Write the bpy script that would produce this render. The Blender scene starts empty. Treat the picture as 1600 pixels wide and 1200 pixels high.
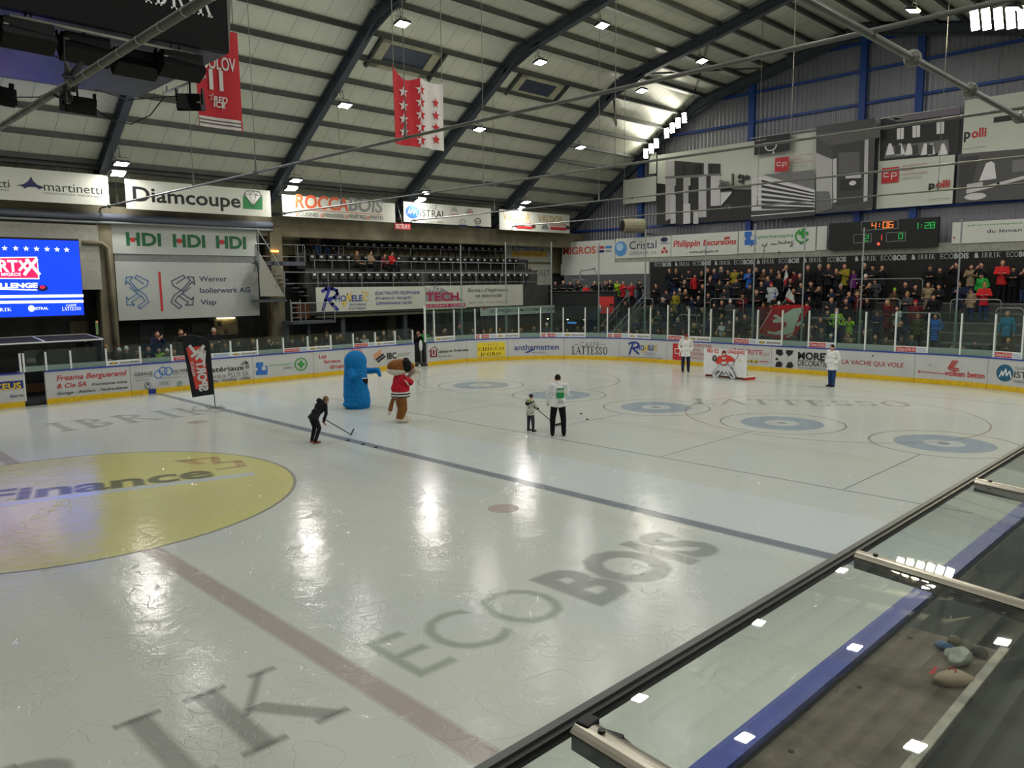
import bpy, bmesh, math, random
import numpy as np
from mathutils import Vector, Matrix
random.seed(7)
SC = bpy.context.scene
COL = SC.collection
PI = math.pi
# ------------------------------------------------------------------ camera, world, exposure
FPX, YAW, PITCH, ROLL = 1217.5375, 0.792020, -0.127340, -0.009527
EYE = np.array([-4.43783, -17.44168, 4.25480])
def cam_axes():
    f = np.array([math.cos(PITCH)*math.cos(YAW), math.cos(PITCH)*math.sin(YAW), math.sin(PITCH)])
    r = np.array([math.sin(YAW), -math.cos(YAW), 0.]); u = np.cross(r, f)
    c, s = math.cos(ROLL), math.sin(ROLL)
    return c*r+s*u, -s*r+c*u, f
RGT, UPV, FWD = cam_axes()
cd = bpy.data.cameras.new('camera'); cd.sensor_width = 36.0; cd.lens = FPX/1600*36.0
cd.clip_start = 0.05; cd.clip_end = 300
cam = bpy.data.objects.new('camera', cd); COL.objects.link(cam)
cam.matrix_world = Matrix(((RGT[0], UPV[0], -FWD[0], EYE[0]), (RGT[1], UPV[1], -FWD[1], EYE[1]), (RGT[2], UPV[2], -FWD[2], EYE[2]), (0, 0, 0, 1)))
SC.camera = cam
w = bpy.data.worlds.new('world'); SC.world = w; w.use_nodes = True
w.node_tree.nodes['Background'].inputs[0].default_value = (0.80, 0.86, 0.80, 1)
w.node_tree.nodes['Background'].inputs[1].default_value = 0.05
SC.view_settings.view_transform = 'Standard'; SC.view_settings.look = 'None'
SC.view_settings.gamma = 1; SC.view_settings.use_curve_mapping = False
SC.view_settings.exposure = 0.15
SC.cycles.use_denoising = True
SC.cycles.sample_clamp_indirect = 3.0
SC.cycles.max_bounces = 6; SC.cycles.diffuse_bounces = 3; SC.cycles.glossy_bounces = 3
SC.cycles.transparent_max_bounces = 12; SC.cycles.caustics_reflective = False; SC.cycles.caustics_refractive = False
LAMP = 150.0          # radiance of a floodlight lens

# ------------------------------------------------------------------ measuring: a sight line of the photo met with a known plane
def ray(x, y): return (x-800)/FPX*RGT + (600-y)/FPX*UPV + FWD
def onX(x, y, X): d = ray(x, y); return EYE + d*((X-EYE[0])/d[0])
def onY(x, y, Y): d = ray(x, y); return EYE + d*((Y-EYE[1])/d[1])
def onZ(x, y, Z=0.): d = ray(x, y); return EYE + d*((Z-EYE[2])/d[2])

# ------------------------------------------------------------------ materials
MATS = {}
def s2l(c):
    return tuple(((v/255)/12.92 if v/255 <= 0.04045 else ((v/255+0.055)/1.055)**2.4) for v in c)
def mat(name, rgb, rough=0.6, metal=0.0, emit=0.0, spec=0.5, var=0.12, scale=6.0, coat=0.0, bump=0.0, bscale=40.0):
    """principled material whose colour and gloss vary with a noise; rgb is an sRGB 0-255 colour"""
    if name in MATS: return MATS[name]
    m = bpy.data.materials.new(name); m.use_nodes = True; MATS[name] = m
    nt = m.node_tree; N = nt.nodes; L = nt.links; b = N['Principled BSDF']
    c = s2l(rgb)
    b.inputs['Roughness'].default_value = rough; b.inputs['Metallic'].default_value = metal
    b.inputs['Specular IOR Level'].default_value = spec
    b.inputs['Coat Weight'].default_value = coat
    tc = N.new('ShaderNodeTexCoord'); nz = N.new('ShaderNodeTexNoise'); nz.inputs['Scale'].default_value = scale
    nz.inputs['Detail'].default_value = 3; L.new(tc.outputs['Object'], nz.inputs['Vector'])
    rp = N.new('ShaderNodeValToRGB'); rp.color_ramp.elements[0].position = 0.3; rp.color_ramp.elements[1].position = 0.7
    rp.color_ramp.elements[0].color = (*[v*(1-var) for v in c], 1); rp.color_ramp.elements[1].color = (*[min(1, v*(1+var)) for v in c], 1)
    L.new(nz.outputs['Fac'], rp.inputs['Fac']); L.new(rp.outputs['Color'], b.inputs['Base Color'])
    if emit:
        b.inputs['Emission Color'].default_value = (*c, 1); b.inputs['Emission Strength'].default_value = emit
    if bump:
        n2 = N.new('ShaderNodeTexNoise'); n2.inputs['Scale'].default_value = bscale; n2.inputs['Detail'].default_value = 4
        L.new(tc.outputs['Object'], n2.inputs['Vector'])
        bp = N.new('ShaderNodeBump'); bp.inputs['Strength'].default_value = bump; bp.inputs['Distance'].default_value = 0.02
        L.new(n2.outputs['Fac'], bp.inputs['Height']); L.new(bp.outputs['Normal'], b.inputs['Normal'])
    return m
def ink(r, g, b): return mat('print_%d_%d_%d' % (r, g, b), (r, g, b), 0.5, var=0.03)
def glow(r, g, b, e): return mat('lit_%d_%d_%d_%d' % (r, g, b, int(e*100)), (r, g, b), 0.5, emit=e, var=0.0)
def glass_mat(name, tint, tr=0.95, gl=0.05, rough=0.02):
    m = bpy.data.materials.new(name); m.use_nodes = True; nt = m.node_tree; N = nt.nodes; L = nt.links
    N.remove(N['Principled BSDF']); out = N['Material Output']
    t = N.new('ShaderNodeBsdfTransparent'); t.inputs[0].default_value = (*[v*tr for v in tint], 1)
    g = N.new('ShaderNodeBsdfGlossy'); g.inputs['Roughness'].default_value = rough
    ge = N.new('ShaderNodeNewGeometry'); dp = N.new('ShaderNodeVectorMath'); dp.operation = 'DOT_PRODUCT'
    L.new(ge.outputs['Normal'], dp.inputs[0]); L.new(ge.outputs['Incoming'], dp.inputs[1])
    def M(op, a, bb):
        q = N.new('ShaderNodeMath'); q.operation = op
        for k, v in enumerate((a, bb)):
            if isinstance(v, (int, float)): q.inputs[k].default_value = v
            else: L.new(v, q.inputs[k])
        return q.outputs[0]
    fr = N.new('ShaderNodeMath'); fr.operation = 'ADD'; fr.inputs[1].default_value = .03     # Schlick reflectance, the same from both sides
    L.new(M('MULTIPLY', M('POWER', M('SUBTRACT', 1.0, M('ABSOLUTE', dp.outputs['Value'], 0)), 5.0), .97), fr.inputs[0])
    tc = N.new('ShaderNodeTexCoord'); nz = N.new('ShaderNodeTexNoise'); nz.inputs['Scale'].default_value = 3.0
    L.new(tc.outputs['Object'], nz.inputs['Vector'])
    mr = N.new('ShaderNodeMapRange'); mr.inputs['To Min'].default_value = rough*0.6; mr.inputs['To Max'].default_value = rough*1.5
    L.new(nz.outputs['Fac'], mr.inputs['Value']); L.new(mr.outputs[0], g.inputs['Roughness'])
    d = N.new('ShaderNodeBsdfDiffuse'); d.inputs[0].default_value = (*tint, 1)
    m1 = N.new('ShaderNodeMixShader'); m1.inputs[0].default_value = gl; L.new(t.outputs[0], m1.inputs[1]); L.new(d.outputs[0], m1.inputs[2])
    m2 = N.new('ShaderNodeMixShader'); L.new(fr.outputs[0], m2.inputs[0]); L.new(m1.outputs[0], m2.inputs[1]); L.new(g.outputs[0], m2.inputs[2])
    L.new(m2.outputs[0], out.inputs[0]); MATS[name] = m
    return m

# ------------------------------------------------------------------ mesh builder
def perp(d):
    d = Vector(d).normalized(); a = Vector((0, 0, 1)) if abs(d.z) < 0.9 else Vector((1, 0, 0))
    x = d.cross(a).normalized(); return x, x.cross(d).normalized()
class MB:
    def __init__(s): s.v = []; s.f = []; s.m = []; s.mats = []
    def mi(s, m):
        if m not in s.mats: s.mats.append(m)
        return s.mats.index(m)
    def poly(s, pts, m):
        i = len(s.v); s.v += [tuple(map(float, p)) for p in pts]; s.f.append(tuple(range(i, i+len(pts)))); s.m.append(s.mi(m)); return s
    def raw(s, vs, fs, m):
        i = len(s.v); s.v += [tuple(map(float, p)) for p in vs]; k = s.mi(m)
        for f in fs: s.f.append(tuple(i+a for a in f)); s.m.append(k)
        return s
    def hexa(s, p, m):
        return s.raw(p, [(3, 2, 1, 0), (4, 5, 6, 7), (0, 1, 5, 4), (1, 2, 6, 5), (2, 3, 7, 6), (3, 0, 4, 7)], m)
    def box(s, c, d, m, rot=None):
        h = [v/2 for v in d]; P = [Vector((sx*h[0], sy*h[1], sz*h[2])) for sz in (-1, 1) for sx, sy in ((-1, -1), (1, -1), (1, 1), (-1, 1))]
        if rot: P = [rot @ q for q in P]
        return s.hexa([q+Vector(c) for q in P], m)
    def span(s, lo, hi, m): return s.box([(a+b)/2 for a, b in zip(lo, hi)], [abs(b-a) for a, b in zip(lo, hi)], m)
    def tube(s, pts, r, m, n=8, cap=True):
        pts = [Vector(p) for p in pts]; rs = r if isinstance(r, (list, tuple)) else [r]*len(pts); vs = []; fs = []
        x = None
        for k, p in enumerate(pts):
            d = (pts[min(k+1, len(pts)-1)]-pts[max(k-1, 0)])
            if d.length < 1e-9: d = Vector((0, 0, 1))
            d.normalize()
            if x is None: x, y = perp(d)
            else:
                x = (x-d*x.dot(d)); x = x.normalized() if x.length > 1e-6 else perp(d)[0]; y = x.cross(d).normalized()
            vs += [p+(x*math.cos(2*PI*j/n)+y*math.sin(2*PI*j/n))*rs[k] for j in range(n)]
        for k in range(len(pts)-1):
            for j in range(n): a = k*n+j; b = k*n+(j+1) % n; fs.append((a, b, b+n, a+n))
        if cap: fs.append(tuple(range(n))[::-1]); fs.append(tuple(range((len(pts)-1)*n, len(pts)*n)))
        return s.raw(vs, fs, m)
    def bar(s, a, b, wd, ht, m, up=(0, 0, 1)):
        """rectangular bar from a to b"""
        a, b = Vector(a), Vector(b); d = (b-a).normalized(); u = Vector(up); sd = d.cross(u).normalized(); u = sd.cross(d).normalized()
        P = []
        for q in (a, b): P += [q-sd*wd/2-u*ht/2, q+sd*wd/2-u*ht/2, q+sd*wd/2+u*ht/2, q-sd*wd/2+u*ht/2]
        return s.hexa(P, m)
    def ball(s, c, r, m, n=12, k=8):
        r = r if isinstance(r, (list, tuple)) else (r, r, r); vs = []; fs = []
        for i in range(k+1):
            t = PI*i/k
            for j in range(n): vs.append((c[0]+r[0]*math.sin(t)*math.cos(2*PI*j/n), c[1]+r[1]*math.sin(t)*math.sin(2*PI*j/n), c[2]-r[2]*math.cos(t)))
        for i in range(k):
            for j in range(n): a = i*n+j; b = i*n+(j+1) % n; fs.append((a, b, b+n, a+n))
        return s.raw(vs, fs, m)
    def build(s, name, parent=None, smooth=False, bevel=0.0, loc=None):
        me = bpy.data.meshes.new(name)
        vs = s.v if loc is None else [(a-loc[0], b-loc[1], c-loc[2]) for a, b, c in s.v]
        me.from_pydata(vs, [], s.f)
        for m in s.mats: me.materials.append(m)
        me.polygons.foreach_set('material_index', s.m)
        if smooth: me.polygons.foreach_set('use_smooth', [True]*len(s.f))
        me.update()
        o = bpy.data.objects.new(name, me); COL.objects.link(o)
        if loc is not None: o.location = loc
        if parent is not None: par(o, parent)
        if bevel:
            b = o.modifiers.new('edge', 'BEVEL'); b.width = bevel; b.segments = 2; b.limit_method = 'ANGLE'
        return o
def par(o, p):
    o.parent = p; o.matrix_parent_inverse = p.matrix_basis.inverted()
def tag(o, label, cat, group=None):
    o['label'] = label; o['category'] = cat
    if group: o['group'] = group
    return o
def struct(o, label=None, cat=None):
    o['kind'] = 'structure'
    if label: o['label'] = label
    if cat: o['category'] = cat
    return o
def empty(name, loc, label=None, cat=None, group=None, rz=0):
    o = bpy.data.objects.new(name, None); COL.objects.link(o); o.location = loc; o.rotation_euler = (0, 0, rz); o.empty_display_size = 0.1
    if label: tag(o, label, cat, group)
    return o
def copy_tree(o, parent=None):
    c = o.copy(); COL.objects.link(c)
    if parent is not None: c.parent = parent; c.matrix_parent_inverse = o.matrix_parent_inverse
    for ch in list(o.children): copy_tree(ch, c)
    return c
ORD = ('first second third fourth fifth sixth seventh eighth ninth tenth eleventh twelfth thirteenth fourteenth fifteenth sixteenth seventeenth '
       'eighteenth nineteenth twentieth').split()
TENS = {20: 'twenty', 30: 'thirty', 40: 'forty', 50: 'fifty'}
def nth(k):
    """1 -> first"""
    if k <= 20: return ORD[k-1]
    t = k//10*10
    return (TENS[t].replace('y', 'ieth') if k % 10 == 0 else TENS[t]+'-'+ORD[k % 10-1])

# ------------------------------------------------------------------ lettering
_tc = {}
def glyphs(txt, bold=0.0, italic=0.0, space=1.0):
    key = (txt, bold, italic, space)
    if key in _tc: return _tc[key]
    c = bpy.data.curves.new('lettering', 'FONT'); c.body = txt; c.size = 1.0; c.offset = bold; c.shear = italic; c.space_character = space
    c.resolution_u = 3; c.fill_mode = 'FRONT'
    o = bpy.data.objects.new('lettering', c); COL.objects.link(o)
    dg = bpy.context.evaluated_depsgraph_get(); me = bpy.data.meshes.new_from_object(o.evaluated_get(dg))
    vs = [(v.co.x, v.co.y) for v in me.vertices]; fs = [tuple(p.vertices) for p in me.polygons]
    bpy.data.objects.remove(o); bpy.data.curves.remove(c); bpy.data.meshes.remove(me)
    _tc[key] = (vs, fs); return _tc[key]
CAP = max(v[1] for v in glyphs('H')[0])
# serif capitals drawn as thick and thin strokes: (x0,y0,x1,y1,width) in a box one unit high; 'o' arcs: (cx,cy,rx,ry,a0,a1,thick,thin)
def _sf(ch):
    T, t = .15, .055
    def st(x): return [(x, 0, x, 1, T), (x-.17, .025, x+.17, .025, .05), (x-.17, .975, x+.17, .975, .05)]
    d = {
     'I': (.42, st(.21), []), 'L': (.68, st(.2)+[(.2, .025, .62, .025, .05), (.61, 0, .61, .24, .04)], []),
     'T': (.76, [(.38, 0, .38, 1, T), (.21, .025, .55, .025, .05), (.03, .97, .73, .97, .06), (.05, .76, .05, 1, .04), (.71, .76, .71, 1, .04)], []),
     'E': (.68, st(.2)+[(.2, .025, .62, .025, .05), (.2, .975, .6, .975, .05), (.2, .51, .48, .51, .05), (.61, 0, .61, .24, .04), (.59, .78, .59, 1, .04)], []),
     'F': (.62, st(.2)+[(.2, .975, .58, .975, .05), (.2, .5, .46, .5, .05), (.57, .76, .57, 1, .04)], []),
     'H': (.86, st(.2)+st(.66)+[(.2, .5, .66, .5, .05)], []),
     'K': (.86, st(.2)+[(.28, .45, .66, .98, t), (.38, .55, .76, .02, T), (.56, .975, .8, .975, .05), (.6, .025, .88, .025, .05)], []),
     'A': (.86, [(.1, 0, .43, 1, t), (.76, 0, .43, 1, T), (.2, .33, .62, .33, .05), (0, .025, .24, .025, .05), (.6, .025, .9, .025, .05)], []),
     'M': (1.06, [(.14, 0, .18, 1, t), (.18, 1, .53, .05, T), (.53, .05, .88, 1, t), (.88, 1, .92, 0, T), (0, .025, .3, .025, .05), (.76, .025, 1.06, .025, .05)], []),
     'N': (.9, [(.16, 0, .16, 1, t), (.16, 1, .72, 0, T), (.72, 0, .72, 1, t), (.02, .025, .3, .025, .05), (.58, .975, .86, .975, .05)], []),
     'O': (.9, [], [(.45, .5, .4, .5, 0, 360)]), 'C': (.8, [(.7, .68, .7, .92, .04)], [(.45, .5, .4, .5, 45, 318)]),
     'D': (.86, st(.2), [(.26, .5, .52, .475, -90, 90)]), 'B': (.74, st(.2), [(.26, .755, .33, .22, -90, 90), (.26, .265, .4, .24, -90, 90)]),
     'R': (.84, st(.2)+[(.36, .5, .74, .02, T), (.6, .025, .86, .025, .05)], [(.26, .74, .37, .235, -90, 90)]),
     'P': (.72, st(.2), [(.26, .72, .38, .255, -90, 90)]),
     'S': (.62, [(.55, .72, .55, .95, .04), (.07, .05, .07, .28, .04)], [(.31, .74, .24, .235, 20, 270), (.31, .265, .26, .24, -160, 90)]),
     "'": (.2, [(.1, .72, .1, 1, .08)], []), ' ': (.4, [], []),
    }
    return d.get(ch, d['I'])
def serif(txt, space=.1, grow=0.0):
    key = ('serif', txt, space, grow)
    if key in _tc: return _tc[key]
    vs = []; fs = []; x = 0
    def q(p): i = len(vs); vs.extend(p); fs.append(tuple(range(i, i+len(p))))
    for ch in txt:
        wd, S, A = _sf(ch)
        for x0, y0, x1, y1, t in S:
            t = max(.012, t+grow)
            if abs(x1-x0) < .001 or abs(y1-y0) > .3: q([(x+x0-t/2, y0), (x+x0+t/2, y0), (x+x1+t/2, y1), (x+x1-t/2, y1)])
            else: q([(x+x0, y0-t/2), (x+x1, y1-t/2), (x+x1, y1+t/2), (x+x0, y0+t/2)])
        for cx, cy, rx, ry, a0, a1 in A:
            n = 14
            for k in range(n):
                P = []
                for a, o in ((a0+(a1-a0)*k/n, 0), (a0+(a1-a0)*(k+1)/n, 0), (a0+(a1-a0)*(k+1)/n, 1), (a0+(a1-a0)*k/n, 1)):
                    a = math.radians(a); tt = (.05+.1*abs(math.cos(a))+grow)*o - grow/2
                    P.append((x+cx+(rx-tt)*math.cos(a), cy+(ry-tt*.9)*math.sin(a)))
                q(P)
        x += wd+space
    _tc[key] = (vs, fs); return _tc[key]

class Surf:
    """a printed surface: u,v in metres, pos() gives the world point a little in front of it"""
    def __init__(s, kind, val): s.k = kind; s.c = val
    def uv(s, x, y):
        if s.k == 'Y': p = onY(x, y, s.c); return p[0], p[2]
        if s.k == 'X': p = onX(x, y, s.c); return -p[1], p[2]
        if s.k == 'Z': p = onZ(x, y, s.c); return p[0], p[1]
        return s.c.hit(x, y)
    def pos(s, u, v, off=0.0):
        if s.k == 'Y': return (u, s.c-off, v)
        if s.k == 'X': return (s.c-off, -u, v)
        if s.k == 'Z': return (u, v, s.c+off)
        return s.c.at(u, v, off)
class Print:
    """draws on a Surf into a mesh builder; positions are read off the photo through Surf.uv"""
    def __init__(s, surf, mb, base=0.004, step=0.003): s.s = surf; s.mb = mb; s.o = base; s.st = step
    def P(s, u, v): return s.s.pos(u, v, s.o)
    def up(s): s.o += s.st; return s
    def rect(s, bl, tr, m):
        (a, b), (c, d) = s.s.uv(*bl), s.s.uv(*tr); return s.rectuv(a, b, c, d, m)
    def rectuv(s, a, b, c, d, m):
        n = max(1, int(abs(c-a)/0.2)) if s.s.k == 'B' else 1
        for k in range(n):
            x0 = a+(c-a)*k/n; x1 = a+(c-a)*(k+1)/n; s.mb.poly([s.P(x0, b), s.P(x1, b), s.P(x1, d), s.P(x0, d)], m)
        return s.up()
    def poly(s, pts, m): s.mb.poly([s.P(*s.s.uv(*p)) for p in pts], m); return s.up()
    def mesh(s, vs, fs, bl, tr, m, cap, wid=None):
        (a, b), (c, d) = s.s.uv(*bl), s.s.uv(*tr); x0 = min(v[0] for v in vs); x1 = max(v[0] for v in vs)
        s.mb.raw([s.P(a+(v[0]-x0)/(x1-x0)*(c-a), b+v[1]/cap*(d-b)) for v in vs], fs, m); return s.up()
    def text(s, t, bl, tr, m, bold=0.0, italic=0.0, space=1.0):
        """bl: start of the baseline, tr: end of the line at cap height"""
        vs, fs = glyphs(t, bold, italic, space); return s.mesh(vs, fs, bl, tr, m, CAP)
    def serif(s, t, bl, tr, m): vs, fs = serif(t); return s.mesh(vs, fs, bl, tr, m, 1.0)
    def ring(s, c, r, m, inner=0.0, ry=None, a0=0, a1=360, n=28):
        u, v = s.s.uv(*c); ru = abs(s.s.uv(c[0]+r, c[1])[0]-u); rv = abs(s.s.uv(c[0], c[1]+(ry or r))[1]-v)
        if not inner and a1-a0 == 360: s.mb.poly([s.P(u+ru*math.cos(2*PI*k/n), v+rv*math.sin(2*PI*k/n)) for k in range(n)], m); return s.up()
        for k in range(n):
            t0, t1 = math.radians(a0+(a1-a0)*k/n), math.radians(a0+(a1-a0)*(k+1)/n)
            s.mb.poly([s.P(u+ru*q*math.cos(t), v+rv*q*math.sin(t)) for t, q in ((t0, 1), (t1, 1), (t1, inner), (t0, inner))], m)
        return s.up()
    def line(s, pts, wpx, m):
        """stroke through photo points, wpx wide in photo pixels"""
        P = [s.s.uv(*p) for p in pts]; a = s.s.uv(*pts[0]); b = s.s.uv(pts[0][0], pts[0][1]+wpx); h = abs(b[1]-a[1])/2
        for (u0, v0), (u1, v1) in zip(P, P[1:]):
            L = math.hypot(u1-u0, v1-v0) or 1; dx, dy = (u1-u0)/L, (v1-v0)/L; nx, ny = -dy*h, dx*h
            u0 -= dx*h*.7; v0 -= dy*h*.7; u1 += dx*h*.7; v1 += dy*h*.7
            s.mb.poly([s.P(u0-nx, v0-ny), s.P(u1-nx, v1-ny), s.P(u1+nx, v1+ny), s.P(u0+nx, v0+ny)], m)
        return s.up()
    def star(s, c, r, m, rot=90):
        u, v = s.s.uv(*c); R = abs(s.s.uv(c[0], c[1]+r)[1]-v)
        s.mb.poly([s.P(u+R*q*math.cos(math.radians(rot+36*k)), v+R*q*math.sin(math.radians(rot+36*k))) for k, q in ((k, 1 if k % 2 == 0 else .42) for k in range(10))], m); return s.up()
BLACK = ink(20, 20, 22); WHITE = ink(226, 228, 222); RED = ink(190, 40, 44); BLUE = ink(34, 56, 140); GREEN = ink(20, 120, 60); GREY = ink(120, 124, 124)
NAVY = ink(28, 34, 84); YEL = ink(224, 190, 30); ORG = ink(214, 92, 50); LBL = ink(40, 110, 190); GRN2 = ink(40, 150, 60)
def board(name, label, surf, bl, tr, face, thick=0.05, cat='banner', frame=None):
    """a sign panel with real thickness; returns (Print, finish)"""
    mb = MB(); (a, b), (c, d) = surf.uv(*bl), surf.uv(*tr)
    p = [surf.pos(u, v, o) for o in (-thick, 0) for u, v in ((a, b), (c, b), (c, d), (a, d))]
    mb.hexa(p, face); P = Print(surf, mb)
    def fin():
        o = mb.build(name); tag(o, label, cat); return o
    P.fin = fin; P.ext = (a, b, c, d)
    return P
# ------------------------------------------------------------------ the rink: ice and its painted marks
def ice_mat(name, rgb, tint2=None, alpha=1.0):
    m = bpy.data.materials.new(name); m.use_nodes = True; nt = m.node_tree; N = nt.nodes; L = nt.links; b = N['Principled BSDF']
    c = s2l(rgb); c2 = s2l(tint2 or rgb)
    tc = N.new('ShaderNodeTexCoord')
    def noise(sc, det=2, dist=0.0, vec=None, rough=0.5):
        n = N.new('ShaderNodeTexNoise'); n.inputs['Scale'].default_value = sc; n.inputs['Detail'].default_value = det
        n.inputs['Distortion'].default_value = dist; n.inputs['Roughness'].default_value = rough
        L.new(vec or tc.outputs['Object'], n.inputs['Vector']); return n.outputs['Fac']
    def ramp(f, p0, p1, a, z):
        r = N.new('ShaderNodeMapRange'); r.inputs['From Min'].default_value = p0; r.inputs['From Max'].default_value = p1
        r.inputs['To Min'].default_value = a; r.inputs['To Max'].default_value = z; L.new(f, r.inputs['Value']); return r.outputs[0]
    def math_(op, a, bb):
        q = N.new('ShaderNodeMath'); q.operation = op
        for k, v in enumerate((a, bb)):
            if isinstance(v, (int, float)): q.inputs[k].default_value = v
            else: L.new(v, q.inputs[k])
        return q.outputs[0]
    mix = N.new('ShaderNodeMix'); mix.data_type = 'RGBA'; mix.inputs[6].default_value = (*c, 1); mix.inputs[7].default_value = (*c2, 1)
    L.new(ramp(noise(0.22, 3), .38, .62, 0, 1), mix.inputs[0])
    # skate cuts: thin contour lines of two noises, kept to patches
    cut = None
    for sc, wdt, pch in ((0.9, .006, .5), (2.1, .012, 1.1), (3.6, .014, .8)):
        f = math_('ABSOLUTE', math_('SUBTRACT', noise(sc, 1.0, 0.6), .5), 0)
        ln = ramp(f, 0, wdt, 1, 0); pt = ramp(noise(pch, 1), .52, .6, 0, 1); ln = math_('MULTIPLY', ln, pt)
        cut = ln if cut is None else math_('MAXIMUM', cut, ln)
    add = N.new('ShaderNodeMix'); add.data_type = 'RGBA'; L.new(math_('MULTIPLY', cut, .28), add.inputs[0]); L.new(mix.outputs[2], add.inputs[6])
    add.inputs[7].default_value = (.75, .78, .76, 1); L.new(add.outputs[2], b.inputs['Base Color'])
    b.inputs['Roughness'].default_value = .13; b.inputs['Specular IOR Level'].default_value = .07
    b.inputs['Coat Weight'].default_value = .26; b.inputs['Coat IOR'].default_value = 1.31
    L.new(math_('ADD', ramp(noise(0.6, 3), .35, .65, .10, .17), math_('MULTIPLY', cut, -.06)), b.inputs['Coat Roughness'])
    bp = N.new('ShaderNodeBump'); bp.inputs['Strength'].default_value = .6; bp.inputs['Distance'].default_value = .004
    L.new(math_('ADD', math_('ADD', math_('MULTIPLY', noise(2.6, 5, .3, None, .62), 3.2), math_('MULTIPLY', noise(34, 2), .45)), math_('MULTIPLY', cut, -2.0)), bp.inputs['Height'])
    L.new(bp.outputs['Normal'], b.inputs['Coat Normal']); L.new(bp.outputs['Normal'], b.inputs['Normal'])
    b.inputs['Alpha'].default_value = alpha; MATS[name] = m; return m
ICE = ice_mat('ice_white', (197, 203, 193), (192, 200, 195)); ICE_BAND = ice_mat('ice_pale_blue', (197, 208, 207))
I_BLUE = ice_mat('ice_blue_line', (128, 140, 156), alpha=.36); I_RED = ice_mat('ice_red_line', (168, 130, 126), alpha=.16); I_YEL = ice_mat('ice_yellow', (202, 200, 128), (198, 197, 136))
I_GREY = ice_mat('ice_grey_letter', (112, 122, 122), alpha=.10); I_DGREY = ice_mat('ice_dark_letter', (110, 118, 112), alpha=.115); I_HOUSE = ice_mat('ice_curling_blue', (150, 174, 196), alpha=.48)
I_LINE = ice_mat('ice_thin_line', (116, 126, 138), alpha=.4); I_RLINE = ice_mat('ice_thin_red', (160, 118, 108), alpha=.35); I_PINK = ice_mat('ice_pink', (186, 140, 132), alpha=.3); I_WHT = ice_mat('ice_white_stripe', (186, 196, 194))
I_GRN = ice_mat('ice_green_letter', (116, 146, 108), alpha=.10); I_NAVY = ice_mat('ice_navy_letter', (82, 92, 100), alpha=.22)
XE, RC, HW = 30.4, 8.0, 15.0
def rink_pts(off=0.0, n=14):
    P = []
    for cx, cy, a0 in ((XE-RC, HW-RC, 0), (-(XE-RC), HW-RC, 90), (-(XE-RC), -(HW-RC), 180), (XE-RC, -(HW-RC), 270)):
        for k in range(n+1):
            a = math.radians(a0+90*k/n); P.append((cx+(RC+off)*math.cos(a), cy+(RC+off)*math.sin(a)))
    return P
mb = MB(); mb.poly([(x, y, 0) for x, y in rink_pts(.1)], ICE); floor = struct(mb.build('floor'), 'white ice of the rink inside the boards', 'ice')
def mark(name, fn, z=.0015, label=None):
    mb = MB(); fn(mb, z); o = mb.build(name, floor)
    if label: o['label'] = label
    return o
def disc(mb, z, cx, cy, r, m, r0=0, n=48):
    for k in range(n):
        a, b = 2*PI*k/n, 2*PI*(k+1)/n
        if r0: mb.poly([(cx+q*math.cos(t), cy+q*math.sin(t), z) for t, q in ((a, r), (b, r), (b, r0), (a, r0))], m)
    if not r0: mb.poly([(cx+r*math.cos(2*PI*k/n), cy+r*math.sin(2*PI*k/n), z) for k in range(n)], m)
def strip(mb, z, x0, x1, y0, y1, m): mb.poly([(x0, y0, z), (x1, y0, z), (x1, y1, z), (x0, y1, z)], m)
mark('pale_band', lambda b, z: strip(b, z, 7.44, 9.7, -14.9, 14.9, ICE_BAND), .001, 'pale bluish band of ice beside the blue line')
mark('blue_line', lambda b, z: (strip(b, z, 7.13, 7.45, -14.9, 14.9, I_BLUE), strip(b, z+.0004, 7.17, 7.41, -14.9, 14.9, I_BLUE)), .0015, 'faded grey-blue line across the ice')
mark('center_line', lambda b, z: (strip(b, z, -.17, .17, -14.9, 14.9, I_RED), strip(b, z+.0004, -.13, .13, -14.9, 14.9, I_RED)), .001, 'faded red line across the ice')
def centre(b, z):
    disc(b, z, 0, 0, 4.46, I_YEL, 0, 72); disc(b, z+.0005, 0, 0, 4.5, I_LINE, 4.43, 96)
mark('center_circle', centre, .002, 'yellow centre circle with a thin blue rim')
ys = [-11.1, -6.6, -2.03, 2.47, 6.95]
for y in ys:
    def house(b, z, y=y):
        x = 17.75; disc(b, z, x, y, 1.83, I_LINE, 1.77); disc(b, z, x, y, 1.2, I_HOUSE, .5, 48); disc(b, z, x, y, .5, I_WHT); disc(b, z+.0006, x, y, .15, I_LINE)
    mark('curling_house', house, .0015, 'faded blue curling rings under the ice')
    mark('curling_center_line', lambda b, z, y=y: strip(b, z, 11.4, 15.9, y-.02, y+.02, I_LINE), .001)
mark('hog_line', lambda b, z: strip(b, z, 11.3, 11.36, -13.5, 9.2, I_LINE), .001)
mark('goal_line', lambda b, z: strip(b, z, 26.37, 26.43, -12, 12, I_RLINE), .001)
for y in (-7, 7): mark('face_off_circle', lambda b, z, y=y: disc(b, z, 20.1, y, 4.5, I_RLINE, 4.44, 72), .0022)
for y in (-7, 7): mark('face_off_spot', lambda b, z, y=y: disc(b, z, 5.6, y, .3, I_PINK), .0022, 'faded red face-off spot')
IC = Surf('Z', 0.0)
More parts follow.
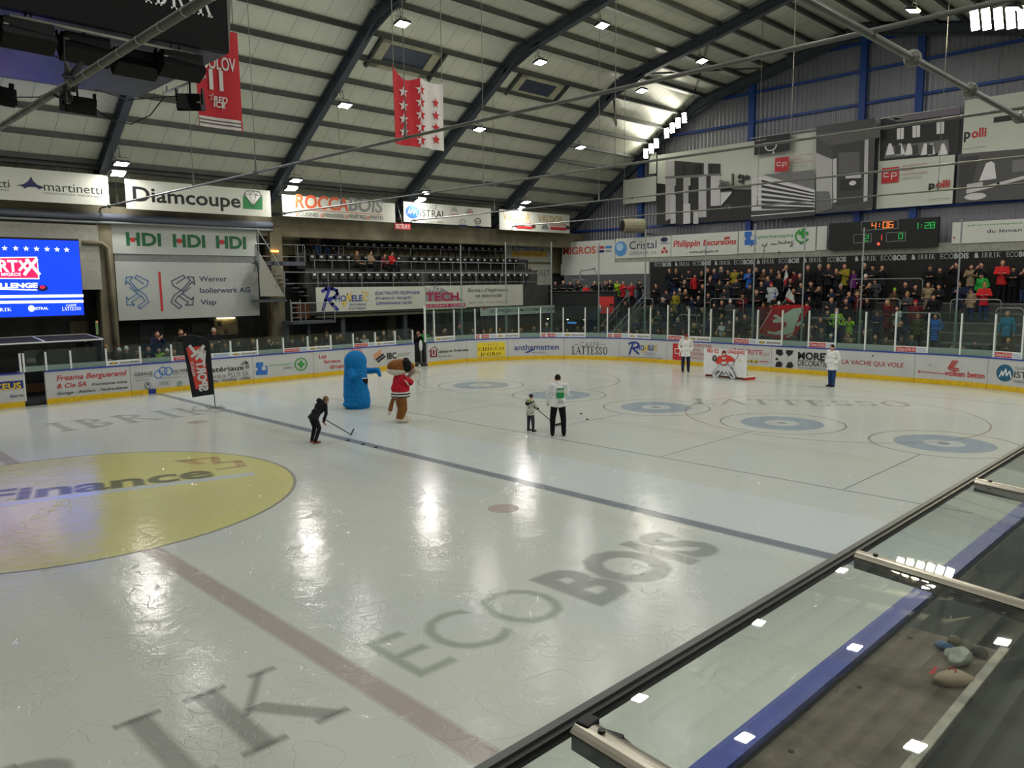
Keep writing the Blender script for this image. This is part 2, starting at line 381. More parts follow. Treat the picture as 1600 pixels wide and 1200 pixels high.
def ice_word(name, txt, a, b, h, m, kind='sans', label=None, z=.002, bold=0., skew=None):
    """lettering along the ground from a to b (metres), letters h tall to the left of the baseline"""
    a, b = Vector(a), Vector(b); d = b-a; n = Vector((-d.y, d.x)).normalized(); mb = MB(); cap = 1.0 if kind == 'serif' else CAP; ref = None
    for k, gw in enumerate((.035, .012, -.012)):      # seen through the ice: a soft edge built up in three thin layers
        vs, fs = serif(txt, .1, gw*1.6) if kind == 'serif' else glyphs(txt, bold+gw*.75)
        if ref is None: ref = (min(v[0] for v in vs), max(v[0] for v in vs))
        P = [a+d*((v[0]-ref[0])/(ref[1]-ref[0]))+n*(h*v[1]/cap) for v in vs]
        mb.raw([(p.x, p.y, z+k*.0004) for p in P], fs, m)
    o = mb.build(name, floor)
    if label: o['label'] = label
ice_word('ice_lettering', 'ECO', (.45, -11.0), (3.15, -11.0), 1.12, I_GRN, bold=-.012, label='thin pale green letters ECO under the ice')
ice_word('ice_lettering', 'BOIS', (3.3, -11.15), (6.55, -11.15), 1.2, I_DGREY, bold=.035, label='heavy grey letters BOIS under the ice')
ice_word('ice_lettering', 'IBRIK', (-5.3, -11.0), (-.42, -11.0), 1.4, I_DGREY, 'serif', label='big grey serif letters on the ice near the bottom edge')
ice_word('ice_lettering', 'IBRIK', (2.1, 8.4), (7.2, 8.4), 1.9, I_GREY, 'serif', label='grey serif letters on the ice near the far boards')
ice_word('ice_lettering', 'PostFinance', (-4.05, 1.6), (2.9, -.42), 1.05, I_NAVY, bold=.02, label='dark letters across the yellow centre circle', z=.0032)
def pf(b, z):
    a, e = Vector((-4.2, 1.25)), Vector((3.6, -.9)); d = (e-a).normalized(); n = Vector((-d.y, d.x)); q = [a-n*.1, e-n*.1, e+n*.22, a+n*.22]
    b.poly([(p.x, p.y, z) for p in q], I_WHT)
    for P in (((3.2, 1.2), (3.45, 1.05), (3.35, 1.85), (3.0, 2.0)), ((3.0, 2.0), (3.9, 1.72), (3.9, 1.5), (3.1, 1.75)), ((3.8, 1.7), (4.0, 1.62), (3.75, .95), (3.55, 1.05)),
              ((3.6, 1.1), (4.2, .85), (4.15, .62), (3.55, .9)), ((4.0, .9), (4.2, .8), (4.0, .1), (3.8, .2)), ((3.9, .3), (4.0, .1), (3.3, .2), (3.35, .4))):
        b.poly([(x-.15, y-.12, z+.001) for x, y in P], I_PINK)
mark('ice_lettering_stripe', pf, .0026)
ice_word('ice_lettering', 'LATTESSO', (19.3, -2.6), (23.6, -8.5), 1.25, I_GREY, 'serif', label='grey serif letters on the ice by the far goal')

# ------------------------------------------------------------------ the boards
class Path:
    """perimeter of the rink, s = 0 at mid-rink on the far side, growing towards the far end and round to the near side"""
    A = XE-RC; Q = RC*PI/2; E2 = 2*(HW-RC)
    def pn(s, t):
        A, Q, E2 = s.A, s.Q, s.E2
        if t <= A: return (t, HW), (0, -1)
        t -= A
        if t <= Q: a = PI/2-t/RC; return (A+RC*math.cos(a), HW-RC+RC*math.sin(a)), (-math.cos(a), -math.sin(a))
        t -= Q
        if t <= E2: return (XE, HW-RC-t), (-1, 0)
        t -= E2
        if t <= Q: a = -t/RC; return (A+RC*math.cos(a), -(HW-RC)+RC*math.sin(a)), (-math.cos(a), -math.sin(a))
        t -= Q; return (A-t, -HW), (0, 1)
    def at(s, t, z, off=0.0):
        (x, y), (nx, ny) = s.pn(t); return (x+nx*off, y+ny*off, z)
    def hit(s, px, py):
        d = ray(px, py); f = lambda t: (s.pn(t)[0][0]-EYE[0])*d[1]-(s.pn(t)[0][1]-EYE[1])*d[0]
        best = None; T = np.arange(-14, 62, .5)
        for a, b in zip(T, T[1:]):
            if f(a)*f(b) <= 0:
                for _ in range(30):
                    mdl = (a+b)/2
                    if f(a)*f(mdl) <= 0: b = mdl
                    else: a = mdl
                x, y = s.pn(a)[0]; k = ((x-EYE[0])*d[0]+(y-EYE[1])*d[1])/(d[0]**2+d[1]**2)
                if k > 0 and (best is None or k > best[1]): best = (a, k)
        return best[0], EYE[2]+d[2]*best[1]
RP = Path(); BS = Surf('B', RP)
def SX(px, py=545): return RP.hit(px, py)[0]
def scuff_mat(name, rgb):
    m = mat(name, rgb, .35, spec=.5, var=.05, scale=1.5); nt = m.node_tree; N = nt.nodes; L = nt.links; b = N['Principled BSDF']
    src = b.inputs['Base Color'].links[0].from_socket; tc = [n for n in N if n.type == 'TEX_COORD'][0]
    mp = N.new('ShaderNodeMapping'); mp.inputs['Scale'].default_value = (3.5, 3.5, 12); L.new(tc.outputs['Object'], mp.inputs['Vector'])
    n = N.new('ShaderNodeTexNoise'); n.inputs['Scale'].default_value = 2.2; n.inputs['Detail'].default_value = 6; n.inputs['Roughness'].default_value = .75; L.new(mp.outputs[0], n.inputs['Vector'])
    r = N.new('ShaderNodeMapRange'); r.inputs['From Min'].default_value = .60; r.inputs['From Max'].default_value = .70; r.inputs['To Max'].default_value = .6; L.new(n.outputs['Fac'], r.inputs['Value'])
    x = N.new('ShaderNodeMix'); x.data_type = 'RGBA'; L.new(r.outputs[0], x.inputs[0]); L.new(src, x.inputs[6]); x.inputs[7].default_value = (.12, .13, .14, 1)
    L.new(x.outputs[2], b.inputs['Base Color']); return m
BW = scuff_mat('dasher_white', (194, 196, 194)); KICK = mat('kick_yellow', (222, 184, 20), .4, var=.12); CAPB = mat('cap_blue', (38, 62, 160), .45, var=.12)
KBLUE = mat('kick_blue', (30, 52, 130), .4); WMET = mat('post_white', (226, 230, 226), .4, var=.04); SILL = mat('sill_greygreen', (124, 146, 136), .5, var=.06)
def curved(mb, s0, s1, z0, z1, o0, o1, m, step=.5):
    n = max(1, int(math.ceil(abs(s1-s0)/step)))
    for k in range(n):
        a, b = s0+(s1-s0)*k/n, s0+(s1-s0)*(k+1)/n
        mb.hexa([RP.at(a, z0, o0), RP.at(b, z0, o0), RP.at(b, z0, o1), RP.at(a, z0, o1), RP.at(a, z1, o0), RP.at(b, z1, o0), RP.at(b, z1, o1), RP.at(a, z1, o1)], m)
def dasher(s0, s1, label, draw=None, face=None):
    mb = MB(); curved(mb, s0, s1-.015, .0, 1.2, -.12, 0, face or BW)
    if draw: draw(Print(BS, mb, .014, .003))
    o = mb.build('dasher_board'); tag(o, label, 'rink board', 'dasher boards round the ice')
    k = MB(); curved(k, s0, s1-.015, .0, .2, 0, .018, KICK); k.build('kick_plate', o)
    k = MB(); curved(k, s0, s1-.015, 1.2, 1.25, -.15, .02, CAPB); k.build('cap_rail', o)
    return o
def d_eus(P):
    P.rect((-40, 613), (35.5, 594), mat('ad_blue', (30, 50, 130), .4)); P.text('BRICEUS', (-36, 612.5), (32.5, 597.5), YEL, .03); P.text('Sierre', (15.7, 621.3), (36, 615), NAVY, .01)
def d_frea(P):
    P.text('Freama Berguerand', (88.4, 595), (197.8, 578.3), RED, .012, .25); P.text('& Cie SA', (89, 607), (134.4, 596), RED, .012, .25)
    P.text('Fournitures autos', (143.5, 602.6), (198.6, 593.6), BLACK, .008, .25); P.text('Garage - Ateliers - Hydrauliques', (90, 617), (199.5, 602.6), BLACK, .008, .25)
def d_olym(P):
    P.text('GARAGE', (210, 588), (238.3, 580.3), BLACK)
    for c in ((247.6, 585), (254.6, 579.5), (262.8, 580)): P.ring(c, 6.7, LBL, .8)
    P.text('OLYMPIC', (269, 583.2), (301, 575.5), BLACK); P.text('MARTIGNY SA', (253.5, 592.2), (295, 586.6), GREY); P.text('ANTILLES', (212, 596), (232.7, 591.6), GREY)
    P.line([(210, 590), (240, 587.5)], .5, GREY); P.line([(268, 585.6), (303, 581.5)], .5, GREY)
    P.ring((230.8, 602), 5, NAVY); P.ring((230.8, 602), 4.2, WHITE, .82); P.line([(228, 599.5), (229.8, 604.5), (230.8, 601.5), (231.8, 604.3), (233.6, 599.3)], .8, WHITE)
    for k in range(4): P.ring((250.6+k*3.9, 599.2-k*.35), 2.7, GREY, .78)
    P.ring((281, 599), 3.4, GREEN); P.ring((281, 599), 2.2, WHITE, .6)
def d_mater(P):
    P.text('matériaux', (318, 583), (381.4, 570), BLACK, .014); P.poly([(375, 570.5), (382, 563.3), (382, 569.8)], GREY); P.poly([(383, 563), (389, 568.3), (383, 569)], BLACK)
    P.poly([(383, 576), (389, 575.3), (389, 570), (383, 570.5)], GREY); P.text('matériaux PLUS SA', (316, 593.5), (388, 579.5), GREY, -.005); P.text('martigny - monthey - riddes', (318, 599), (390.5, 587), BLACK)
def puzzle(P, x0, y0, x1, y1, m):
    w, h = x1-x0, y1-y0
    P.poly([(x0, y1), (x1, y1-h*.03), (x1, y0+h*.28), (x0+w*.62, y0+h*.3), (x0+w*.62, y0), (x0, y0+h*.02)], m); P.ring((x0+w*.68, y0+h*.47), w*.19, BW); P.ring((x0, y0+h*.55), w*.13, BW)
def plus(P, c, r, m, w=.36):
    x, y = c; P.poly([(x-r, y+r*w), (x+r, y+r*w), (x+r, y-r*w), (x-r, y-r*w)], m); P.poly([(x-r*w, y+r), (x+r*w, y+r), (x+r*w, y-r), (x-r*w, y-r)], m)
def d_pharm(P):
    puzzle(P, 400, 566, 417.8, 586, LBL); P.text('pharmacieplus', (421, 572.4), (457, 566), ink(120, 190, 140)); P.text('lauber', (443, 577), (457, 571), GREY)
    P.ring((470, 569), 10, GRN2, .84); plus(P, (470, 569), 5.6, GRN2, .3)
def d_siro(P):
    P.text('Les', (498.4, 560.4), (510, 553), RED, .012); P.text('fameux', (506, 567.8), (532.5, 560.2), RED, .012); P.text('sirops', (515.5, 576), (537, 568), RED, .012)
    P.ring((556, 557), 12.5, ink(214, 130, 130), .86); P.ring((556, 557), 9.5, ink(205, 90, 96), .94); P.poly([(552, 563), (551, 557), (554, 554), (557, 552), (560, 555), (558, 558), (561, 562), (556, 561)], RED)
def d_ibc(P):
    o2 = ink(214, 140, 96)
    for k, m in ((0, o2), (1, o2), (2, BLACK), (3, BLACK)):
        x = 584+(0, 1.2, 4, 6.5)[k]; y = (556, 560, 562, 565)[k]; P.line([(x, y), (x+10.5, y-8.2)], 3.0, m)
    P.text('IBC', (604.6, 561), (619, 550.6), BLACK, .025); P.line([(621, 553.8), (641, 551)], .6, GREY); P.line([(621, 556.5), (639, 554)], .6, GREY); P.line([(604, 565), (618, 563)], .7, ink(200, 190, 186))
def d_uber(P):
    m = ink(120, 24, 30); P.rect((672, 558.5), (682.6, 546.2), m); P.line([(669.5, 549), (679, 541.3), (684.5, 546.6)], 1.1, m); P.line([(675, 547), (675, 555), (679.6, 555), (679.6, 546.6)], 1.6, WHITE)
    P.text('uberti frères', (685, 551.6), (731.5, 544.6), BLACK, .016); P.text('& cie s.a.', (685, 558), (706.5, 554.2), BLACK, .01)
def d_chic(P):
    P.rect((745.6, 558), (789, 534.2), ink(230, 206, 40)); P.text('CAFFÈ', (756, 540), (777.7, 536.8), GREY, space=1.4); P.serif('CHICCO', (747, 548.3), (787, 541.4), BLACK); P.serif("D'ORO", (751, 556.4), (782, 549.8), BLACK)
def d_anth(P):
    P.text('anthamatten', (803.6, 547.2), (873, 537.6), BLUE, .008); P.poly([(819, 551), (832, 545.5), (836, 546), (825, 551)], BLUE); P.text('MEUBLES', (831, 552), (853, 549.4), ink(150, 150, 150))
def d_latt(P):
    P.text('CAFFÈ', (907, 541.2), (936, 535), GREY, space=1.3); P.line([(897, 538), (905, 538)], .6, GREY); P.line([(938, 538), (947, 538)], .6, GREY); P.serif('LATTESSO', (893.8, 553.2), (949, 542), BLACK)
def bigR(P, x0, y0, x1, y1, m):
    w, h = x1-x0, y1-y0; q = lambda a, b: (x0+a*w, y0+b*h); t = abs(h)*.15
    P.line([q(.42, .12), q(.22, .55), q(.07, .98)], t, m); P.line([q(.03, .17), q(.25, .07), q(.6, .05), q(.88, .14), q(.93, .28), q(.75, .44), q(.38, .52)], t, m); P.line([q(.38, .52), q(.6, .72), q(.93, .96)], t, m)
def d_rhon(P):
    bigR(P, 982.4, 534, 999.5, 553.5, BLUE); P.text('HO', (996, 547), (1006.5, 539.6), BLUE, .02); P.line([(1007.5, 546.6), (1008, 540), (1011.5, 546.4), (1012.5, 539)], 1.5, YEL); P.poly([(1003, 547.5), (1008, 547.5), (1005.4, 551.5)], YEL)
    P.text('ELE', (1013, 547), (1022, 539.8), BLUE, .02); P.text('C', (1022.5, 547), (1027.4, 539.8), YEL, .02); P.line([(1008, 551), (1024, 551.5)], .8, ink(150, 158, 190)); P.line([(1008, 554), (1024, 554.5)], .8, ink(150, 158, 190)); P.line([(973, 556.8), (1034, 559.6)], .8, ink(120, 128, 160))
def d_cp(P):
    P.rect((1051, 561.6), (1070, 537.4), RED); P.line([(1060, 545), (1055, 544.6), (1055, 552), (1060, 552.4)], 1.3, WHITE); P.line([(1062, 545.3), (1067, 545.6), (1067, 550), (1062, 549.6), (1062, 556)], 1.3, WHITE)
    for t, x1, yb, yt in (('ARCHITECTURE', 1112, 541.7, 538.8), ('DESIGN', 1094.5, 548, 545.2), ('CONSTRUCTION', 1113, 554.6, 552), ('WWW.CP3.CH', 1104, 560.6, 558.4)): P.text(t, (1079, yb), (x1, yt), ink(196, 84, 88))
def d_secu(P):
    P.text('SÉCURITE', (1140, 551.5), (1192, 547.4), ink(190, 84, 96), .01); P.text('.CH', (1192.5, 555.4), (1201, 551.5), ink(190, 120, 126))
    for c in ((1160, 563), (1168, 563.8), (1174.8, 564.4), (1182, 565)): P.poly([(c[0]-3.4, c[1]), (c[0], c[1]+3.4), (c[0]+3.4, c[1]), (c[0], c[1]-3.4)], ink(206, 180, 40)); P.ring(c, 1.3, BLACK)
    P.line([(1188, 564.6), (1200.6, 565.4)], 1.2, RED)
def d_more(P):
    P.poly([(1213, 546), (1222, 546.3), (1224, 553), (1219, 556.5), (1212.5, 552.5)], BLACK); P.poly([(1229, 547), (1240, 547.6), (1238, 553), (1232, 557), (1228, 551)], BLACK); P.poly([(1211.5, 573), (1213, 566), (1219, 564), (1223, 569), (1221, 573.6)], BLACK)
    P.poly([(1228, 574), (1231, 566.6), (1237, 565), (1240, 572), (1237, 575)], BLACK); P.poly([(1211.5, 561), (1214, 558.6), (1217, 561), (1214, 563)], BLACK)
    P.text('MORET', (1247, 560.6), (1299, 553), BLACK, .03); P.text('DÉCORATION', (1247, 571), (1302, 565.6), BLACK); P.text('www.moretdecoration.ch', (1247, 575.3), (1292, 575.2), GREY)
def d_vach(P):
    P.text('LA VACHE QUI VOLE', (1315.8, 568.2), (1412, 567.4), ink(176, 52, 62), .004)
    P.poly([(1362, 557.4), (1364, 554.6), (1365.4, 555.2), (1363, 558)], BLACK); P.poly([(1451, 569.3), (1455, 569.8), (1454, 571)], BLACK)
def d_volk(P):
    P.text('volken beton', (1476, 586.4), (1539, 583), RED, .022); P.line([(1436, 580.4), (1477, 584.2)], .9, RED); P.poly([(1435, 578.6), (1437.6, 579), (1437.2, 582.6), (1435, 582)], RED)
    for k in range(3): P.line([(1482+k*3.4, 575), (1489+k*3.6, 563.6)], 1.8, RED)
    P.line([(1482, 575.6), (1488, 578.4), (1498, 579)], 1.7, RED); P.line([(1484, 572), (1490, 575.6), (1498, 576)], 1.5, RED)
def d_mist(P):
    t = ink(26, 92, 124); P.ring((1570.4, 582.8), 13.4, t); P.line([(1562, 588), (1566, 580), (1567, 587), (1572, 577), (1573, 587), (1578, 580), (1580, 590)], 2.0, WHITE)
    P.text('GARAGE', (1586, 577), (1618, 576), ink(130, 150, 160)); P.text('ISTRAL', (1585, 589.8), (1632, 585), BLACK); P.text('MARTIGNY SIERRE', (1584, 597.5), (1640, 600), GREY)
SECT = [(-12, SX(38, 610), 'white board left of the open gate with yellow letters on a blue box', d_eus), None,
        (SX(72, 610), SX(201), 'white board with red and black italic garage lettering', d_frea), (0, SX(307), 'white board with three linked blue rings', d_olym),
        (0, SX(394), 'white board with black lower-case lettering behind the flag', d_mater), (0, SX(489), 'white board with blue puzzle square and green cross ring', d_pharm),
        (0, SX(538), 'white board with red three-line script lettering behind the blue costume', d_siro), (0, SX(648), 'white board with orange and black diagonal stripes logo', d_ibc), None,
        (SX(668), SX(729), 'white board with a small red house logo right of the player gate', d_uber), (0, SX(794), 'white corner board with a yellow square advert', d_chic), (0, SX(882), 'white corner board with dark blue lower-case lettering', d_anth),
        (0, SX(968), 'white corner board with large black serif lettering', d_latt), (0, SX(1042), 'white corner board with a large blue script R', d_rhon), (0, SX(1128), 'white end board with a red square behind the red-capped man', d_cp),
        (0, SX(1206), 'white end board with yellow diamonds behind the goal picture', d_secu), (0, SX(1308), 'white end board with a black cow-spot emblem', d_more), (0, SX(1431), 'white end board with thin red capitals', d_vach),
        (0, SX(1546), 'white end board with red bird emblem and long red dash', d_volk), (0, SX(1546)+6, 'white end board with a round teal script logo', d_mist)]
prev = None
for e in SECT:
    if e is None: continue
    s0 = e[0] if (e[0] or prev is None) else prev
    dasher(s0, e[1], e[2], e[3]); prev = e[1]
SEND = prev
dasher(SEND, SEND+9, 'plain white board in the near right corner', None); dasher(SEND+9, 104, 'long plain white board under the near glass canopy', None)
b = MB(); c0 = SX(238, 616); curved(b, c0-.15, c0+.15, 0.001, .2, 0, .022, KBLUE); tag(b.build('kick_plate_marker'), 'blue marker on the yellow kick plate at the blue line', 'marker')
# gate leaf beside the bench gap, dark threshold
# ------------------------------------------------------------------ glass above the boards
GLS = glass_mat('rink_glass', (.80, .90, .86), .95, .012, .03)
posts = [30, 35.5, 70.5, 109.5, 165.5, 219, 268, 361, 403, 443.5, 482, 518, 553, 587.5, 618.5, 646]
posts2 = [666, 680, 711, 743.5, 776.5, 811, 845, 880, 914, 948.5, 981.7, 1015, 1042, 1075, 1109, 1144.5, 1182, 1220.5, 1262, 1304, 1350.5, 1397.5, 1448.5, 1499.5, 1552, 1596]
ads = {165.5: 'z', 268: 'c', 361: 'z', 443.5: 'c', 482: 'z', 553: 'c', 587.5: 'z', 680: 'z', 743.5: 'c', 776.5: 'z', 845: 'c', 880: 'z', 948.5: 'c', 981.7: 'z', 1042: 'c', 1075: 'z', 1144.5: 'c', 1182: 'z', 1262: 'c', 1397.5: 'c', 1552: 'c'}
CRED = ink(186, 40, 46)
def glass(lst, top, where):
    S = [SX(p) for p in lst]
    for k, (p, s) in enumerate(zip(lst, S)):
        s1 = S[k+1] if k+1 < len(S) else (s+1.6 if top > 2.5 else None)
        wd = SX(p+.001); zt = top
        x, y = RP.pn(s)[0]
        root = empty('glass_panel', RP.at(s, 1.25, -.06), f'clear rink glass panel with its white post, {nth(k+1)} {where}', 'rink glass', 'glass panels above the boards')
        if top > 2.5 and k == 12: zt = 3.15
        m = MB(); a, b = RP.at(s-.025, 0, -.10), RP.at(s+.025, 0, -.10)
        m.hexa([RP.at(s+d, z, o) for z in (1.25, zt-.06+(.25 if p == 666 else 0)) for d, o in ((-.03, -.11), (.03, -.11), (.03, -.02), (-.03, -.02))], WMET); m.build('post', root)
        if s1 is None or s1-s > 3.2: continue
        m = MB(); curved(m, s+.03, s1-.03, 1.25, zt+.03, -.07, -.058, GLS, .8); m.build('pane', root)
        m = MB(); kd = ads.get(p); curved(m, s+.03, s1-.03, 1.25, 1.25+(.2 if top < 2.5 else .26), -.055, -.045, WHITE if kd else SILL, .8)
        if kd:
            P = Print(BS, m, -.04, .002); L = s1-s-.06; a = s+.03; z0, z1 = 1.29, (1.42 if top < 2.5 else 1.47); vs = None
            def wr(t, u0, u1, zz0, zz1, mm, bold=.01):
                vs, fs = glyphs(t, bold); x0 = min(v[0] for v in vs); x1 = max(v[0] for v in vs); m.raw([P.P(u0+(v[0]-x0)/(x1-x0)*(u1-u0), zz0+v[1]/CAP*(zz1-zz0)) for v in vs], fs, mm); P.up()
            if kd == 'c':
                P.rectuv(a+L*.02, z0-.02, a+L*.66, z1, CRED); wr('Christe & Fils SA', a+L*.05, a+L*.63, z0+.02, z1-.03, WHITE)
                for q in (.2, .5, .8): P.rectuv(a+L*.7, z0+(z1-z0)*q-.01, a+L*.97, z0+(z1-z0)*q+.012, ink(150, 180, 210))
            else:
                zc = (z0+z1)/2-.01; h = (z1-z0)*.38; m.poly([P.P(a+L*.03, zc), P.P(a+L*.18, zc-h), P.P(a+L*.34, zc), P.P(a+L*.18, zc+h)], BLACK); P.up(); m.poly([P.P(a+L*.12, zc-h*.6), P.P(a+L*.23, zc-h*.6), P.P(a+L*.25, zc+h*.6), P.P(a+L*.14, zc+h*.6)], YEL); P.up()
                wr('ZENGAFFINEN', a+L*.37, a+L*.97, zc-h*.7, zc+h*.7, BLACK, .012)
        m.build('advert_strip', root)
glass(posts, 2.0, 'from the left along the far side'); glass(posts2, 2.98, 'round the corner from the player gate')
# tall net posts behind the glass
NPM = mat('net_post', (150, 160, 156), .4, .4, var=.08)
for k, (x, yt) in enumerate([(728.5, 382), (794.5, 378), (862, 378), (932, 380), (1000.5, 358), (1092.5, 375), (1168, 350), (1245, 352), (1336, 356), (1485, 343), (1592, 340)]):
    s = SX(x, 530); q = Vector(RP.at(s, 0, -.45)); 
    d = ray(x, yt); tt = ((q.x-EYE[0])*d[0]+(q.y-EYE[1])*d[1])/(d[0]**2+d[1]**2); zt = EYE[2]+d[2]*tt
    m = MB(); m.tube([(q.x, q.y, .2), (q.x, q.y, 3.0)], .055, NPM, 8); m.tube([(q.x, q.y, 3.0), (q.x, q.y, zt)], .035, NPM, 8)
    tag(m.build('net_post', loc=(q.x, q.y, .2)), f'tall grey steel net post behind the glass, {nth(k+1)} from the left', 'post', 'tall net posts at the rink end')
# ------------------------------------------------------------------ the hall: floors, walls, roof
CONC = mat('concrete', (120, 114, 92), .85, var=.25, scale=1.2, bump=.2, bscale=12); DARKC = mat('dark_concrete', (62, 64, 62), .8, var=.25, scale=2); BLK = mat('black_board', (20, 21, 22), .75, var=.2)
STEEL = mat('beam_steel', (72, 80, 88), .5, .1, var=.1, scale=2); PURL = mat('purlin_steel', (72, 78, 74), .6, var=.12, scale=2); BLS = mat('blue_steel', (24, 66, 140), .45, var=.12)
ROD = mat('rod_steel', (104, 106, 98), .45, .3, var=.15, scale=3); GALV = mat('galvanised', (140, 146, 146), .45, .45, var=.12, scale=4); WBRD = mat('old_white_board', (168, 168, 156), .6, var=.1)
def ribbed(name, rgb, axis, pitch, seam, rough, metal=0.0):
    """sheet metal: ribs run across `axis`, a dark joint every `seam` metres"""
    m = mat(name, rgb, rough, metal, var=.07, scale=.6); nt = m.node_tree; N = nt.nodes; L = nt.links; b = N['Principled BSDF']
    src = b.inputs['Base Color'].links[0].from_socket; ge = N.new('ShaderNodeNewGeometry'); sp = N.new('ShaderNodeSeparateXYZ'); L.new(ge.outputs['Position'], sp.inputs[0])
    def M(op, a, bb):
        q = N.new('ShaderNodeMath'); q.operation = op
        for k, v in enumerate((a, bb)):
            if isinstance(v, (int, float)): q.inputs[k].default_value = v
            else: L.new(v, q.inputs[k])
        return q.outputs[0]
    co = sp.outputs[axis]
    if pitch:
        h = M('SINE', M('MULTIPLY', co, 2*PI/pitch), 0); bp = N.new('ShaderNodeBump'); bp.inputs['Strength'].default_value = .5; bp.inputs['Distance'].default_value = pitch*.12
        L.new(h, bp.inputs['Height']); L.new(bp.outputs['Normal'], b.inputs['Normal'])
    f = M('FRACT', M('DIVIDE', M('ADD', co, 200.0), seam), 0); ln = M('LESS_THAN', f, .022/seam)
    x = N.new('ShaderNodeMix'); x.data_type = 'RGBA'; L.new(M('MULTIPLY', ln, .55), x.inputs[0]); L.new(src, x.inputs[6]); x.inputs[7].default_value = (.03, .03, .03, 1); L.new(x.outputs[2], b.inputs['Base Color'])
    return m
SHEET = ribbed('roof_sheet', (232, 234, 216), 0, .09, 1.02, .38, .15); CLAD = ribbed('gable_cladding', (128, 130, 138), 1, .26, 1.1, .38, .2)
m = MB(); m.span((-26, 15.12, -.3), (39, 21, .18), DARKC); m.span((30.55, -21, -.3), (39, 15.12, .16), DARKC); curved(m, RP.A-1, RP.A+RP.Q+.5, -.3, .165, -3.6, -.125, DARKC); curved(m, RP.A+RP.Q+RP.E2, RP.A+2*RP.Q+RP.E2, -.3, .165, -3.6, -.125, DARKC); struct(m.build('floor_stands'), 'dark concrete floor around the rink', 'floor')
m = MB(); m.span((-26, -24, -.3), (30.5, -15.15, .16), mat('bench_floor', (58, 62, 56), .7, var=.3, scale=1.2)); struct(m.build('floor_bench'), 'dark rubber floor of the near players bench', 'floor')
EAVE, KNEE, RIDGE = (21.2, 7.5), (9.8, 15.1), (0, 17.25)
prof = [EAVE, KNEE, RIDGE, (-KNEE[0], KNEE[1]), (-EAVE[0], EAVE[1])]
UP = .42
for k, nm in enumerate(('ceiling_steep_far', 'ceiling_upper_far', 'ceiling_upper_near', 'ceiling_steep_near')):
    (y0, z0), (y1, z1) = prof[k], prof[k+1]; m = MB(); m.hexa([(-26, y0, z0+UP), (39.1, y0, z0+UP), (39.1, y1, z1+UP), (-26, y1, z1+UP), (-26, y0, z0+UP+.12), (39.1, y0, z0+UP+.12), (39.1, y1, z1+UP+.12), (-26, y1, z1+UP+.12)], SHEET)
    struct(m.build(nm), 'pale ribbed roof sheeting', 'roof')
FR = [-17, -9, -1, 7, 15, 23, 31, 38.7]
for X in FR:
    m = MB()
    for (y0, z0), (y1, z1) in zip(prof, prof[1:]):
        a, b = Vector((X, y0, z0)), Vector((X, y1, z1)); u = Vector((0, -(z1-z0), y1-y0)).normalized(); u = u if u.z > 0 else -u
        m.bar(a, b, .06, .5, STEEL, u); m.bar(a-u*.24, b-u*.24, .30, .05, STEEL, u); m.bar(a+u*.24, b+u*.24, .30, .05, STEEL, u)
    for sg in (1, -1):   # haunch at the knee
        y, z = KNEE; m.hexa([(X+dx, sg*(y+q), z+dz) for dx in (-.03, .03) for q, dz in ((1.1, -.98), (-1.6, .05), (-1.4, .25), (.9, -.6))], STEEL)
    struct(m.build('roof_beam'), 'dark steel roof frame spanning the hall', 'roof beam')
def on_prof(d, far=True):
    """point at distance d from the eave measured along the roof"""
    L1 = math.hypot(KNEE[0]-EAVE[0], KNEE[1]-EAVE[1])
    if d < L1: t = d/L1; y, z = EAVE[0]+(KNEE[0]-EAVE[0])*t, EAVE[1]+(KNEE[1]-EAVE[1])*t; sl = math.atan2(KNEE[1]-EAVE[1], KNEE[0]-EAVE[0])
    else:
        L2 = math.hypot(KNEE[0], RIDGE[1]-KNEE[1]); t = (d-L1)/L2; y, z = KNEE[0]*(1-t), KNEE[1]+(RIDGE[1]-KNEE[1])*t; sl = math.atan2(RIDGE[1]-KNEE[1], -KNEE[0])
    return (y if far else -y), z
L1 = math.hypot(KNEE[0]-EAVE[0], KNEE[1]-EAVE[1])
for far in (True, False):
    for k in range(18):
        d = 1.35*k+.35 if k < 10 else L1+.55+1.42*(k-10)
        if k >= 10 and d > L1+10: continue
        y, z = on_prof(d, far); m = MB(); m.bar((-26, y, z+.30), (39, y, z+.30), .09, .2, PURL); m.bar((-26, y, z+.21), (39, y, z+.21), .16, .025, PURL)
        struct(m.build('roof_purlin'), 'dark steel purlin along the roof', 'purlin')
# eave beam above the banners, tie rods at the foot of every frame
m = MB(); m.bar((-26, 18.9, 9.42), (39, 18.9, 9.42), .25, .42, PURL); struct(m.build('eave_beam'), 'thick dark steel beam along the far eave', 'beam')
def rod(name, pts, r, m, label, cat='rod', knots=(), n=8, group=None):
    root = MB(); root.tube(pts, r, m, n)
    o = root.build(name, smooth=True); tag(o, label, cat, group)
    for q in knots:
        k = MB(); k.ball(q, r*2.4, m, 10, 6); k.build('coupling', o)
    return o
TR = [(-1, 6.97, .05, 'first, thickest tie rod crossing below the scoreboard cube'), (7, 7.66, .038, 'tie rod crossing in front of the red and white star flag'), (15, 7.8, .036, 'tie rod that meets the orange lettered banner at its foot'),
      (23, 7.86, .034, 'tie rod that meets the blue round-logo banner at its foot'), (31, 7.9, .034, 'tie rod that meets the gold-lettered banner at its foot')]
for X, z, r, lb in TR: rod('tie_rod', [(X, 19.2, z), (X, -19.2, z)], r, ROD, lb+', steel', 'tie rod', [(X, 18, z), (X, 5 if X == 7 else 3, z)], group='steel tie rods across the hall')
tr0 = bpy.data.objects['tie_rod']; m = MB(); BAND = mat('band_tape', (190, 190, 182), .6)
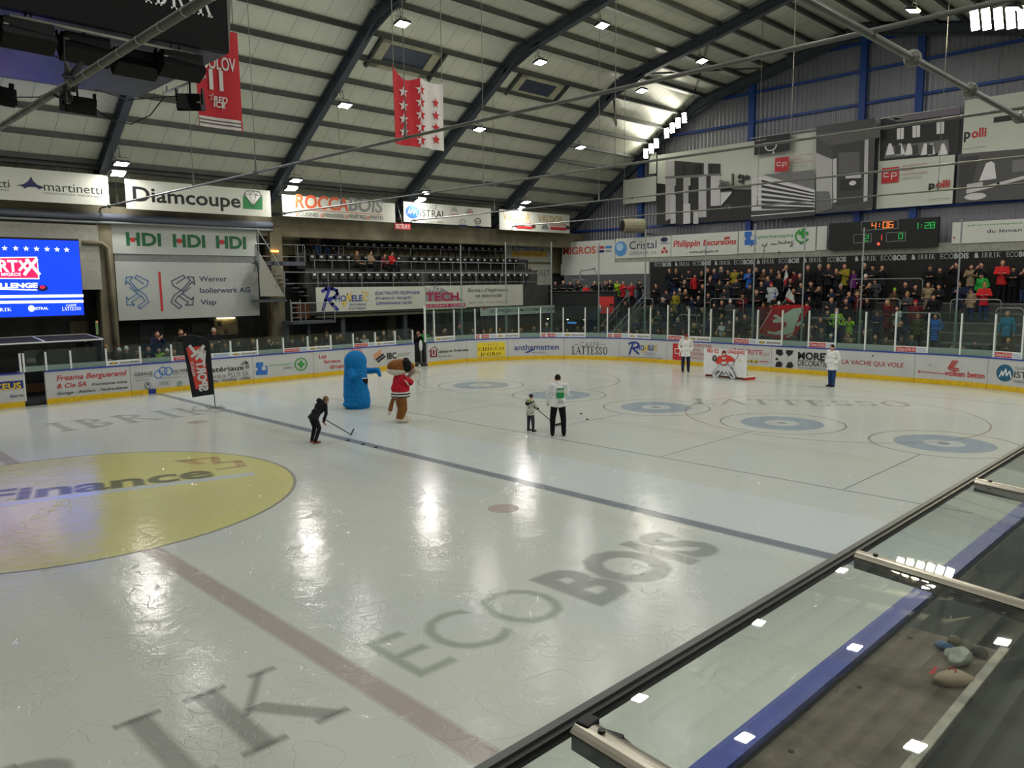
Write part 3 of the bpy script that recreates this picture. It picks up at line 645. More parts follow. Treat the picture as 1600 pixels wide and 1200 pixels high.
for k in range(34): y = 3-.62*k; m.tube([(-1, y-.012, 6.97), (-1, y+.012, 6.97)], .054, BAND, 8, False)
m.build('tape_band', tr0)
hang = [(7, 17.0, 11.2), (7, 9.5, 15.2), (7, 5.0, 16.0), (7, -2.4, 16.6), (15, 12.9, 12.9), (15, 3.6, 16.3), (15, -2.3, 16.6), (23, 11.5, 13.8), (23, 4.8, 16.1), (23, -4, 16.2), (31, 9.5, 15.2), (31, 1.5, 16.8), (31, -6.5, 15.6)]
for k, (X, y, zt) in enumerate(hang):
    z = {7: 7.66, 15: 7.8, 23: 7.86, 31: 7.9}[X]; m = MB(); m.tube([(X, y, z), (X, y, zt)], .011, ROD, 5); m.tube([(X, y, z), (X, y, z+.42)], [.045, .02], ROD, 6)
    tag(m.build('hanger_wire'), f'thin hanger wire holding a tie rod, {nth(k+1)} from the left', 'wire', 'thin hanger wires on the tie rods')
P1 = onX(1362, 47, 7)
rod('long_pipe', [(-6, P1[1], 7.60), (30.5, P1[1], 7.60)], .055, ROD, 'long grey pipe running lengthwise overhead at the upper right', 'pipe', [(8.6, P1[1], 7.6), (11.5, P1[1], 7.6), (14.9, P1[1], 7.6)])
for a, b, xa, xb in (((865, 235), (1050, 167), 31, 38.5), ((983, 117), (1185, 106), 31, 38.5), ((1112, 50), (1083, 152), 31, 38.5), ((958, 145), (968, 250), 31, 38.5)):
    m = MB(); m.bar(onX(*a, xa), onX(*b, xb), .1, .1, PURL); struct(m.build('roof_brace'), 'diagonal steel brace in the last roof bay', 'brace')
# skylights in the far roof slope
def on_slope(x, y, up=UP):
    d = ray(x, y); (ya, za), (yb, zb) = EAVE, KNEE; sl = (zb-za)/(yb-ya)
    t = (za+up+sl*(EYE[1]-ya)-EYE[2])/(d[2]-sl*d[1]); return Vector(EYE+d*t)
CREAM = mat('skylight_cream', (176, 174, 150), .6); SKYP = mat('skylight_pane', (70, 78, 96), .15, spec=.6)
for k, q in enumerate(([(603, 53), (697, 77), (663, 119), (574, 101)], [(822, 114), (888, 129), (856, 161), (789, 141)])):
    c = [on_slope(*p, UP-.02) for p in q]; X0, X1 = c[0].x*.5+c[3].x*.5, c[1].x*.5+c[2].x*.5; Y0, Y1 = (c[2].y+c[3].y)/2, (c[0].y+c[1].y)/2
    def S(x, y, up): sl = (KNEE[1]-EAVE[1])/(KNEE[0]-EAVE[0]); return (x, y, EAVE[1]+sl*(y-EAVE[0])+up)
    m = MB(); i = .45
    for xa, xb, ya, yb in ((X0, X1, Y0, Y0+(Y1-Y0)*.2), (X0, X1, Y1-(Y1-Y0)*.2, Y1), (X0, X0+i, Y0, Y1), (X1-i, X1, Y0, Y1)):
        m.hexa([S(xa, ya, UP-.10), S(xb, ya, UP-.10), S(xb, yb, UP-.10), S(xa, yb, UP-.10), S(xa, ya, UP-.005), S(xb, ya, UP-.005), S(xb, yb, UP-.005), S(xa, yb, UP-.005)], CREAM)
    o = struct(m.build('window_%d' % (k+1)), 'cream framed roof skylight', 'skylight')
    p = MB(); p.poly([S(x, y, UP-.02) for x, y in ((X0, Y0), (X1, Y0), (X1, Y1), (X0, Y1))], SKYP); p.build('pane', o)
    for xx in (X0-.15, X1+.15): p = MB(); p.bar(S(xx, Y0, .3), S(xx, Y1, .3), .12, .2, PURL); p.build('trimmer', o)
# far wall (left in the photo)
m = MB(); m.span((-26, 21, -.3), (39, 21.3, 8.0), DARKC); struct(m.build('wall_far'), 'dark concrete wall behind the far stand', 'wall')
m = MB(); m.span((-26, -24.3, -.3), (39, -24, 8.4), DARKC); struct(m.build('wall_near'), 'dark concrete wall of the near side', 'wall')
m = MB(); m.span((-26, 19.1, 6.75), (39, 19.5, 7.75), CONC); struct(m.build('beam_far'), 'stained concrete beam under the hanging banners', 'beam')
m = MB(); m.span((15.3, 20.7, 5.0), (38.9, 20.98, 7.2), mat('pale_concrete', (132, 124, 96), .85, var=.2, scale=1)); struct(m.build('wall_far_upper'), 'pale concrete wall behind the upper seats', 'wall')
m = MB(); m.tube([(-20, 18.92, 7.27), (14.8, 18.92, 7.27)], .16, mat('duct_bluegrey', (92, 98, 110), .5), 12); m.tube([(-20, 18.86, 7.03), (14.8, 18.86, 7.03)], .06, GALV, 8); tag(m.build('duct', smooth=True), 'blue grey duct and thin pipe along the far concrete beam', 'duct')
for X in (-9, -1, 7, 15, 23, 31):
    y = 19.25 if X < 15.5 else 20.75; m = MB(); m.span((X-.32, y-.3, .1), (X+.32, y+.3, 7.2), CONC); struct(m.build('column'), 'square concrete column', 'column')
m = MB(); a = onY(172, 370, 18.8); m.tube([(a[0]-1.1, 18.82, 6.15), (a[0]-.35, 18.82, 6.15), (a[0]-.12, 18.82, 5.95), (a[0]-.1, 18.82, .18)], .10, CONC, 10); tag(m.build('down_pipe', smooth=True), 'pale down pipe bending down the concrete column', 'pipe')
# gable wall (right in the photo)
m = MB(); m.raw([(39, y, z) for y, z in [(-21.2, 5.5), (21.2, 5.5), (21.2, 7.5+.5), (9.8, 15.6), (0, 17.8), (-9.8, 15.6), (-21.2, 8)]]+[(39.15, y, z) for y, z in [(-21.2, 5.5), (21.2, 5.5), (21.2, 8), (9.8, 15.6), (0, 17.8), (-9.8, 15.6), (-21.2, 8)]], [(0, 1, 2, 3, 4, 5, 6), (7, 8, 9, 10, 11, 12, 13)], CLAD)
struct(m.build('wall_end'), 'grey violet ribbed gable cladding', 'wall')
for y, zt in ((14.1, 12.2), (9.9, 14.9), (6.2, 15.9), (1.8, 16.8), (-.15, 17.0), (-2.97, 16.6), (-8.4, 15.4), (-14.1, 12.2)):
    if y in (9.9, 1.8): continue
    m = MB(); m.span((38.72, y-.17, 5.6), (38.98, y+.17, zt), BLS); struct(m.build('gable_column'), 'bright blue steel column on the gable', 'column')
for px, py in ((1345, 112), (1345, 163), (1440, 47), (1130, 346)):
    z = onX(px, py, 38.9)[2]; yy = 19.2-(z-9)*1.45 if z > 9 else 20.6; yy = min(20.6, yy); m = MB(); m.bar((38.9, yy, z), (38.9, -yy, z), .14, .14, BLS); struct(m.build('gable_rail'), 'blue steel rail along the gable', 'rail')

# ------------------------------------------------------------------ floodlights
HOUS = mat('lamp_housing', (60, 64, 66), .5, .3); LENS = glow(255, 250, 246, LAMP); LENSW = glow(255, 246, 214, LAMP*.75)
def lamp_mesh(w=.50, d=.38):
    r = empty('floodlight', (0, 0, 0)); m = MB(); m.box((0, 0, .05), (w+.06, d+.06, .1), HOUS); m.box((0, 0, .12), (w*.6, d*.5, .06), HOUS); ho = m.build('housing'); par(ho, r)
    m = MB(); m.poly([(-w/2, -d/2, -.003), (-w/2, d/2, -.003), (w/2, d/2, -.003), (w/2, -d/2, -.003)], LENS); par(m.build('lens'), ho)
    m = MB(); m.tube([(-w/2-.02, 0, .05), (-w/2-.02, 0, .3), (w/2+.02, 0, .3), (w/2+.02, 0, .05)], .014, HOUS, 5); m.tube([(0, 0, .3), (0, 0, .75)], .014, HOUS, 5); par(m.build('bracket'), r)
    m = MB(); m.box((-.16, 0, .66), (.13, .15, .15), mat('junction_grey', (150, 154, 152), .5)); m.tube([(-.16, .05, .6), (-.08, .05, .45), (0, 0, .3)], .01, HOUS, 5); par(m.build('junction_box'), r)
    return r
LENSES = {X: glow(255, 250, 246, LAMP*f_) for X, f_ in ((-9, 1.1), (-1, 1.0), (7, .95), (15, 1.0), (23, 1.05), (31, 1.05))}
proto = lamp_mesh(); first = True
slots = [(18.0, 8.98), (17.5, 9.34), (13.0, 12.12), (8.7, 14.55), (5.0, 15.35), (.8, 16.3)]
def near(s): return [(-y, z) for y, z in s]
nm = {-1: 'behind the scoreboard cube', 7: 'left of the gem banner', 15: 'left of the orange banner', 23: 'left of the round-logo banner', 31: 'left of the gold-lettered banner', -9: 'before mid-ice'}
for X in (-9, -1, 7, 15, 23, 31):
    allp = [(y, z, k) for k, (y, z) in enumerate(slots)]+[(y, z, k+6) for k, (y, z) in enumerate(near(slots[:5]))]
    for y, z, k in allp:
        if X == -9 and k not in (2, 4, 8, 10): continue
        if X == 31 and k == 5: continue
        if X == 7 and y > 0 and k in (2, 3, 4): pass
        o = proto if first else copy_tree(proto); first = False
        o.location = (X+.43, y, z); ln_ = [c_ for c_ in o.children_recursive if c_.name.startswith('lens')][0].material_slots[0]; ln_.link = 'OBJECT'; ln_.material = LENSES[X]; o.rotation_euler = (-.25 if y > 2 else .25 if y < -2 else 0, 0, random.uniform(-.1, .1))
        tag(o, f'white floodlight on the beam {nm[X]}, {nth(k+1)} up from the far eave', 'floodlight', 'floodlights under the roof beams')
def panel_lamp(c, w, h, dirv, label, len_m):
    d = Vector(dirv).normalized(); u = Vector((0, 0, 1)); sd = d.cross(u).normalized(); u = sd.cross(d).normalized(); c = Vector(c)
    r = empty('gable_floodlight', c, label, 'floodlight', 'floodlight bank on the gable')
    m = MB(); q = lambda a, b, o: c+sd*a+u*b+d*o
    m.hexa([q(sx*w/2*1.1, sy*h/2*1.05, o) for o in (-.12, -.01) for sx, sy in ((-1, -1), (1, -1), (1, 1), (-1, 1))], HOUS); ho = m.build('housing', r)
    m = MB(); m.poly([q(sx*w/2, sy*h/2, 0) for sx, sy in ((-1, -1), (1, -1), (1, 1), (-1, 1))], len_m); m.build('lens', ho)
    tp = q(0, h/2, -.06); ay = abs(tp.y); zr = (KNEE[1]+(RIDGE[1]-KNEE[1])*(1-ay/KNEE[0]) if ay < KNEE[0] else KNEE[1]-(ay-KNEE[0])*.667)+UP-.02; m = MB(); m.tube([tp, (tp.x, tp.y, zr)], .03, HOUS, 6); m.build('bracket', r)
GL2 = glow(255, 250, 232, LAMP*.4); GL3 = glow(255, 240, 196, LAMP*.9)
for k, (x, y) in enumerate([(1009, 240), (1017.5, 232), (1025.5, 224), (1041.5, 208), (1050.5, 200), (1059.5, 192), (1069, 184)]):
    c = onX(x, y, 38.2); panel_lamp(c, .26, .58, (-1, -.45, -.35), f'bright panel of the sloping floodlight row, {nth(k+1)} from the bottom', GL2)
for k, (x, y) in enumerate([(1523, 31), (1541, 30), (1560, 29), (1579, 28), (1597, 27), (1615, 26)]):
    c = onX(x, y, 34.0); panel_lamp(c, .31, .85, (-1, .05, -.5), f'bright panel of the level floodlight row at the upper right, {nth(k+1)} along', GL3)
# ------------------------------------------------------------------ banners under the far eave
SB = Surf('Y', 18.3); FACE = mat('banner_vinyl', (202, 206, 192), .45, var=.03, scale=.8)
P = board('hanging_banner', 'white banner with dark blue tent-shaped logo, left end of the row under the eave', SB, (-95, 306), (168, 274), FACE, .03)
for dx, dy in ((0, 0), (-145, -10.5)):
    P.text('martinetti', (69+dx, 297.7+dy), (159+dx, 290.6+dy*.93), BLACK, -.004); P.text('construction métallique', (69+dx, 302.6+dy), (159+dx, 305+dy*.93), GREY, space=1.15)
    P.poly([(x/6.667+dx, 240+y/6.667+dy) for x, y in ((165, 330), (240, 320), (290, 290), (325, 240), (345, 285), (390, 325), (470, 355), (430, 362), (415, 375), (380, 352), (330, 345), (285, 350), (255, 365), (240, 345), (215, 335))], NAVY)
P.fin()
P = board('hanging_banner', 'white banner with bold black lettering and a gem on a green square', SB, (198, 326), (422, 298), FACE, .03)
P.text('Diamcoupe', (208, 313.5), (375.3, 304.4), BLACK, .02); P.poly([(379.6, 305.5), (379.8, 326), (410, 327.5), (410, 307)], GREEN)
gem = [(381.6, 303.2), (386, 298), (404, 299.3), (408.4, 306), (395.2, 322)]; P.poly(gem, WHITE); P.line(gem+gem[:1], 1.0, BLACK); P.line([(381.6, 303.2), (408.4, 306)], .6, BLACK); P.line([(390, 304), (395.2, 322), (400, 305)], .6, BLACK); P.line([(388, 299), (390, 304), (395, 299), (400, 305), (403, 300)], .6, BLACK)
P.fin()
P = board('hanging_banner', 'white banner with orange and grey capitals above four red tick boxes', SB, (442, 337.5), (617, 318), FACE, .03)
P.text('ROCCA', (461, 323.5), (544, 310.4), ORG, .03, .12); P.text('BOIS', (544.6, 328.6), (597.8, 313.6), ink(132, 134, 134), .03, .12); P.line([(462, 326.6), (597, 335.4)], .8, ORG)
for t, a, b in (('CUISINES', 468, 497), ('MENUISERIE', 507, 537), ('FENÊTRES', 545, 571), ('PORTES', 578.6, 598)):
    y = 337+(a-468)*.05; P.text(t, (a, y), (b, y-5.6+(b-a)*.05), ink(70, 70, 70)); P.line([(a-6, y-.3), (a-6, y-4.6), (a-2, y-4.4), (a-2, y), (a-6, y-.3)], .6, ORG); P.line([(a-5, y-3), (a-4, y-1), (a-1.6, y-5.2)], .7, ORG)
P.fin()
P = board('hanging_banner', 'white banner with a round blue script logo and small car emblems', SB, (631, 346.5), (767, 326), FACE, .03)
P.ring((644.4, 331), 10.6, ink(40, 90, 150)); P.line([(637, 334), (640, 327), (641, 334), (645, 326), (646.4, 334), (650, 327.5), (651, 336), (654, 338)], .9, WHITE)
P.text('GARAGE', (656.6, 326), (683, 320.6), GREY); P.text('ISTRAL', (656.6, 338), (696, 330), BLACK); P.text('MARTIGNY · SIERRE', (662, 347), (692, 345.6), GREY)
P.line([(705, 331), (709.5, 327), (714, 331.6)], 1.0, GREY); P.line([(705, 328), (709.5, 324), (714, 328.6)], 1.0, GREY); P.line([(703, 335), (716, 336)], .8, RED)
P.ring((733.6, 331.5), 5, GREY, .8); P.line([(733.6, 327), (733.6, 336)], 1.2, RED); P.line([(730, 331.5), (737, 331.5)], 1.2, RED); P.ring((722.6, 346), 4.6, GREY, .8, 3.2); P.line([(717, 351.3), (729, 352)], 1.3, BLUE); P.ring((746, 345.6), 5, BLACK, .8); P.line([(741.5, 345), (746, 346.5), (750.5, 345)], .8, BLACK); P.line([(742, 353), (750.5, 353.6)], 1.2, BLUE)
P.fin()
P = board('hanging_banner', 'white banner with gold capitals printed twice above small red words', SB, (780.5, 358.5), (890, 336), FACE, .03)
gold = ink(170, 140, 56)
for a, b, c, d in ((786, 343.6, 828.7, 334.8), (840.4, 346.4, 879.4, 338.8)): P.text('VALDOR', (a, b), (c, d), gold, .006)
for x, y in ((806.6, 350.6), (859.6, 352.6)): P.text('RACLETTE', (x, y), (x+24, y-2.4), RED); P.rect((x, y+6), (x+25, y+3.4), RED); P.ring((x+27, y+3), 3, ink(90, 40, 40))
P.poly([(845.5, 357.4), (848, 351), (854, 350.6), (856.5, 358)], GREY); P.fin()
m = MB(); q = Surf('Y', 18.1); pr = Print(q, m); (a, b), (c, d) = q.uv(617, 358), q.uv(641.5, 350); m.span((a, 18.1, b), (c, 18.13, d), RED); pr.o = .004; pr.text('SECTEUR E', (618.5, 356.3), (640, 351.5), WHITE, .015); m.tube([((a+c)/2, 18.12, d), ((a+c)/2, 18.8, 9.3)], .012, ROD, 5); tag(m.build('sector_sign'), 'small red sector sign hanging under the banners', 'sign')
for o in [q for q in COL.objects if q.name.split('.')[0] == 'hanging_banner']:
    xs_ = [v.co.x for v in o.data.vertices]; zt_ = max(v.co.z for v in o.data.vertices); h = MB()
    for k in range(5): x_ = min(xs_)+.2+(max(xs_)-min(xs_)-.4)*k/4; h.tube([(x_, 18.31, zt_-.02), (x_, 18.8, 9.3)], .012, ROD, 5)
    h.build('hook', o)
# panels between the concrete columns
SP = Surf('Y', 19.05); PF = mat('panel_white', (176, 182, 176), .5, var=.04, scale=1)
P = board('wall_banner', 'white panel with three green and red word marks between concrete columns', SP, (176, 396), (400, 358.5), PF, .05)
gr = ink(20, 96, 60)
for a, b, c, d, e in ((197.6, 382.8, 251, 365.6, 207), (270.6, 385.2, 320, 368.4, 279.8), (338, 387, 383.7, 370.8, 346)): P.text('HDI', (a, b), (c, d), gr, .035); P.poly([(e-3, 378+(a-197)*.024), (e+3.6, 378.3+(a-197)*.024), (e+3.6, 371.6+(a-197)*.024), (e-3, 371.3+(a-197)*.024)], RED)
P.fin()
m = MB(); a = SP.uv(178, 407)[1]; m.span((7.4, 19.08, a-.02), (14.2, 19.14, SP.uv(176, 396)[1]), mat('slat_grey', (118, 120, 120), .5)); tag(m.build('louvre_strip'), 'grey strip between the two white panels on the columns', 'panel')
P = board('wall_banner', 'large white panel with blue and navy arrow emblems beside a red bar', SP, (186, 501), (402, 411), PF, .05)
P.text('Werner', (311.4, 439.7), (354.3, 431.8), NAVY, .008); P.text('Isolierwerk AG', (312.6, 457.7), (390.5, 448.9), NAVY, .008); P.text('Visp', (313.5, 476), (337.7, 468), NAVY, .008)
P.poly([(251.5, 486), (255.2, 486), (250.5, 424.5), (247, 424.5)], RED)
def arrows(x, s, m):
    f = lambda a, b: (x+s*a, b)
    P.line([f(0, 433), f(11, 432.6), f(6, 438), f(18, 452), f(31, 461), f(36, 472), f(23, 482), f(19, 478.6), f(30, 470), f(26, 464), f(6, 449)], 1.2, m)
    P.line([f(1, 434), f(-1, 444), f(3, 440), f(17, 455), f(33, 446), f(35, 439), f(17, 430), f(14, 434), f(28, 443)], 1.2, m)
    P.line([f(18, 459), f(4, 468), f(1, 464), f(2, 476), f(13, 476.6), f(9, 472), f(24, 462)], 1.2, m)
arrows(196.5, 1, ink(40, 104, 170)); arrows(303, -1, NAVY); P.fin()
# banners on the front of the upper stand
SU = Surf('Y', 17.95)
P = board('stand_banner', 'white banner with a big blue script R on the upper stand front', SU, (495, 488), (664, 447.3), FACE, .02)
bigR(P, 503, 449, 529, 485, ink(40, 50, 150)); bl = ink(50, 70, 150); P.text('HO', (524, 471), (540.6, 461.5), bl, .02); P.line([(541, 470), (542.5, 459), (547, 470.5), (548.6, 457.5)], 2.0, YEL); P.poly([(534, 472), (541, 472), (537.5, 480)], YEL); P.text('ELE', (549.5, 470.6), (566, 461.2), bl, .02); P.text('C', (567, 470), (575, 461), YEL, .02)
P.text('SARL', (564.5, 458.8), (576, 455), YEL); P.text('ENTREPRISE', (546, 477.6), (572.4, 473.8), bl, 0, .25); P.text('ÉLECTRIQUE', (545, 483.6), (571.5, 479.4), bl, 0, .25)
P.text('ÉLECTRICITÉ-TÉLÉPHONE', (585.9, 460.4), (655.9, 454.8), bl, .008, .2); P.text('ÉTUDES ET PROJETS', (586.4, 468), (642.4, 463.2), bl, .008, .2); P.text('DÉPANNAGE 24/24', (587.3, 476), (642.4, 470.4), bl, .008, .2); P.fin()
P = board('stand_banner', 'white banner with magenta capitals over a grey triangle', SU, (664.5, 484), (728, 446), FACE, .02)
mg = ink(176, 40, 90); P.poly([(665.3, 470.5), (665, 449), (684, 446.8), (726, 470)], ink(140, 140, 138)); P.text('PRO', (667, 455.2), (688, 448.4), WHITE, .01); P.text('TECH', (665.4, 470.6), (716.7, 457), mg, .03); P.rect((665.4, 481), (727, 473.6), mg); P.text('LAURENT LÉGER', (667, 479.6), (726, 474.8), WHITE, .005, space=1.25); P.fin()
P = board('stand_banner', 'white banner with black italic engineering office lettering', SU, (728.5, 480), (817, 444.5), FACE, .02)
P.text("Bureau d'ingénieurs", (731, 456.2), (794, 449.8), BLACK, .006, .2); P.text('en électricité', (743, 464.8), (783.5, 458.4), BLACK, .006, .2); P.text('Saxon - Sion   www.protech-vs.ch', (732, 474.2), (794, 469.8), GREY, 0, .2); P.fin()
ST = Surf('Y', 17.5)
P = board('stand_banner', 'long pale banner with one line of black capitals below the upper stand', ST, (751, 494), (925.5, 474.6), mat('banner_pale', (196, 206, 200), .5), .02)
P.text('SOUTENEZ LE MOUVEMENT JUNIOR DU RED ICE', (766, 488.6), (909.5, 478.4), BLACK, .008)
for x, y in ((758, 482.5), (915.5, 479)): P.star((x-2, y), 3, RED); P.text('RED', (x, y+1), (x+5.5, y-1.6), RED)
P.fin()
SN = Surf('Y', 20.6)
P = board('wall_banner', 'pale panel with a yellow web address strip near the hall corner', SN, (791, 408.5), (861, 378.5), FACE, .03)
P.text('SALAMIN', (800, 386.2), (829, 380.6), BLUE, .015); P.text('ELECTRICITE SA', (800, 392), (850, 387.6), BLUE, .015); P.rect((799.3, 400.4), (853.6, 393.2), ink(222, 180, 60)); P.text('www.salaminsa.ch', (804, 398.8), (847, 394.8), ink(90, 80, 50)); P.fin()
P = board('wall_banner', 'pale panel with grey capitals below the yellow-strip panel', SN, (791, 446), (862, 413), FACE, .03)
P.text('GARDO MORET', (796, 431.5), (858.8, 422), GREY, .01); P.fin()

# ------------------------------------------------------------------ blue video screen on the far side
SW = Surf('Y', 17.0); DARK = mat('screen_case', (18, 18, 22), .5)
m = MB(); a, b, c, d = *SW.uv(131, 489), *SW.uv(123, 376); x0 = -1.2; m.span((x0, 17.03, 3.16), (5.45, 17.3, 6.2), DARK); scr = tag(m.build('video_screen'), 'large lit blue video screen above the far players bench', 'screen')
EB = glow(0, 56, 255, 1.2); EW = glow(240, 244, 255, 1.2); ER = glow(240, 26, 86, 1.1); ED = glow(20, 24, 60, .5)
m = MB(); m.poly([(x0+.04, 17.02, 3.2), (5.43, 17.02, 3.2), (5.43, 17.02, 6.12), (x0+.04, 17.02, 6.12)], EB); P = Print(SW, m, -.016, .002)
for k, (x, y) in enumerate([(7.5, 387.8), (24.8, 388), (41, 388.5), (57.2, 388.8), (73.6, 389.3), (89.2, 389.8), (104.2, 390.3), (-10, 387.4), (-28, 387)]): P.star((x, y), 4.4, EW)
P.poly([(-60, 435), (61.5, 436.3), (61, 427), (58, 401), (-60, 402.5)], EW); P.poly([(-60, 434), (59.8, 434.6), (57.4, 402.6), (-60, 404)], ER); P.text('SPORT', (-50, 424), (27, 407), EW, .03); P.line([(30.5, 422), (43, 408)], 3.6, EW); P.line([(31, 408), (42, 422)], 3.6, EW)
P.line([(38.5, 428.4), (56.5, 405.6)], 4.6, EW); P.line([(42, 406), (61, 428)], 4.6, EW); P.text('MIGROS', (2, 431), (32, 426.4), EW, .015)
P.text('CHALLENGE', (-38, 450.2), (58.5, 442.4), EW, .05); P.poly([(-40, 451.5), (58, 454), (58, 452.4), (-40, 449.4)], EW); P.ring((66.5, 450.2), 8.4, ED, 0, 5); P.ring((66, 448.6), 4, ER, .4, 2.4)
for y in (462.5, 471.2): P.poly([(-50, y+4.2-.2), (130, y+1.6), (130, y-2.6), (-50, y-.4)], EW)
P.serif('IBRIK', (-12, 486.6), (17.6, 481), EW); P.ring((48.8, 482), 5, EW); P.text('ISTRAL', (54.5, 484), (75, 479.6), EW, .012); P.text('CAFFÈ', (103, 478.6), (118.6, 475.4), EW); P.serif('LATTESSO', (97, 485.2), (125.6, 479.4), EW)
m.build('display', scr)
m = MB(); q = Surf('Y', 19.02); m.span((-6, 18.86, 4.2), (6.75, 18.94, 6.9), WBRD); tag(m.build('backing_board'), 'plain old white panel behind the blue video screen', 'panel')

# ------------------------------------------------------------------ rink end: signs, clock, posters
SE = Surf('X', 37.55); BF = mat('band_white', (208, 213, 203), .45, var=.04, scale=.7)
def eboard(x0, yb, x1, yt, label): return board('band_sign', label, SE, (x0, yb), (x1, yt), BF, .06, 'sign')
P = eboard(878, 413, 961, 374, 'white band sign with red capitals at the left end of the end wall'); P.text('MIGROS', (879.8, 398), (930.9, 384.8), ink(200, 70, 40), .02); P.rect((934, 389), (944, 384.4), ink(180, 60, 80)); P.rect((934, 395), (944, 390.4), NAVY); P.rect((946, 388.4), (956, 384), ink(60, 130, 190)); P.rect((946, 393.6), (956, 391), GREY); P.fin()
P = eboard(961.5, 404, 1048, 368, 'white band sign with a blue egg-shaped emblem'); P.ring((970, 388.8), 9.8, ink(84, 150, 206), 0, 11.8); P.ring((968.6, 385.8), 5.4, ink(170, 206, 232), 0, 6); P.text('Cristal', (983.4, 389.6), (1026, 375.4), NAVY, .004); P.text('GARAGE SA', (983.4, 398), (1026, 391.6), GREY, -.006, space=1.2)
P.ring((1038, 374.4), 5.6, NAVY, 0, 3.6); P.text('SUBARU', (1031, 381.6), (1046, 378.6), BLACK)
for x, y in ((1038.3, 388), (1035.4, 393.4), (1041.4, 393)): P.poly([(x-2.6, y), (x, y+3), (x+2.6, y), (x, y-3)], RED)
P.fin()
P = eboard(1048.5, 401, 1153, 361.5, 'white band sign with red brush-style excursion lettering'); P.text('Philippin', (1052, 386), (1094, 374.4), RED, .03, .15); P.text('Excursions', (1098.6, 383.6), (1150.8, 372.4), RED, .03, .15); P.rect((1132, 374), (1140.6, 370), RED); P.text('www.philippin.ch', (1077, 395.6), (1123, 390), BLACK, .008); P.fin()
P = eboard(1153.5, 396.5, 1275, 354, 'white band sign with a blue puzzle square and green cross'); puzzle(P, 1163.4, 361.6, 1182, 383, LBL); P.text('pharmacieplus', (1185, 372.4), (1240, 364.4), GRN2); P.text('lauber', (1215.9, 381.4), (1240, 374.6), BLACK); plus(P, (1255.4, 364.6), 7.8, GRN2, .36); P.ring((1254, 368.4), 12, GRN2, .78, 11, 110, 330)
for a in ([(1173, 384.5), (1176, 382)], [(1191, 382), (1195, 385.5), (1199, 380.4)], [(1205, 381.6), (1214, 381.2)], [(1234.5, 385), (1240, 380)], [(1236, 383.4), (1238.4, 385)], [(1250, 380.6), (1255, 380.2)], [(1194.4, 389), (1194.4, 394)], [(1217.5, 392), (1217.5, 398)]): P.line(a, 1.2, BLACK)
P.fin()
P = eboard(1275.5, 391, 1292.5, 353, 'narrow blank plate between green cross sign and game clock'); P.fin()
P = eboard(1486.5, 381, 1660, 338, 'white band sign with green and black lettering right of the game clock'); P.text('pharmacieplus', (1512, 353.6), (1598, 346.4), GRN2, .004); P.text('du léman', (1542, 364), (1596.5, 356), BLACK, .002); P.ring((1475+16, 371.5), 1.6, RED); P.fin()
m = MB(); m.span((37.6, -20, 5.58), (38.2, 20, 6.05), mat('beam_pale', (150, 152, 140), .7, var=.15)); struct(m.build('beam_end'), 'pale beam under the band of signs', 'beam')
m = MB(); a = onX(880, 375, 37.4); m.span((37.5, 12.4, 4.85), (37.59, 20, 5.62), BF); tag(m.build('fascia_board'), 'white fascia panel under the red capitals sign in the corner', 'panel')
# clock
SK = Surf('X', 37.3); (a, b), (c, d) = SK.uv(1293.5, 391), SK.uv(1467, 341); m = MB(); m.span((37.32, -a, b), (37.55, -c, d+.08), mat('clock_case', (14, 18, 16), .5))
P = Print(SK, m, -.012, .002); am = glow(255, 150, 70, .9); gn = glow(40, 190, 90, .7); rd = glow(240, 90, 60, .7)
def digits(P, t, bl, tr, m):
    seg = {'0': 'abcdef', '1': 'bc', '2': 'abged', '4': 'fgbc', '6': 'afgedc', '8': 'abcdefg', '3': 'abgcd'}; (u0, v0), (u1, v1) = P.s.uv(*bl), P.s.uv(*tr); n = len(t); w = (u1-u0)/n; h = v1-v0
    for k, ch in enumerate(t):
        if ch == ' ': continue
        x = u0+k*w; g = w*.7; L = {'a': ((0, 1), (1, 1)), 'b': ((1, 1), (1, .5)), 'c': ((1, .5), (1, 0)), 'd': ((0, 0), (1, 0)), 'e': ((0, 0), (0, .5)), 'f': ((0, .5), (0, 1)), 'g': ((0, .5), (1, .5))}
        dots = [((.5, .3), (.5, .3)), ((.5, .7), (.5, .7))] if ch == ':' else [L[q] for q in seg[ch]]
        for (ax, ay), (bx, by) in dots:
            for i in range(4):
                f = i/3; cx = x+g*(ax+(bx-ax)*f); cy = v0+h*(ay+(by-ay)*f); r = h*.065; P.mb.poly([P.P(cx-r, cy-r), P.P(cx+r, cy-r), P.P(cx+r, cy+r), P.P(cx-r, cy+r)], m)
digits(P, '4:06', (1362, 357), (1398, 346), am); digits(P, '1:28', (1428, 357.6), (1463, 347), gn); digits(P, '2', (1351, 376.5), (1359, 368), gn); digits(P, '0', (1404, 373), (1413, 364.5), gn); digits(P, '1', (1374, 375), (1379, 367), rd)
fr = ink(150, 152, 150)
for q in ([(1345.5, 360), (1345.5, 346.6), (1403, 343.4), (1403, 356.6), (1345.5, 360)], [(1333.6, 380), (1333.6, 366.8), (1361, 365), (1361, 378), (1333.6, 380)], [(1385, 377.6), (1385, 364), (1414.6, 362.4), (1414.6, 376), (1385, 377.6)]): P.line(q, .7, fr)
P.poly([(1369.5, 381), (1372.6, 378), (1375.6, 381), (1372.6, 384)], rd); tag(m.build('game_clock'), 'black electronic game clock with orange and green digits', 'scoreboard')
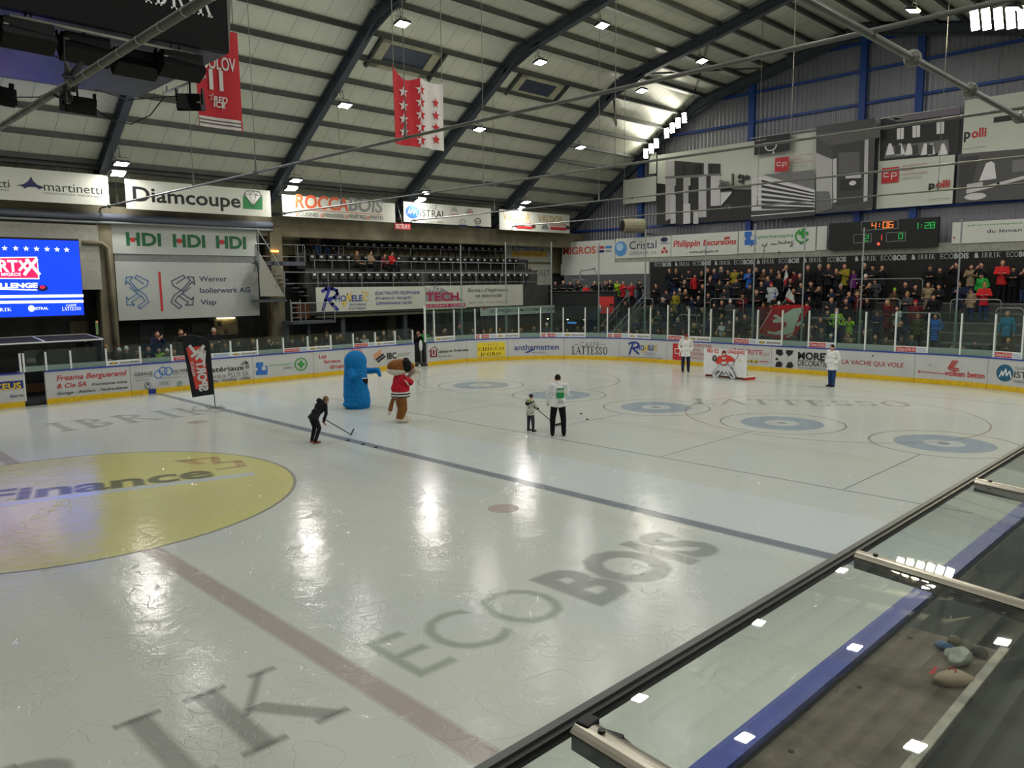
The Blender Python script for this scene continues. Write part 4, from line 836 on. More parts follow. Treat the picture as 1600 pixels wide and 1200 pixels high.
# black sponsor band
SBk = Surf('X', 37.5); m = MB(); m.span((37.52, -20, 3.3), (37.6, 12.3, 5.58), BLK); z0 = onX(1030, 416.4, 37.5)[2]; z1 = z0+.24; mm = m; P = Print(SBk, mm, .002, .002)
xs = [(1023, 1049), (1055, 1078), (1083, 1111), (1117, 1142), (1147, 1177), (1183, 1210), (1217, 1249), (1256, 1284), (1293, 1322), (1336, 1369), (1376, 1416), (1424, 1461), (1469, 1513), (1522, 1563), (1572, 1612)]
WG = ink(176, 182, 178)
def bw(vs, fs, u0, u1, cap): x0 = min(v[0] for v in vs); x1 = max(v[0] for v in vs); mm.raw([P.P(u0+(v[0]-x0)/(x1-x0)*(u1-u0), z0+v[1]/cap*(z1-z0)) for v in vs], fs, WG)
for k, (a, b) in enumerate(xs):
    u0, u1 = SBk.uv(a, 410)[0], SBk.uv(b, 410)[0]
    if k % 2 == 0: bw(*glyphs('ECO', -.006), u0, u0+(u1-u0)*.47, CAP); bw(*glyphs('BOIS', .04), u0+(u1-u0)*.49, u1, CAP)
    else:
        t = u0+(u1-u0)*.17; mm.poly([P.P(u0, z0), P.P(t, z0), P.P((u0+t)/2+.02, z1), P.P((u0+t)/2-.08, z1)], WG); bw(*serif('IBRIK'), u0+(u1-u0)*.28, u1, 1.0)
tag(mm.build('sponsor_band'), 'black band with repeated white sponsor lettering behind the end stand', 'banner')
# photo wall
SPW = Surf('X', 38.45); PW = mat('poster_white', (204, 210, 196), .5, var=.03, scale=.6)
g = lambda v: ink(*[min(232, int(v*1.22)) if v > 130 else v]*3)
P = board('photo_banner', 'huge grey photo banner of modern buildings on the gable', SPW, (1026, 352), (1368, 192), PW, .05)
a, b, c, d = P.ext
def quad(P, pts, v): P.poly(pts, g(v) if isinstance(v, int) else v)
quad(P, [(1026, 352), (1178, 343), (1178, 296), (1146, 296), (1128, 290), (1026, 290)], 30); quad(P, [(1026, 350), (1026, 286), (1040, 288), (1040, 345)], 26)
quad(P, [(1040, 345), (1040, 250), (1054, 252), (1054, 338)], 150); quad(P, [(1054, 275), (1126, 273), (1126, 256), (1100, 255), (1054, 251)], 44); quad(P, [(1100, 274), (1100, 253), (1108, 252.4), (1108, 300), (1102, 300)], 165)
for x0, x1, y0, y1, v in ((1056, 1068, 278, 352, 46), (1068, 1076, 279, 350, 150), (1079, 1092, 277, 344, 30), (1048, 1056, 305, 350, 160), (1068, 1079, 318, 350, 170), (1092, 1104, 274, 340, 158), (1104, 1111, 272, 335, 40), (1111, 1126, 274, 322, 168), (1107, 1112, 257, 276, 36), (1067, 1071, 258, 274, 24), (1085, 1095, 258, 273, 24), (1084, 1092, 330, 350, 160), (1094, 1098, 318, 340, 150)):
    quad(P, [(x0, y1), (x1, y1-.8), (x1, y0), (x0, y0+.6)], v)
quad(P, [(1040, 279), (1128, 274), (1128, 271), (1040, 276)], 120); quad(P, [(1107, 262), (1127, 257), (1107, 256)], 40); quad(P, [(1127, 322), (1144, 302), (1144, 299), (1127, 301)], 175); quad(P, [(1127, 301), (1146, 300), (1142, 297), (1127, 300)], 120)
quad(P, [(1120, 328), (1144, 321), (1138, 319)], 70)
P.line([(1163, 289), (1163, 280)], 1.4, g(40)); tr_ = random.Random(5)
for k_ in range(26): a_, r_ = tr_.uniform(0, 6.28), tr_.uniform(0, 1)**.6; P.ring((1163+9.6*r_*math.cos(a_), 279+6.6*r_*math.sin(a_)), 2.3, g(tr_.choice((44, 58, 72))), 0, 1.8, n=8)
for k_ in range(16): P.ring((1134+tr_.uniform(-7, 7), 287+tr_.uniform(-4, 5)), 2.6, g(tr_.choice((84, 100, 116))), 0, 2, n=8); P.line([(1148, 290), (1148, 273)], 2.6, g(100)); quad(P, [(1128, 296), (1178, 292), (1178, 289), (1128, 291)], 70)
quad(P, [(1178, 346), (1277, 337), (1277, 326), (1178, 330)], 66); quad(P, [(1178, 330), (1277, 326), (1277, 266), (1196, 274), (1178, 280)], 170); quad(P, [(1196, 274), (1277, 297), (1277, 266)], 118)
for k in range(6):
    y = 279+k*8.2; P.line([(1190-k*1.2, y), (1276, 300+k*4.6)], 1.6, g(198)); quad(P, [(1194, y+6.4), (1276, 304+k*4.6), (1276, 301.4+k*4.6), (1194, y+2.4)], 58)
P.line([(1178, 338), (1277, 330)], 1.4, g(190))
P.rect((1183, 243.6), (1241.6, 208.6), g(26)); P.text('steve', (1185.6, 221.6), (1201, 218), WHITE, .02); P.text('frères', (1196, 226), (1212, 222.6), WHITE); P.ring((1209, 229), 9.4, WHITE, .8, 8, 150, 400); P.poly([(1211, 241), (1213.4, 235.6), (1214.6, 241)], WHITE)
P.rect((1215, 270), (1237.6, 245.2), RED); P.line([(1224.6, 254.4), (1218.6, 255), (1218.8, 260), (1225, 259.4)], 1.2, WHITE); P.line([(1227.6, 262), (1228, 255), (1233.6, 254.4), (1233.4, 258.6), (1228.6, 259)], 1.2, WHITE)
rt = ink(170, 60, 66)
for k, (t, x1) in enumerate((('ARCHITECTURE', 1274), ('DESIGN', 1257), ('CONSTRUCTION', 1274.6), ('WWW.CP3.CH', 1267))): y = 246.6+k*5.7; P.text(t, (1241.4, y), (x1, y-6.0-(x1-1241)*.05+1), rt if k < 3 else GREY, -.004)
quad(P, [(1280, 334), (1368, 326), (1372, 186), (1280, 199)], 74); quad(P, [(1280, 240), (1305, 250), (1305, 326), (1280, 330)], 150); quad(P, [(1280, 216), (1303, 229), (1380, 216), (1380, 200), (1280, 210)], 92); quad(P, [(1303, 229), (1354, 221), (1354, 316), (1308, 322), (1306, 240)], 62)
quad(P, [(1306, 250), (1312, 248), (1312, 316), (1307, 318)], 168); quad(P, [(1315, 272), (1348, 272), (1348, 238), (1315, 240)], 96); quad(P, [(1326, 280), (1350, 279), (1350, 274), (1326, 274)], 165); quad(P, [(1316, 300), (1350, 296), (1350, 280), (1318, 281)], 40); P.ring((1337, 287), 5.6, g(180), 0, 3.6)
quad(P, [(1354, 316), (1360, 315), (1362, 219), (1356, 220)], 158); quad(P, [(1280, 334), (1306, 326), (1300, 300), (1280, 300)], 110); P.fin()
P = board('photo_banner', 'grey photo banner of a lit house at night with red square logo below', SPW, (1369, 326.6), (1497, 166), PW, .05)
quad(P, [(1374, 252), (1497, 241), (1501, 166), (1376, 186)], 40); quad(P, [(1385, 186), (1500, 166), (1500, 178), (1404, 190)], ink(120, 112, 122)); quad(P, [(1386, 184), (1396, 188), (1404, 180), (1412, 185), (1420, 187)], 130)
for x0, y0, w_, h in ((1401.5, 201, 11, 17), (1426, 197, 12, 18), (1463.6, 191.6, 12, 18)): quad(P, [(x0, y0+h), (x0+w_-.5, y0+h-1), (x0+w_, y0-1.4), (x0, y0)], 196); P.line([(x0+w_/2, y0), (x0+w_/2, y0+h-1)], .8, g(60))
quad(P, [(1382, 248), (1484, 237), (1482, 218), (1386, 229)], 110)
for x, wd in ((1391, 7), (1407, 8), (1421, 7), (1446, 7), (1456, 6), (1474, 8)): P.poly([(x-wd, 243), (x+wd, 241), (x+2, 224), (x-2, 224.5)], g(196))
for x in (1403, 1430, 1453): quad(P, [(x-4, 242), (x+5, 241), (x+5, 226), (x-4, 227)], 60)
P.rect((1377.6, 287), (1405.6, 260.4), RED); P.line([(1388.6, 270.4), (1381.6, 271), (1381.6, 276.6), (1389, 276)], 1.4, WHITE); P.line([(1393.6, 280), (1394, 270.6), (1401, 270), (1401, 275), (1395, 275.4)], 1.4, WHITE)
for k, (t, x1) in enumerate((('ARCHITECTURE', 1449), ('DESIGN', 1429), ('CONSTRUCTION', 1449), ('WWW.CP3.CH', 1440))): y = 261+k*6.7; P.text(t, (1409.6, y), (x1, y-6.0-(x1-1409)*.05+1.2), rt if k < 3 else GREY, -.004)
def polli(P, x0, y0, x1, y1): w_ = x1-x0; P.text('p', (x0, y0), (x0+w_*.30, y1+2), BLACK, .03); P.text('olli', (x0+w_*.33, y0-1.5), (x1, y1), RED, .03)
polli(P, 1451.6, 295, 1485.4, 281); P.line([(1450, 312.6), (1484.6, 309.4)], .6, GREY); P.fin()
P = board('photo_banner', 'grey photo banner with a black corner label and a bathroom picture', SPW, (1498, 317), (1720, 124), PW, .05)
polli(P, 1506, 217, 1542, 199); P.line([(1504, 233.4), (1541, 228.6)], .6, GREY); P.rect((1552.4, 192), (1720, 160), g(34)); P.text('steve', (1568, 163), (1584, 158), WHITE, .02); P.text('frères', (1580, 167), (1604, 162), WHITE, .01); P.ring((1588, 176), 8, WHITE, .8, 8, 150, 400)
quad(P, [(1493, 316.6), (1720, 305), (1720, 222), (1497, 241)], 84); quad(P, [(1530, 283), (1557, 279), (1554, 255), (1549, 252), (1541, 255)], 186); quad(P, [(1498, 300), (1520, 285), (1530, 243), (1500, 246)], 62); quad(P, [(1511, 299), (1536, 296), (1536, 284), (1511, 288)], 160); P.ring((1524, 307), 17, g(176), 0, 5.4); P.line([(1512, 300), (1560, 288), (1605, 276)], 5, g(170)); quad(P, [(1582, 270), (1640, 262), (1640, 244), (1582, 251)], 120); P.fin()
P = board('photo_banner', 'blank white strip raised above the photo banners', SPW, (1171, 217), (1370, 186), PW, .04); P.fin()
P = board('photo_banner', 'blank white panel left of the photo banners', SPW, (973.5, 319), (1025.4, 275), PW, .04); P.fin()
P = board('photo_banner', 'small blank white panel tucked beside the sloping floodlights', SPW, (1014, 272), (1025.4, 238), PW, .04); P.fin()
# fan heater
m = MB(); c = onX(990, 353, 36.5); m.tube([c+np.array((-.55, .45, 0)), c+np.array((-.5, .42, 0)), c+np.array((.5, -.42, 0)), c+np.array((.6, -.5, 0))], [.42, .45, .45, .3], mat('duct_cream', (150, 146, 120), .6), 16); m.tube([c+np.array((-.6, .48, 0)), c+np.array((-.54, .44, 0))], .36, BLK, 16)
m.tube([c+np.array((.55, -.1, -.42)), c+np.array((2.4, .2, -.42))], .04, PURL, 6); tag(m.build('fan_heater', smooth=False), 'round cream fan heater high in the hall corner', 'heater')

# ------------------------------------------------------------------ hanging flags
class Cloth:
    def __init__(s, Y, fn): s.Y = Y; s.fn = fn
    def hit(s, x, y): p = onY(x, y, s.Y); return p[0], p[2]
    def at(s, u, v, off=0): return (u, s.Y-off+s.fn(u, v), v)
def cloth_grid(mb, srf, f, n, m, mk, off0=0):
    """f(a,b) -> (u,v) over the unit square; mk(a) picks the material"""
    for side in (0,):
        for i in range(n):
            for j in range(n):
                q = [f(a/n, b/n) for a, b in ((i, j), (i+1, j), (i+1, j+1), (i, j+1))]
                mb.poly([srf.at(*p, off0) for p in q], mk((i+.5)/n))
CR = mat('flag_red', (196, 34, 48), .7, var=.06); CW = mat('flag_white', (220, 216, 212), .7, var=.04)
cl = Cloth(2.0, lambda u, v: .05*math.sin(u*5.0)+.03*math.sin(u*11+v)); (u0, v0), (u1, v1) = cl.hit(616, 222), cl.hit(693, 131)
v0 = cl.hit(655, 230)[1]; FW = u1-u0; FH = v1-v0; m = MB()
ff = lambda a, b: (u0+FW*a, v0+FH*b+(-.1*math.sin(PI*min(1, a*2)) if a < .5 else -.05*math.sin(PI*(a-.5)*2))*b*1.2+(.22*max(0, 1-a*5))*b)
for o in (0, -.012): cloth_grid(m, cl, ff, 20, None, lambda a: CR if a < .5 else CW, o)
flag = Print(Surf('B', cl), m, .03, .004)
def fstar(a, b, r, mL, mR):
    u, v = u0+FW*a, v0+FH*b; P = [(u+r*q*math.cos(math.radians(90+36*k)), v+r*q*math.sin(math.radians(90+36*k))) for k, q in ((k, 1 if k % 2 == 0 else .4) for k in range(10))]
    if mL is mR: m.poly([flag.P(*p) for p in P], mL)
    else:
        uc = u0+FW*.5; L = P[0:6]; R = [P[5]]+P[6:10]+[P[0]]
        m.poly([flag.P(min(p[0], uc), p[1]) for p in L], mL); m.poly([flag.P(max(p[0], uc), p[1]) for p in R], mR)
for b in (.76, .565, .375, .19): fstar(.2, b, .17, CW, CW)
for b in (.69, .505, .325, .15): fstar(.83, b, .165, CR, CR)
for b in (.83, .65, .47, .29, .1): fstar(.5, b, .17, CW, CR)
tag(m.build('canton_flag', smooth=True), 'red and white flag with rows of stars hanging under the roof', 'flag')
m = MB()
for a in (.02, .98): m.tube([cl.at(u0+FW*a, v0+FH*1.02, 0), (u0+FW*a, 2.0, 16.4)], .012, ROD, 5)
tag(m.build('flag_wire'), 'two thin wires carrying the star flag', 'wire')
cj = Cloth(2.0, lambda u, v: .02*math.sin(u*6)); SJ = Surf('B', cj); (a, b), (c, d) = cj.hit(308, 197), cj.hit(369, 84); d += .5; m = MB()
b = cj.hit(345, 201)[1]
for o in (0, -.012): cloth_grid(m, cj, lambda p, q: (a+.05+(c-a)*p*(1+.02*(1-q)), b+(d-b)*q), 8, None, lambda p: CR, o)
P = Print(SJ, m, .02, .004); W2 = mat('flag_white', (220, 216, 212))
P.rectuv(a+.05, b-.0, c+.02, b+(d-b)*.105, CW); dk = ink(90, 70, 80); P.rectuv(a+.05, b+(d-b)*.065, c+.02, b+(d-b)*.078, dk); P.rectuv(a+.05, b+(d-b)*.03, c+.02, b+(d-b)*.043, dk)
P.text('SOLOV', (318, 104.5), (366, 94), CW, .02); P.text('11', (327, 137.5), (347, 113.5), CW, .05)
P.star((331.6, 152), 6.5, CW); P.star((331.6, 152), 4.6, CR); P.text('RED', (334, 159.6), (354, 153.6), CW, .03, .1); P.text('ICE', (333, 167), (351, 161), CW, .03, .1); P.poly([(346, 174), (351, 161), (348, 162)], CW)
for q in (a+.1, c-.05): m.tube([(q, 2.0, d), (q, 2.0, 17.0)], .01, ROD, 5)
tag(m.build('jersey_banner', smooth=True), 'red hanging jersey banner with the number eleven', 'banner')

# ------------------------------------------------------------------ scoreboard cube over mid-ice
CUBE = mat('cube_black', (10, 10, 12), .6, var=.1, spec=.2); UND = mat('cube_underside', (58, 62, 78), .42, var=.25, scale=1.2, bump=.4, bscale=3); GP = mat('cube_side', (120, 122, 118), .6)
root = empty('scoreboard_cube', (0, 0, 8.75), 'black scoreboard cube hanging over mid-ice at the top left', 'scoreboard')
m = MB(); m.hexa([(-2.8, -2.4, 8.75), (2.8, -2.4, 8.75), (2.8, 2.35, 8.75), (-2.8, 2.35, 8.75), (-3.1, -2.5, 12.6), (3.1, -2.5, 12.6), (3.1, 2.5, 12.6), (-3.1, 2.5, 12.6)], GP); m.build('housing', root)
m = MB(); m.span((-2.72, -2.36, 8.71), (2.75, 2.3, 8.745), UND); m.build('underside', root)
m = MB(); m.hexa([(-2.85, -2.56, 8.7), (2.72, -2.56, 8.7), (2.72, -2.44, 8.7), (-2.85, -2.44, 8.7), (-2.85, -2.62, 12.6), (2.72, -2.62, 12.6), (2.72, -2.5, 12.6), (-2.85, -2.5, 12.6)], CUBE); P = Print(Surf('Y', -2.565), m, .01, .003)
u1 = P.s.uv(332, 30)[0]; vb = P.s.uv(331, 28)[1]; hh = .62; vs, fs = serif('IBRIK'); u0 = P.s.uv(226, 6)[0]
m.raw([P.P(u0+v[0]/max(q[0] for q in vs)*(u1-u0), vb+v[1]*hh) for v in vs], fs, WHITE); m.poly([P.P(u0-.75, vb), P.P(u0-.15, vb), P.P(u0-.4, vb+hh)], WHITE); m.build('sponsor_panel', root)
PIPE = mat('pipe_pale', (176, 176, 166), .4, .3)
def spk(x, y, z, w_, h, d_, rz, label, tilt=-.5):
    c = onZ(x, y, z); r = empty('loudspeaker', c, label, 'loudspeaker', 'loudspeakers under the scoreboard cube'); M = Matrix.Rotation(rz, 3, 'Z') @ Matrix.Rotation(tilt, 3, 'X')
    b = MB(); b.box(c, (w_, d_, h), CUBE, M); cb_ = b.build('cabinet', r, bevel=.015)
    b = MB(); b.box(Vector(c)+M @ Vector((0, -d_/2-.004, 0)), (w_*.9, .008, h*.84), mat('speaker_grille', (26, 27, 29), .8, bump=.4, bscale=120)); b.build('grille', cb_)
    b = MB()
    for s in (-1, 1): b = MB(); b.box(Vector(c)+M @ Vector((s*(w_/2+.012), 0, h*.35)), (.02, d_*.4, h*.9), CUBE, M); b.build('bracket', r); b = MB(); b.box(Vector(c)+M @ Vector((s*w_*.42, -d_/2-.012, 0)), (.07, .01, .025), PIPE, M); b.build('handle', cb_)
    b = MB(); b.tube([Vector(c)+Vector((0, 0, h*.3)), (c[0], c[1], 8.72)], .02, CUBE, 6); b.build('drop_rod', r)
for k, (x, y) in enumerate([(42, 57), (133, 79), (211, 101), (282, 104)]): spk(x, y, 8.38, .80, .34, .36, .05, f'black loudspeaker in the row under the scoreboard cube, {nth(k+1)} from the left')
spk(122, 164, 8.05, .62, .34, .34, .08, 'black loudspeaker hanging lowest below the cube by the knotted cables', .2); spk(298, 160, 8.1, .50, .34, .34, -.7, 'black loudspeaker angled at the right corner beside the red jersey banner', .2); spk(-3, 149, 8.1, .5, .36, .34, .4, 'black loudspeaker cut by the left edge of the picture', .2)
for pts, lb in (([(15, 23), (305, 85)], 'pale pipe slung under the front of the scoreboard cube'), ([(255, 146), (320, 120)], 'pale pipe under the right side of the scoreboard cube')):
    m = MB(); A, B = onZ(*pts[0], 8.62), onZ(*pts[1], 8.62); m.tube([A, B], .028, PIPE, 8)
    for f in (.1, .85): q = A+(B-A)*f; m.tube([q, q+np.array((0, 0, .13))], .012, CUBE, 5)
    tag(m.build('hanging_pipe', smooth=True), lb, 'pipe')
CAB = mat('cable_black', (24, 24, 26), .6)
for k, pts in enumerate(([(138, 163, 8.05), (175, 188, 7.7), (205, 194, 7.7), (235, 180, 7.8), (258, 150, 8.2)], [(0, 138, 8.1), (22, 152, 7.9), (60, 152, 7.6), (100, 135, 7.1)], [(100, 55, 8.5), (102, 122, 7.1)], [(50, 72, 8.4), (95, 92, 8.3), (150, 103, 8.2), (180, 100, 8.3)], [(150, 140, 7.6), (200, 156, 7.9), (277, 150, 8.2)])):
    m = MB(); m.tube([onZ(*p) for p in pts], .012, CAB, 5); tag(m.build('cable'), f'black cable drooping below the scoreboard cube, {nth(k+1)} of five', 'cable', 'cables below the scoreboard cube')
m = MB(); c = onX(108, 130, -1); rr = random.Random(3)
for k in range(9): q = c+np.array([rr.uniform(-.1, .1), rr.uniform(-.25, .25), rr.uniform(-.12, .1)]); m.tube([q, q+np.array([rr.uniform(-.1, .1), rr.uniform(-.2, .2), rr.uniform(-.2, .2)]), q+np.array([rr.uniform(-.1, .1), rr.uniform(-.2, .2), -.1])], .03, CAB, 6)
tag(m.build('cable_knot'), 'black knot of cables tied round the thick tie rod', 'cable')

# ------------------------------------------------------------------ near canopy over the players bench
CAN = glass_mat('canopy_glass', (.96, .99, .96), .985, .012, .012); ALU = mat('alu_bar', (176, 172, 156), .28, .7, var=.1, scale=4); RAIL = mat('black_rail', (34, 38, 36), .45); RAILT = mat('rail_top', (82, 88, 84), .5)
def cz(y): return 2.2-.075*(-15.16-y)
XB = [-5.0, -1.82, 1.42, 4.45, 7.5, 10.6]
for k, (a, b) in enumerate(zip(XB, XB[1:])):
    m = MB(); y0, y1 = -15.17, -17.6; m.hexa([(a+.01, y0, cz(y0)-.01), (b-.01, y0, cz(y0)-.01), (b-.01, y1, cz(y1)-.01), (a+.01, y1, cz(y1)-.01), (a+.01, y0, cz(y0)), (b-.01, y0, cz(y0)), (b-.01, y1, cz(y1)), (a+.01, y1, cz(y1))], CAN)
    tag(m.build('canopy_sheet'), f'clear canopy pane over the near players bench, {nth(k+1)} towards the far end', 'canopy pane', 'panes of the near canopy')
for k, X in enumerate(XB):
    r = empty('canopy_bar', (X, -15.16, cz(-15.16)), f'aluminium clamping bar on the near glass canopy, {nth(k+1)} towards the far end', 'bar', 'bars of the near canopy')
    m = MB(); n = 8; y0, y1 = -15.22, -17.6
    for y, z in ((y0, cz(y0)), (y1, cz(y1))): pass
    vs = [(X-.075+.15*i/n, y, cz(y)+.004+.032*math.sin(PI*i/n)) for y in (y0, y1) for i in range(n+1)]; m.raw(vs, [(i, i+1, i+n+2, i+n+1) for i in range(n)]+[tuple(range(n+1))], ALU); cs_ = m.build('cap_strip', r, smooth=False)
    m = MB(); m.span((X-.05, -17.6, 2.0), (X+.05, -17.59, 2.02), RAIL); m.hexa([(X-.06, y, cz(y)+dz) for y, dz in ((y0, -.09), (y1, -.09))]+[(X+.06, y, cz(y)-.09) for y in (y1, y0)]+[(X-.06, y0, cz(y0)-.012), (X-.06, y1, cz(y1)-.012), (X+.06, y1, cz(y1)-.012), (X+.06, y0, cz(y0)-.012)], RAILT); m.build('shade_strip', r)  # dark strip modelled below the bar for its shade and reflection in the glass
    for y in (-15.35, -16.6): m = MB(); m.tube([(X, y, cz(y)+.03), (X, y, cz(y)+.048)], .018, RAIL, 8); m.build('bolt', cs_)
m = MB(); m.bar((-6, -15.185, 2.19), (10.6, -15.185, 2.19), .06, .05, RAIL); m.bar((-6, -15.16, 2.222), (10.6, -15.16, 2.222), .045, .016, RAILT); tag(m.build('canopy_edge_rail'), 'long black edge rail of the near glass canopy', 'rail')
m = MB(); c = onZ(918, 1122, 2.24); m.box((c[0], c[1], 2.205), (.10, .075, .062), CAB, Matrix.Rotation(.1, 3, 'Z')); m.box((c[0]+.01, c[1]-.10, 2.19), (.075, .16, .03), CAB, Matrix.Rotation(.25, 3, 'Z')); m.box((c[0]+.04, c[1]-.17, 2.175), (.06, .09, .02), CAB, Matrix.Rotation(-.3, 3, 'Z')); tag(m.build('tape_wrap', bevel=.01), 'black tape wrapped round the canopy edge rail', 'tape')
# the bench ledge and what lies on it
PLY = mat('worn_plywood', (96, 86, 74), .7, var=.35, scale=5, bump=.5, bscale=30)
r = empty('bench_ledge', (1, -15.4, 1.15), 'worn plywood ledge behind the near boards', 'ledge')
LE = [onZ(*p, 1.17) for p in ((1420, 983), (1570, 1018), (1437, 1182), (1424, 1200), (1120, 1216))]; n_ = LE[3]+(LE[3]-LE[1])*.35
LQ = [(2.76, -15.16), (LE[1][0], LE[1][1]), (n_[0], min(-15.3, n_[1])), (n_[0], -15.16)]
m = MB(); m.hexa([(x, y, 1.13) for x, y in LQ]+[(x, y, 1.17) for x, y in LQ], PLY); m.build('shelf_top', r, bevel=.006)
m = MB(); m.bar((LQ[1][0], LQ[1][1], 1.18), (LQ[2][0], LQ[2][1], 1.18), .07, .06, mat('lip_white', (176, 170, 158), .6, var=.2, scale=8)); m.build('lip', r, bevel=.008)
m = MB()
for p in ((1422, 997), (1343, 1074), (1236, 1174)): x, y, _ = onZ(*p, 1.17); m.tube([(x, y, 1.1705), (x, y, 1.1725)], .022, BLK, 10)
m.build('hole', r)
m = MB()
for x in (-.2, 1.2, 2.6): m.span((x-.04, -15.34, .17), (x+.04, -15.2, 1.13), DARKC)
m.build('support', r)
m = MB(); m.span((-6, -17.3, .5), (10, -16.95, .56), mat('bench_seat', (70, 72, 68), .6)); m.span((-6, -17.2, .16), (10, -17.1, .5), DARKC); tag(m.build('players_bench'), 'long dark players bench under the near canopy', 'bench')
def lump(name, c, r, mt, label, cat, seed=1, dents=.25, n=26, flat=.0):
    rr = random.Random(seed); bm = bmesh.new(); bmesh.ops.create_icosphere(bm, subdivisions=4, radius=1.0); ph = [Vector((rr.uniform(-1, 1), rr.uniform(-1, 1), rr.uniform(-1, 1))).normalized() for _ in range(n)]
    for v in bm.verts:
        d = v.co.normalized(); f = 1.0
        for p in ph: t = max(0, d.dot(p)-.75)*4; f -= dents*t*.25
        v.co = Vector((d.x*r[0]*f, d.y*r[1]*f, max(-r[2]*.55, d.z*r[2]*f)))
    me = bpy.data.meshes.new(name); bm.to_mesh(me); bm.free(); me.polygons.foreach_set('use_smooth', [True]*len(me.polygons)); me.materials.append(mt); o = bpy.data.objects.new(name, me); COL.objects.link(o); o.location = (c[0], c[1], .0+1.17+r[2]*.55); tag(o, label, cat); return o
c = onZ(1488, 1063, 1.19); o = lump('cloth_cap', c, (.17, .10, .07), mat('cap_cream', (176, 158, 134), .8), 'crumpled cream and red cap on the plywood ledge', 'cap', 2)
o.rotation_euler = (0, 0, -.7)
m = MB(); m.poly([(-.17, .05, .02), (-.09, .09, .05), (-.09, .05, .066), (-.15, .0, .04)], RED); q = m.build('red_panel'); q.parent = o; m = MB(); m.tube([(-.02, .02, .062), (.02, .04, .066), (.02, 0, .069), (.0, -.03, .064)], .006, RED, 5); q = m.build('red_print'); q.parent = o
c = onZ(1497, 1030, 1.19); lump('plastic_bag', c, (.17, .12, .08), glass_mat('bag_film', (.75, .8, .72), .55, .5, .2), 'crumpled clear plastic bag on the plywood ledge', 'bag', 5, .6)
c = onZ(1477, 1012, 1.19); o = lump('blue_cloth', c, (.05, .09, .05), mat('cloth_blue', (70, 106, 150), .8), 'small blue cloth behind the plastic bag', 'cloth', 7, .4)
for k, (x, y) in enumerate([(1492, 1003), (1512, 1010), (1532, 1022)]): c = onZ(x, y, 1.19); lump('tape_roll', c, (.06, .06, .05), mat('roll_%d' % k, [(112, 106, 78), (84, 80, 64), (64, 58, 50)][k], .7), f'{["pale","brown","dark brown"][k]} tape roll at the back of the ledge', 'tape roll', 9+k, .15)

# ------------------------------------------------------------------ far players bench canopy
r = empty('far_canopy', (5.5, 15.2, 2.2), 'glass canopy with white frame over the far players bench', 'canopy'); m = MB(); y0, y1, z0, z1 = 15.22, 17.0, 2.30, 2.42
m.hexa([(-9, y0, z0), (5.5, y0, z0), (5.4, y1, z1), (-9, y1, z1), (-9, y0, z0+.015), (5.5, y0, z0+.015), (5.4, y1, z1+.015), (-9, y1, z1+.015)], glass_mat('far_canopy_glass', (.7, .74, .78), .55, .10, .04)); m.build('roof_pane', r)
m = MB(); m.bar((-9, y0, z0-.01), (5.52, y0, z0-.01), .05, .05, WMET); m.bar((-9, y1, z1), (5.42, y1, z1), .05, .05, WMET); m.bar((5.5, y0, z0), (5.42, y1, z1), .04, .04, WMET)
for x in (3.5, 1.2, -1.2, -3.6): m.bar((x, y0, z0+.02), (x, y1, z1+.02), .05, .03, WMET)
m.build('frame', r)
m = MB(); m.hexa([(5.46, y0+.02, 1.26), (5.5, y0+.02, 1.26), (5.5, y1, .4), (5.46, y1, .4), (5.46, y0+.02, z0), (5.5, y0+.02, z0), (5.5, y1, z1), (5.46, y1, z1)], glass_mat('side_pane', (.5, .52, .52), .55, .3, .05)); m.build('side_pane', r)
m = MB(); m.span((-9, 16.6, .3), (5.3, 16.95, .62), mat('bench_wood', (96, 62, 40), .6)); m.span((-9, 17.0, .2), (5.3, 17.06, 1.3), mat('bench_back', (40, 42, 42), .6)); tag(m.build('players_bench'), 'brown players bench behind the far gate', 'bench')
P = board('bench_banner', 'black banner with vertical grey lettering inside the far bench', Surf('Y', 16.5), (122, 577), (153, 534), mat('banner_black', (30, 31, 33), .7), .02)
P.line([(136, 540), (140, 574)], 6, ink(84, 84, 86)); P.fin()
P = board('notice', 'small cream notice on the wall behind the far gate', Surf('Y', 16.9), (42, 567), (56, 559), ink(190, 176, 150), .01, 'notice'); P.fin()
for k, (x0, y0, x1, y1, lb) in enumerate(((110, 525, 138, 501, 'cream poster board on the dark wall below the screen'), (336, 524, 371, 498, 'lit notice board with papers on the far dark wall'), (219, 532, 255, 503, 'grey framed glass picture on the far dark wall'), (300, 520, 324, 502, 'small framed picture on the far dark wall'))):
    P = board('notice_board', lb, Surf('Y', 20.955), (x0, y0), (x1, y1), mat('poster_%d' % k, [(120, 112, 88), (150, 140, 112), (72, 76, 80), (70, 68, 62)][k], .6, var=.3, scale=3), .04, 'notice board')
    if k == 1: P.rect((340, 510), (346, 502), ink(60, 56, 50)); P.rect((350, 522), (356, 514), ink(110, 90, 70))
    P.fin()
m = MB(); c = onY(353, 497, 20.94); m.box(c, (.9, .12, .05), glow(255, 226, 160, 6)); tag(m.build('strip_light'), 'short lit strip lamp above the notice board', 'lamp')
P = board('vending_sign', 'small lit green and orange sign beside the concrete column', Surf('Y', 20.945), (151, 523), (159.5, 501), glow(110, 130, 90, .5), .05, 'sign'); P.rect((151, 504), (159.5, 501.2), glow(255, 150, 90, .8)); P.fin()
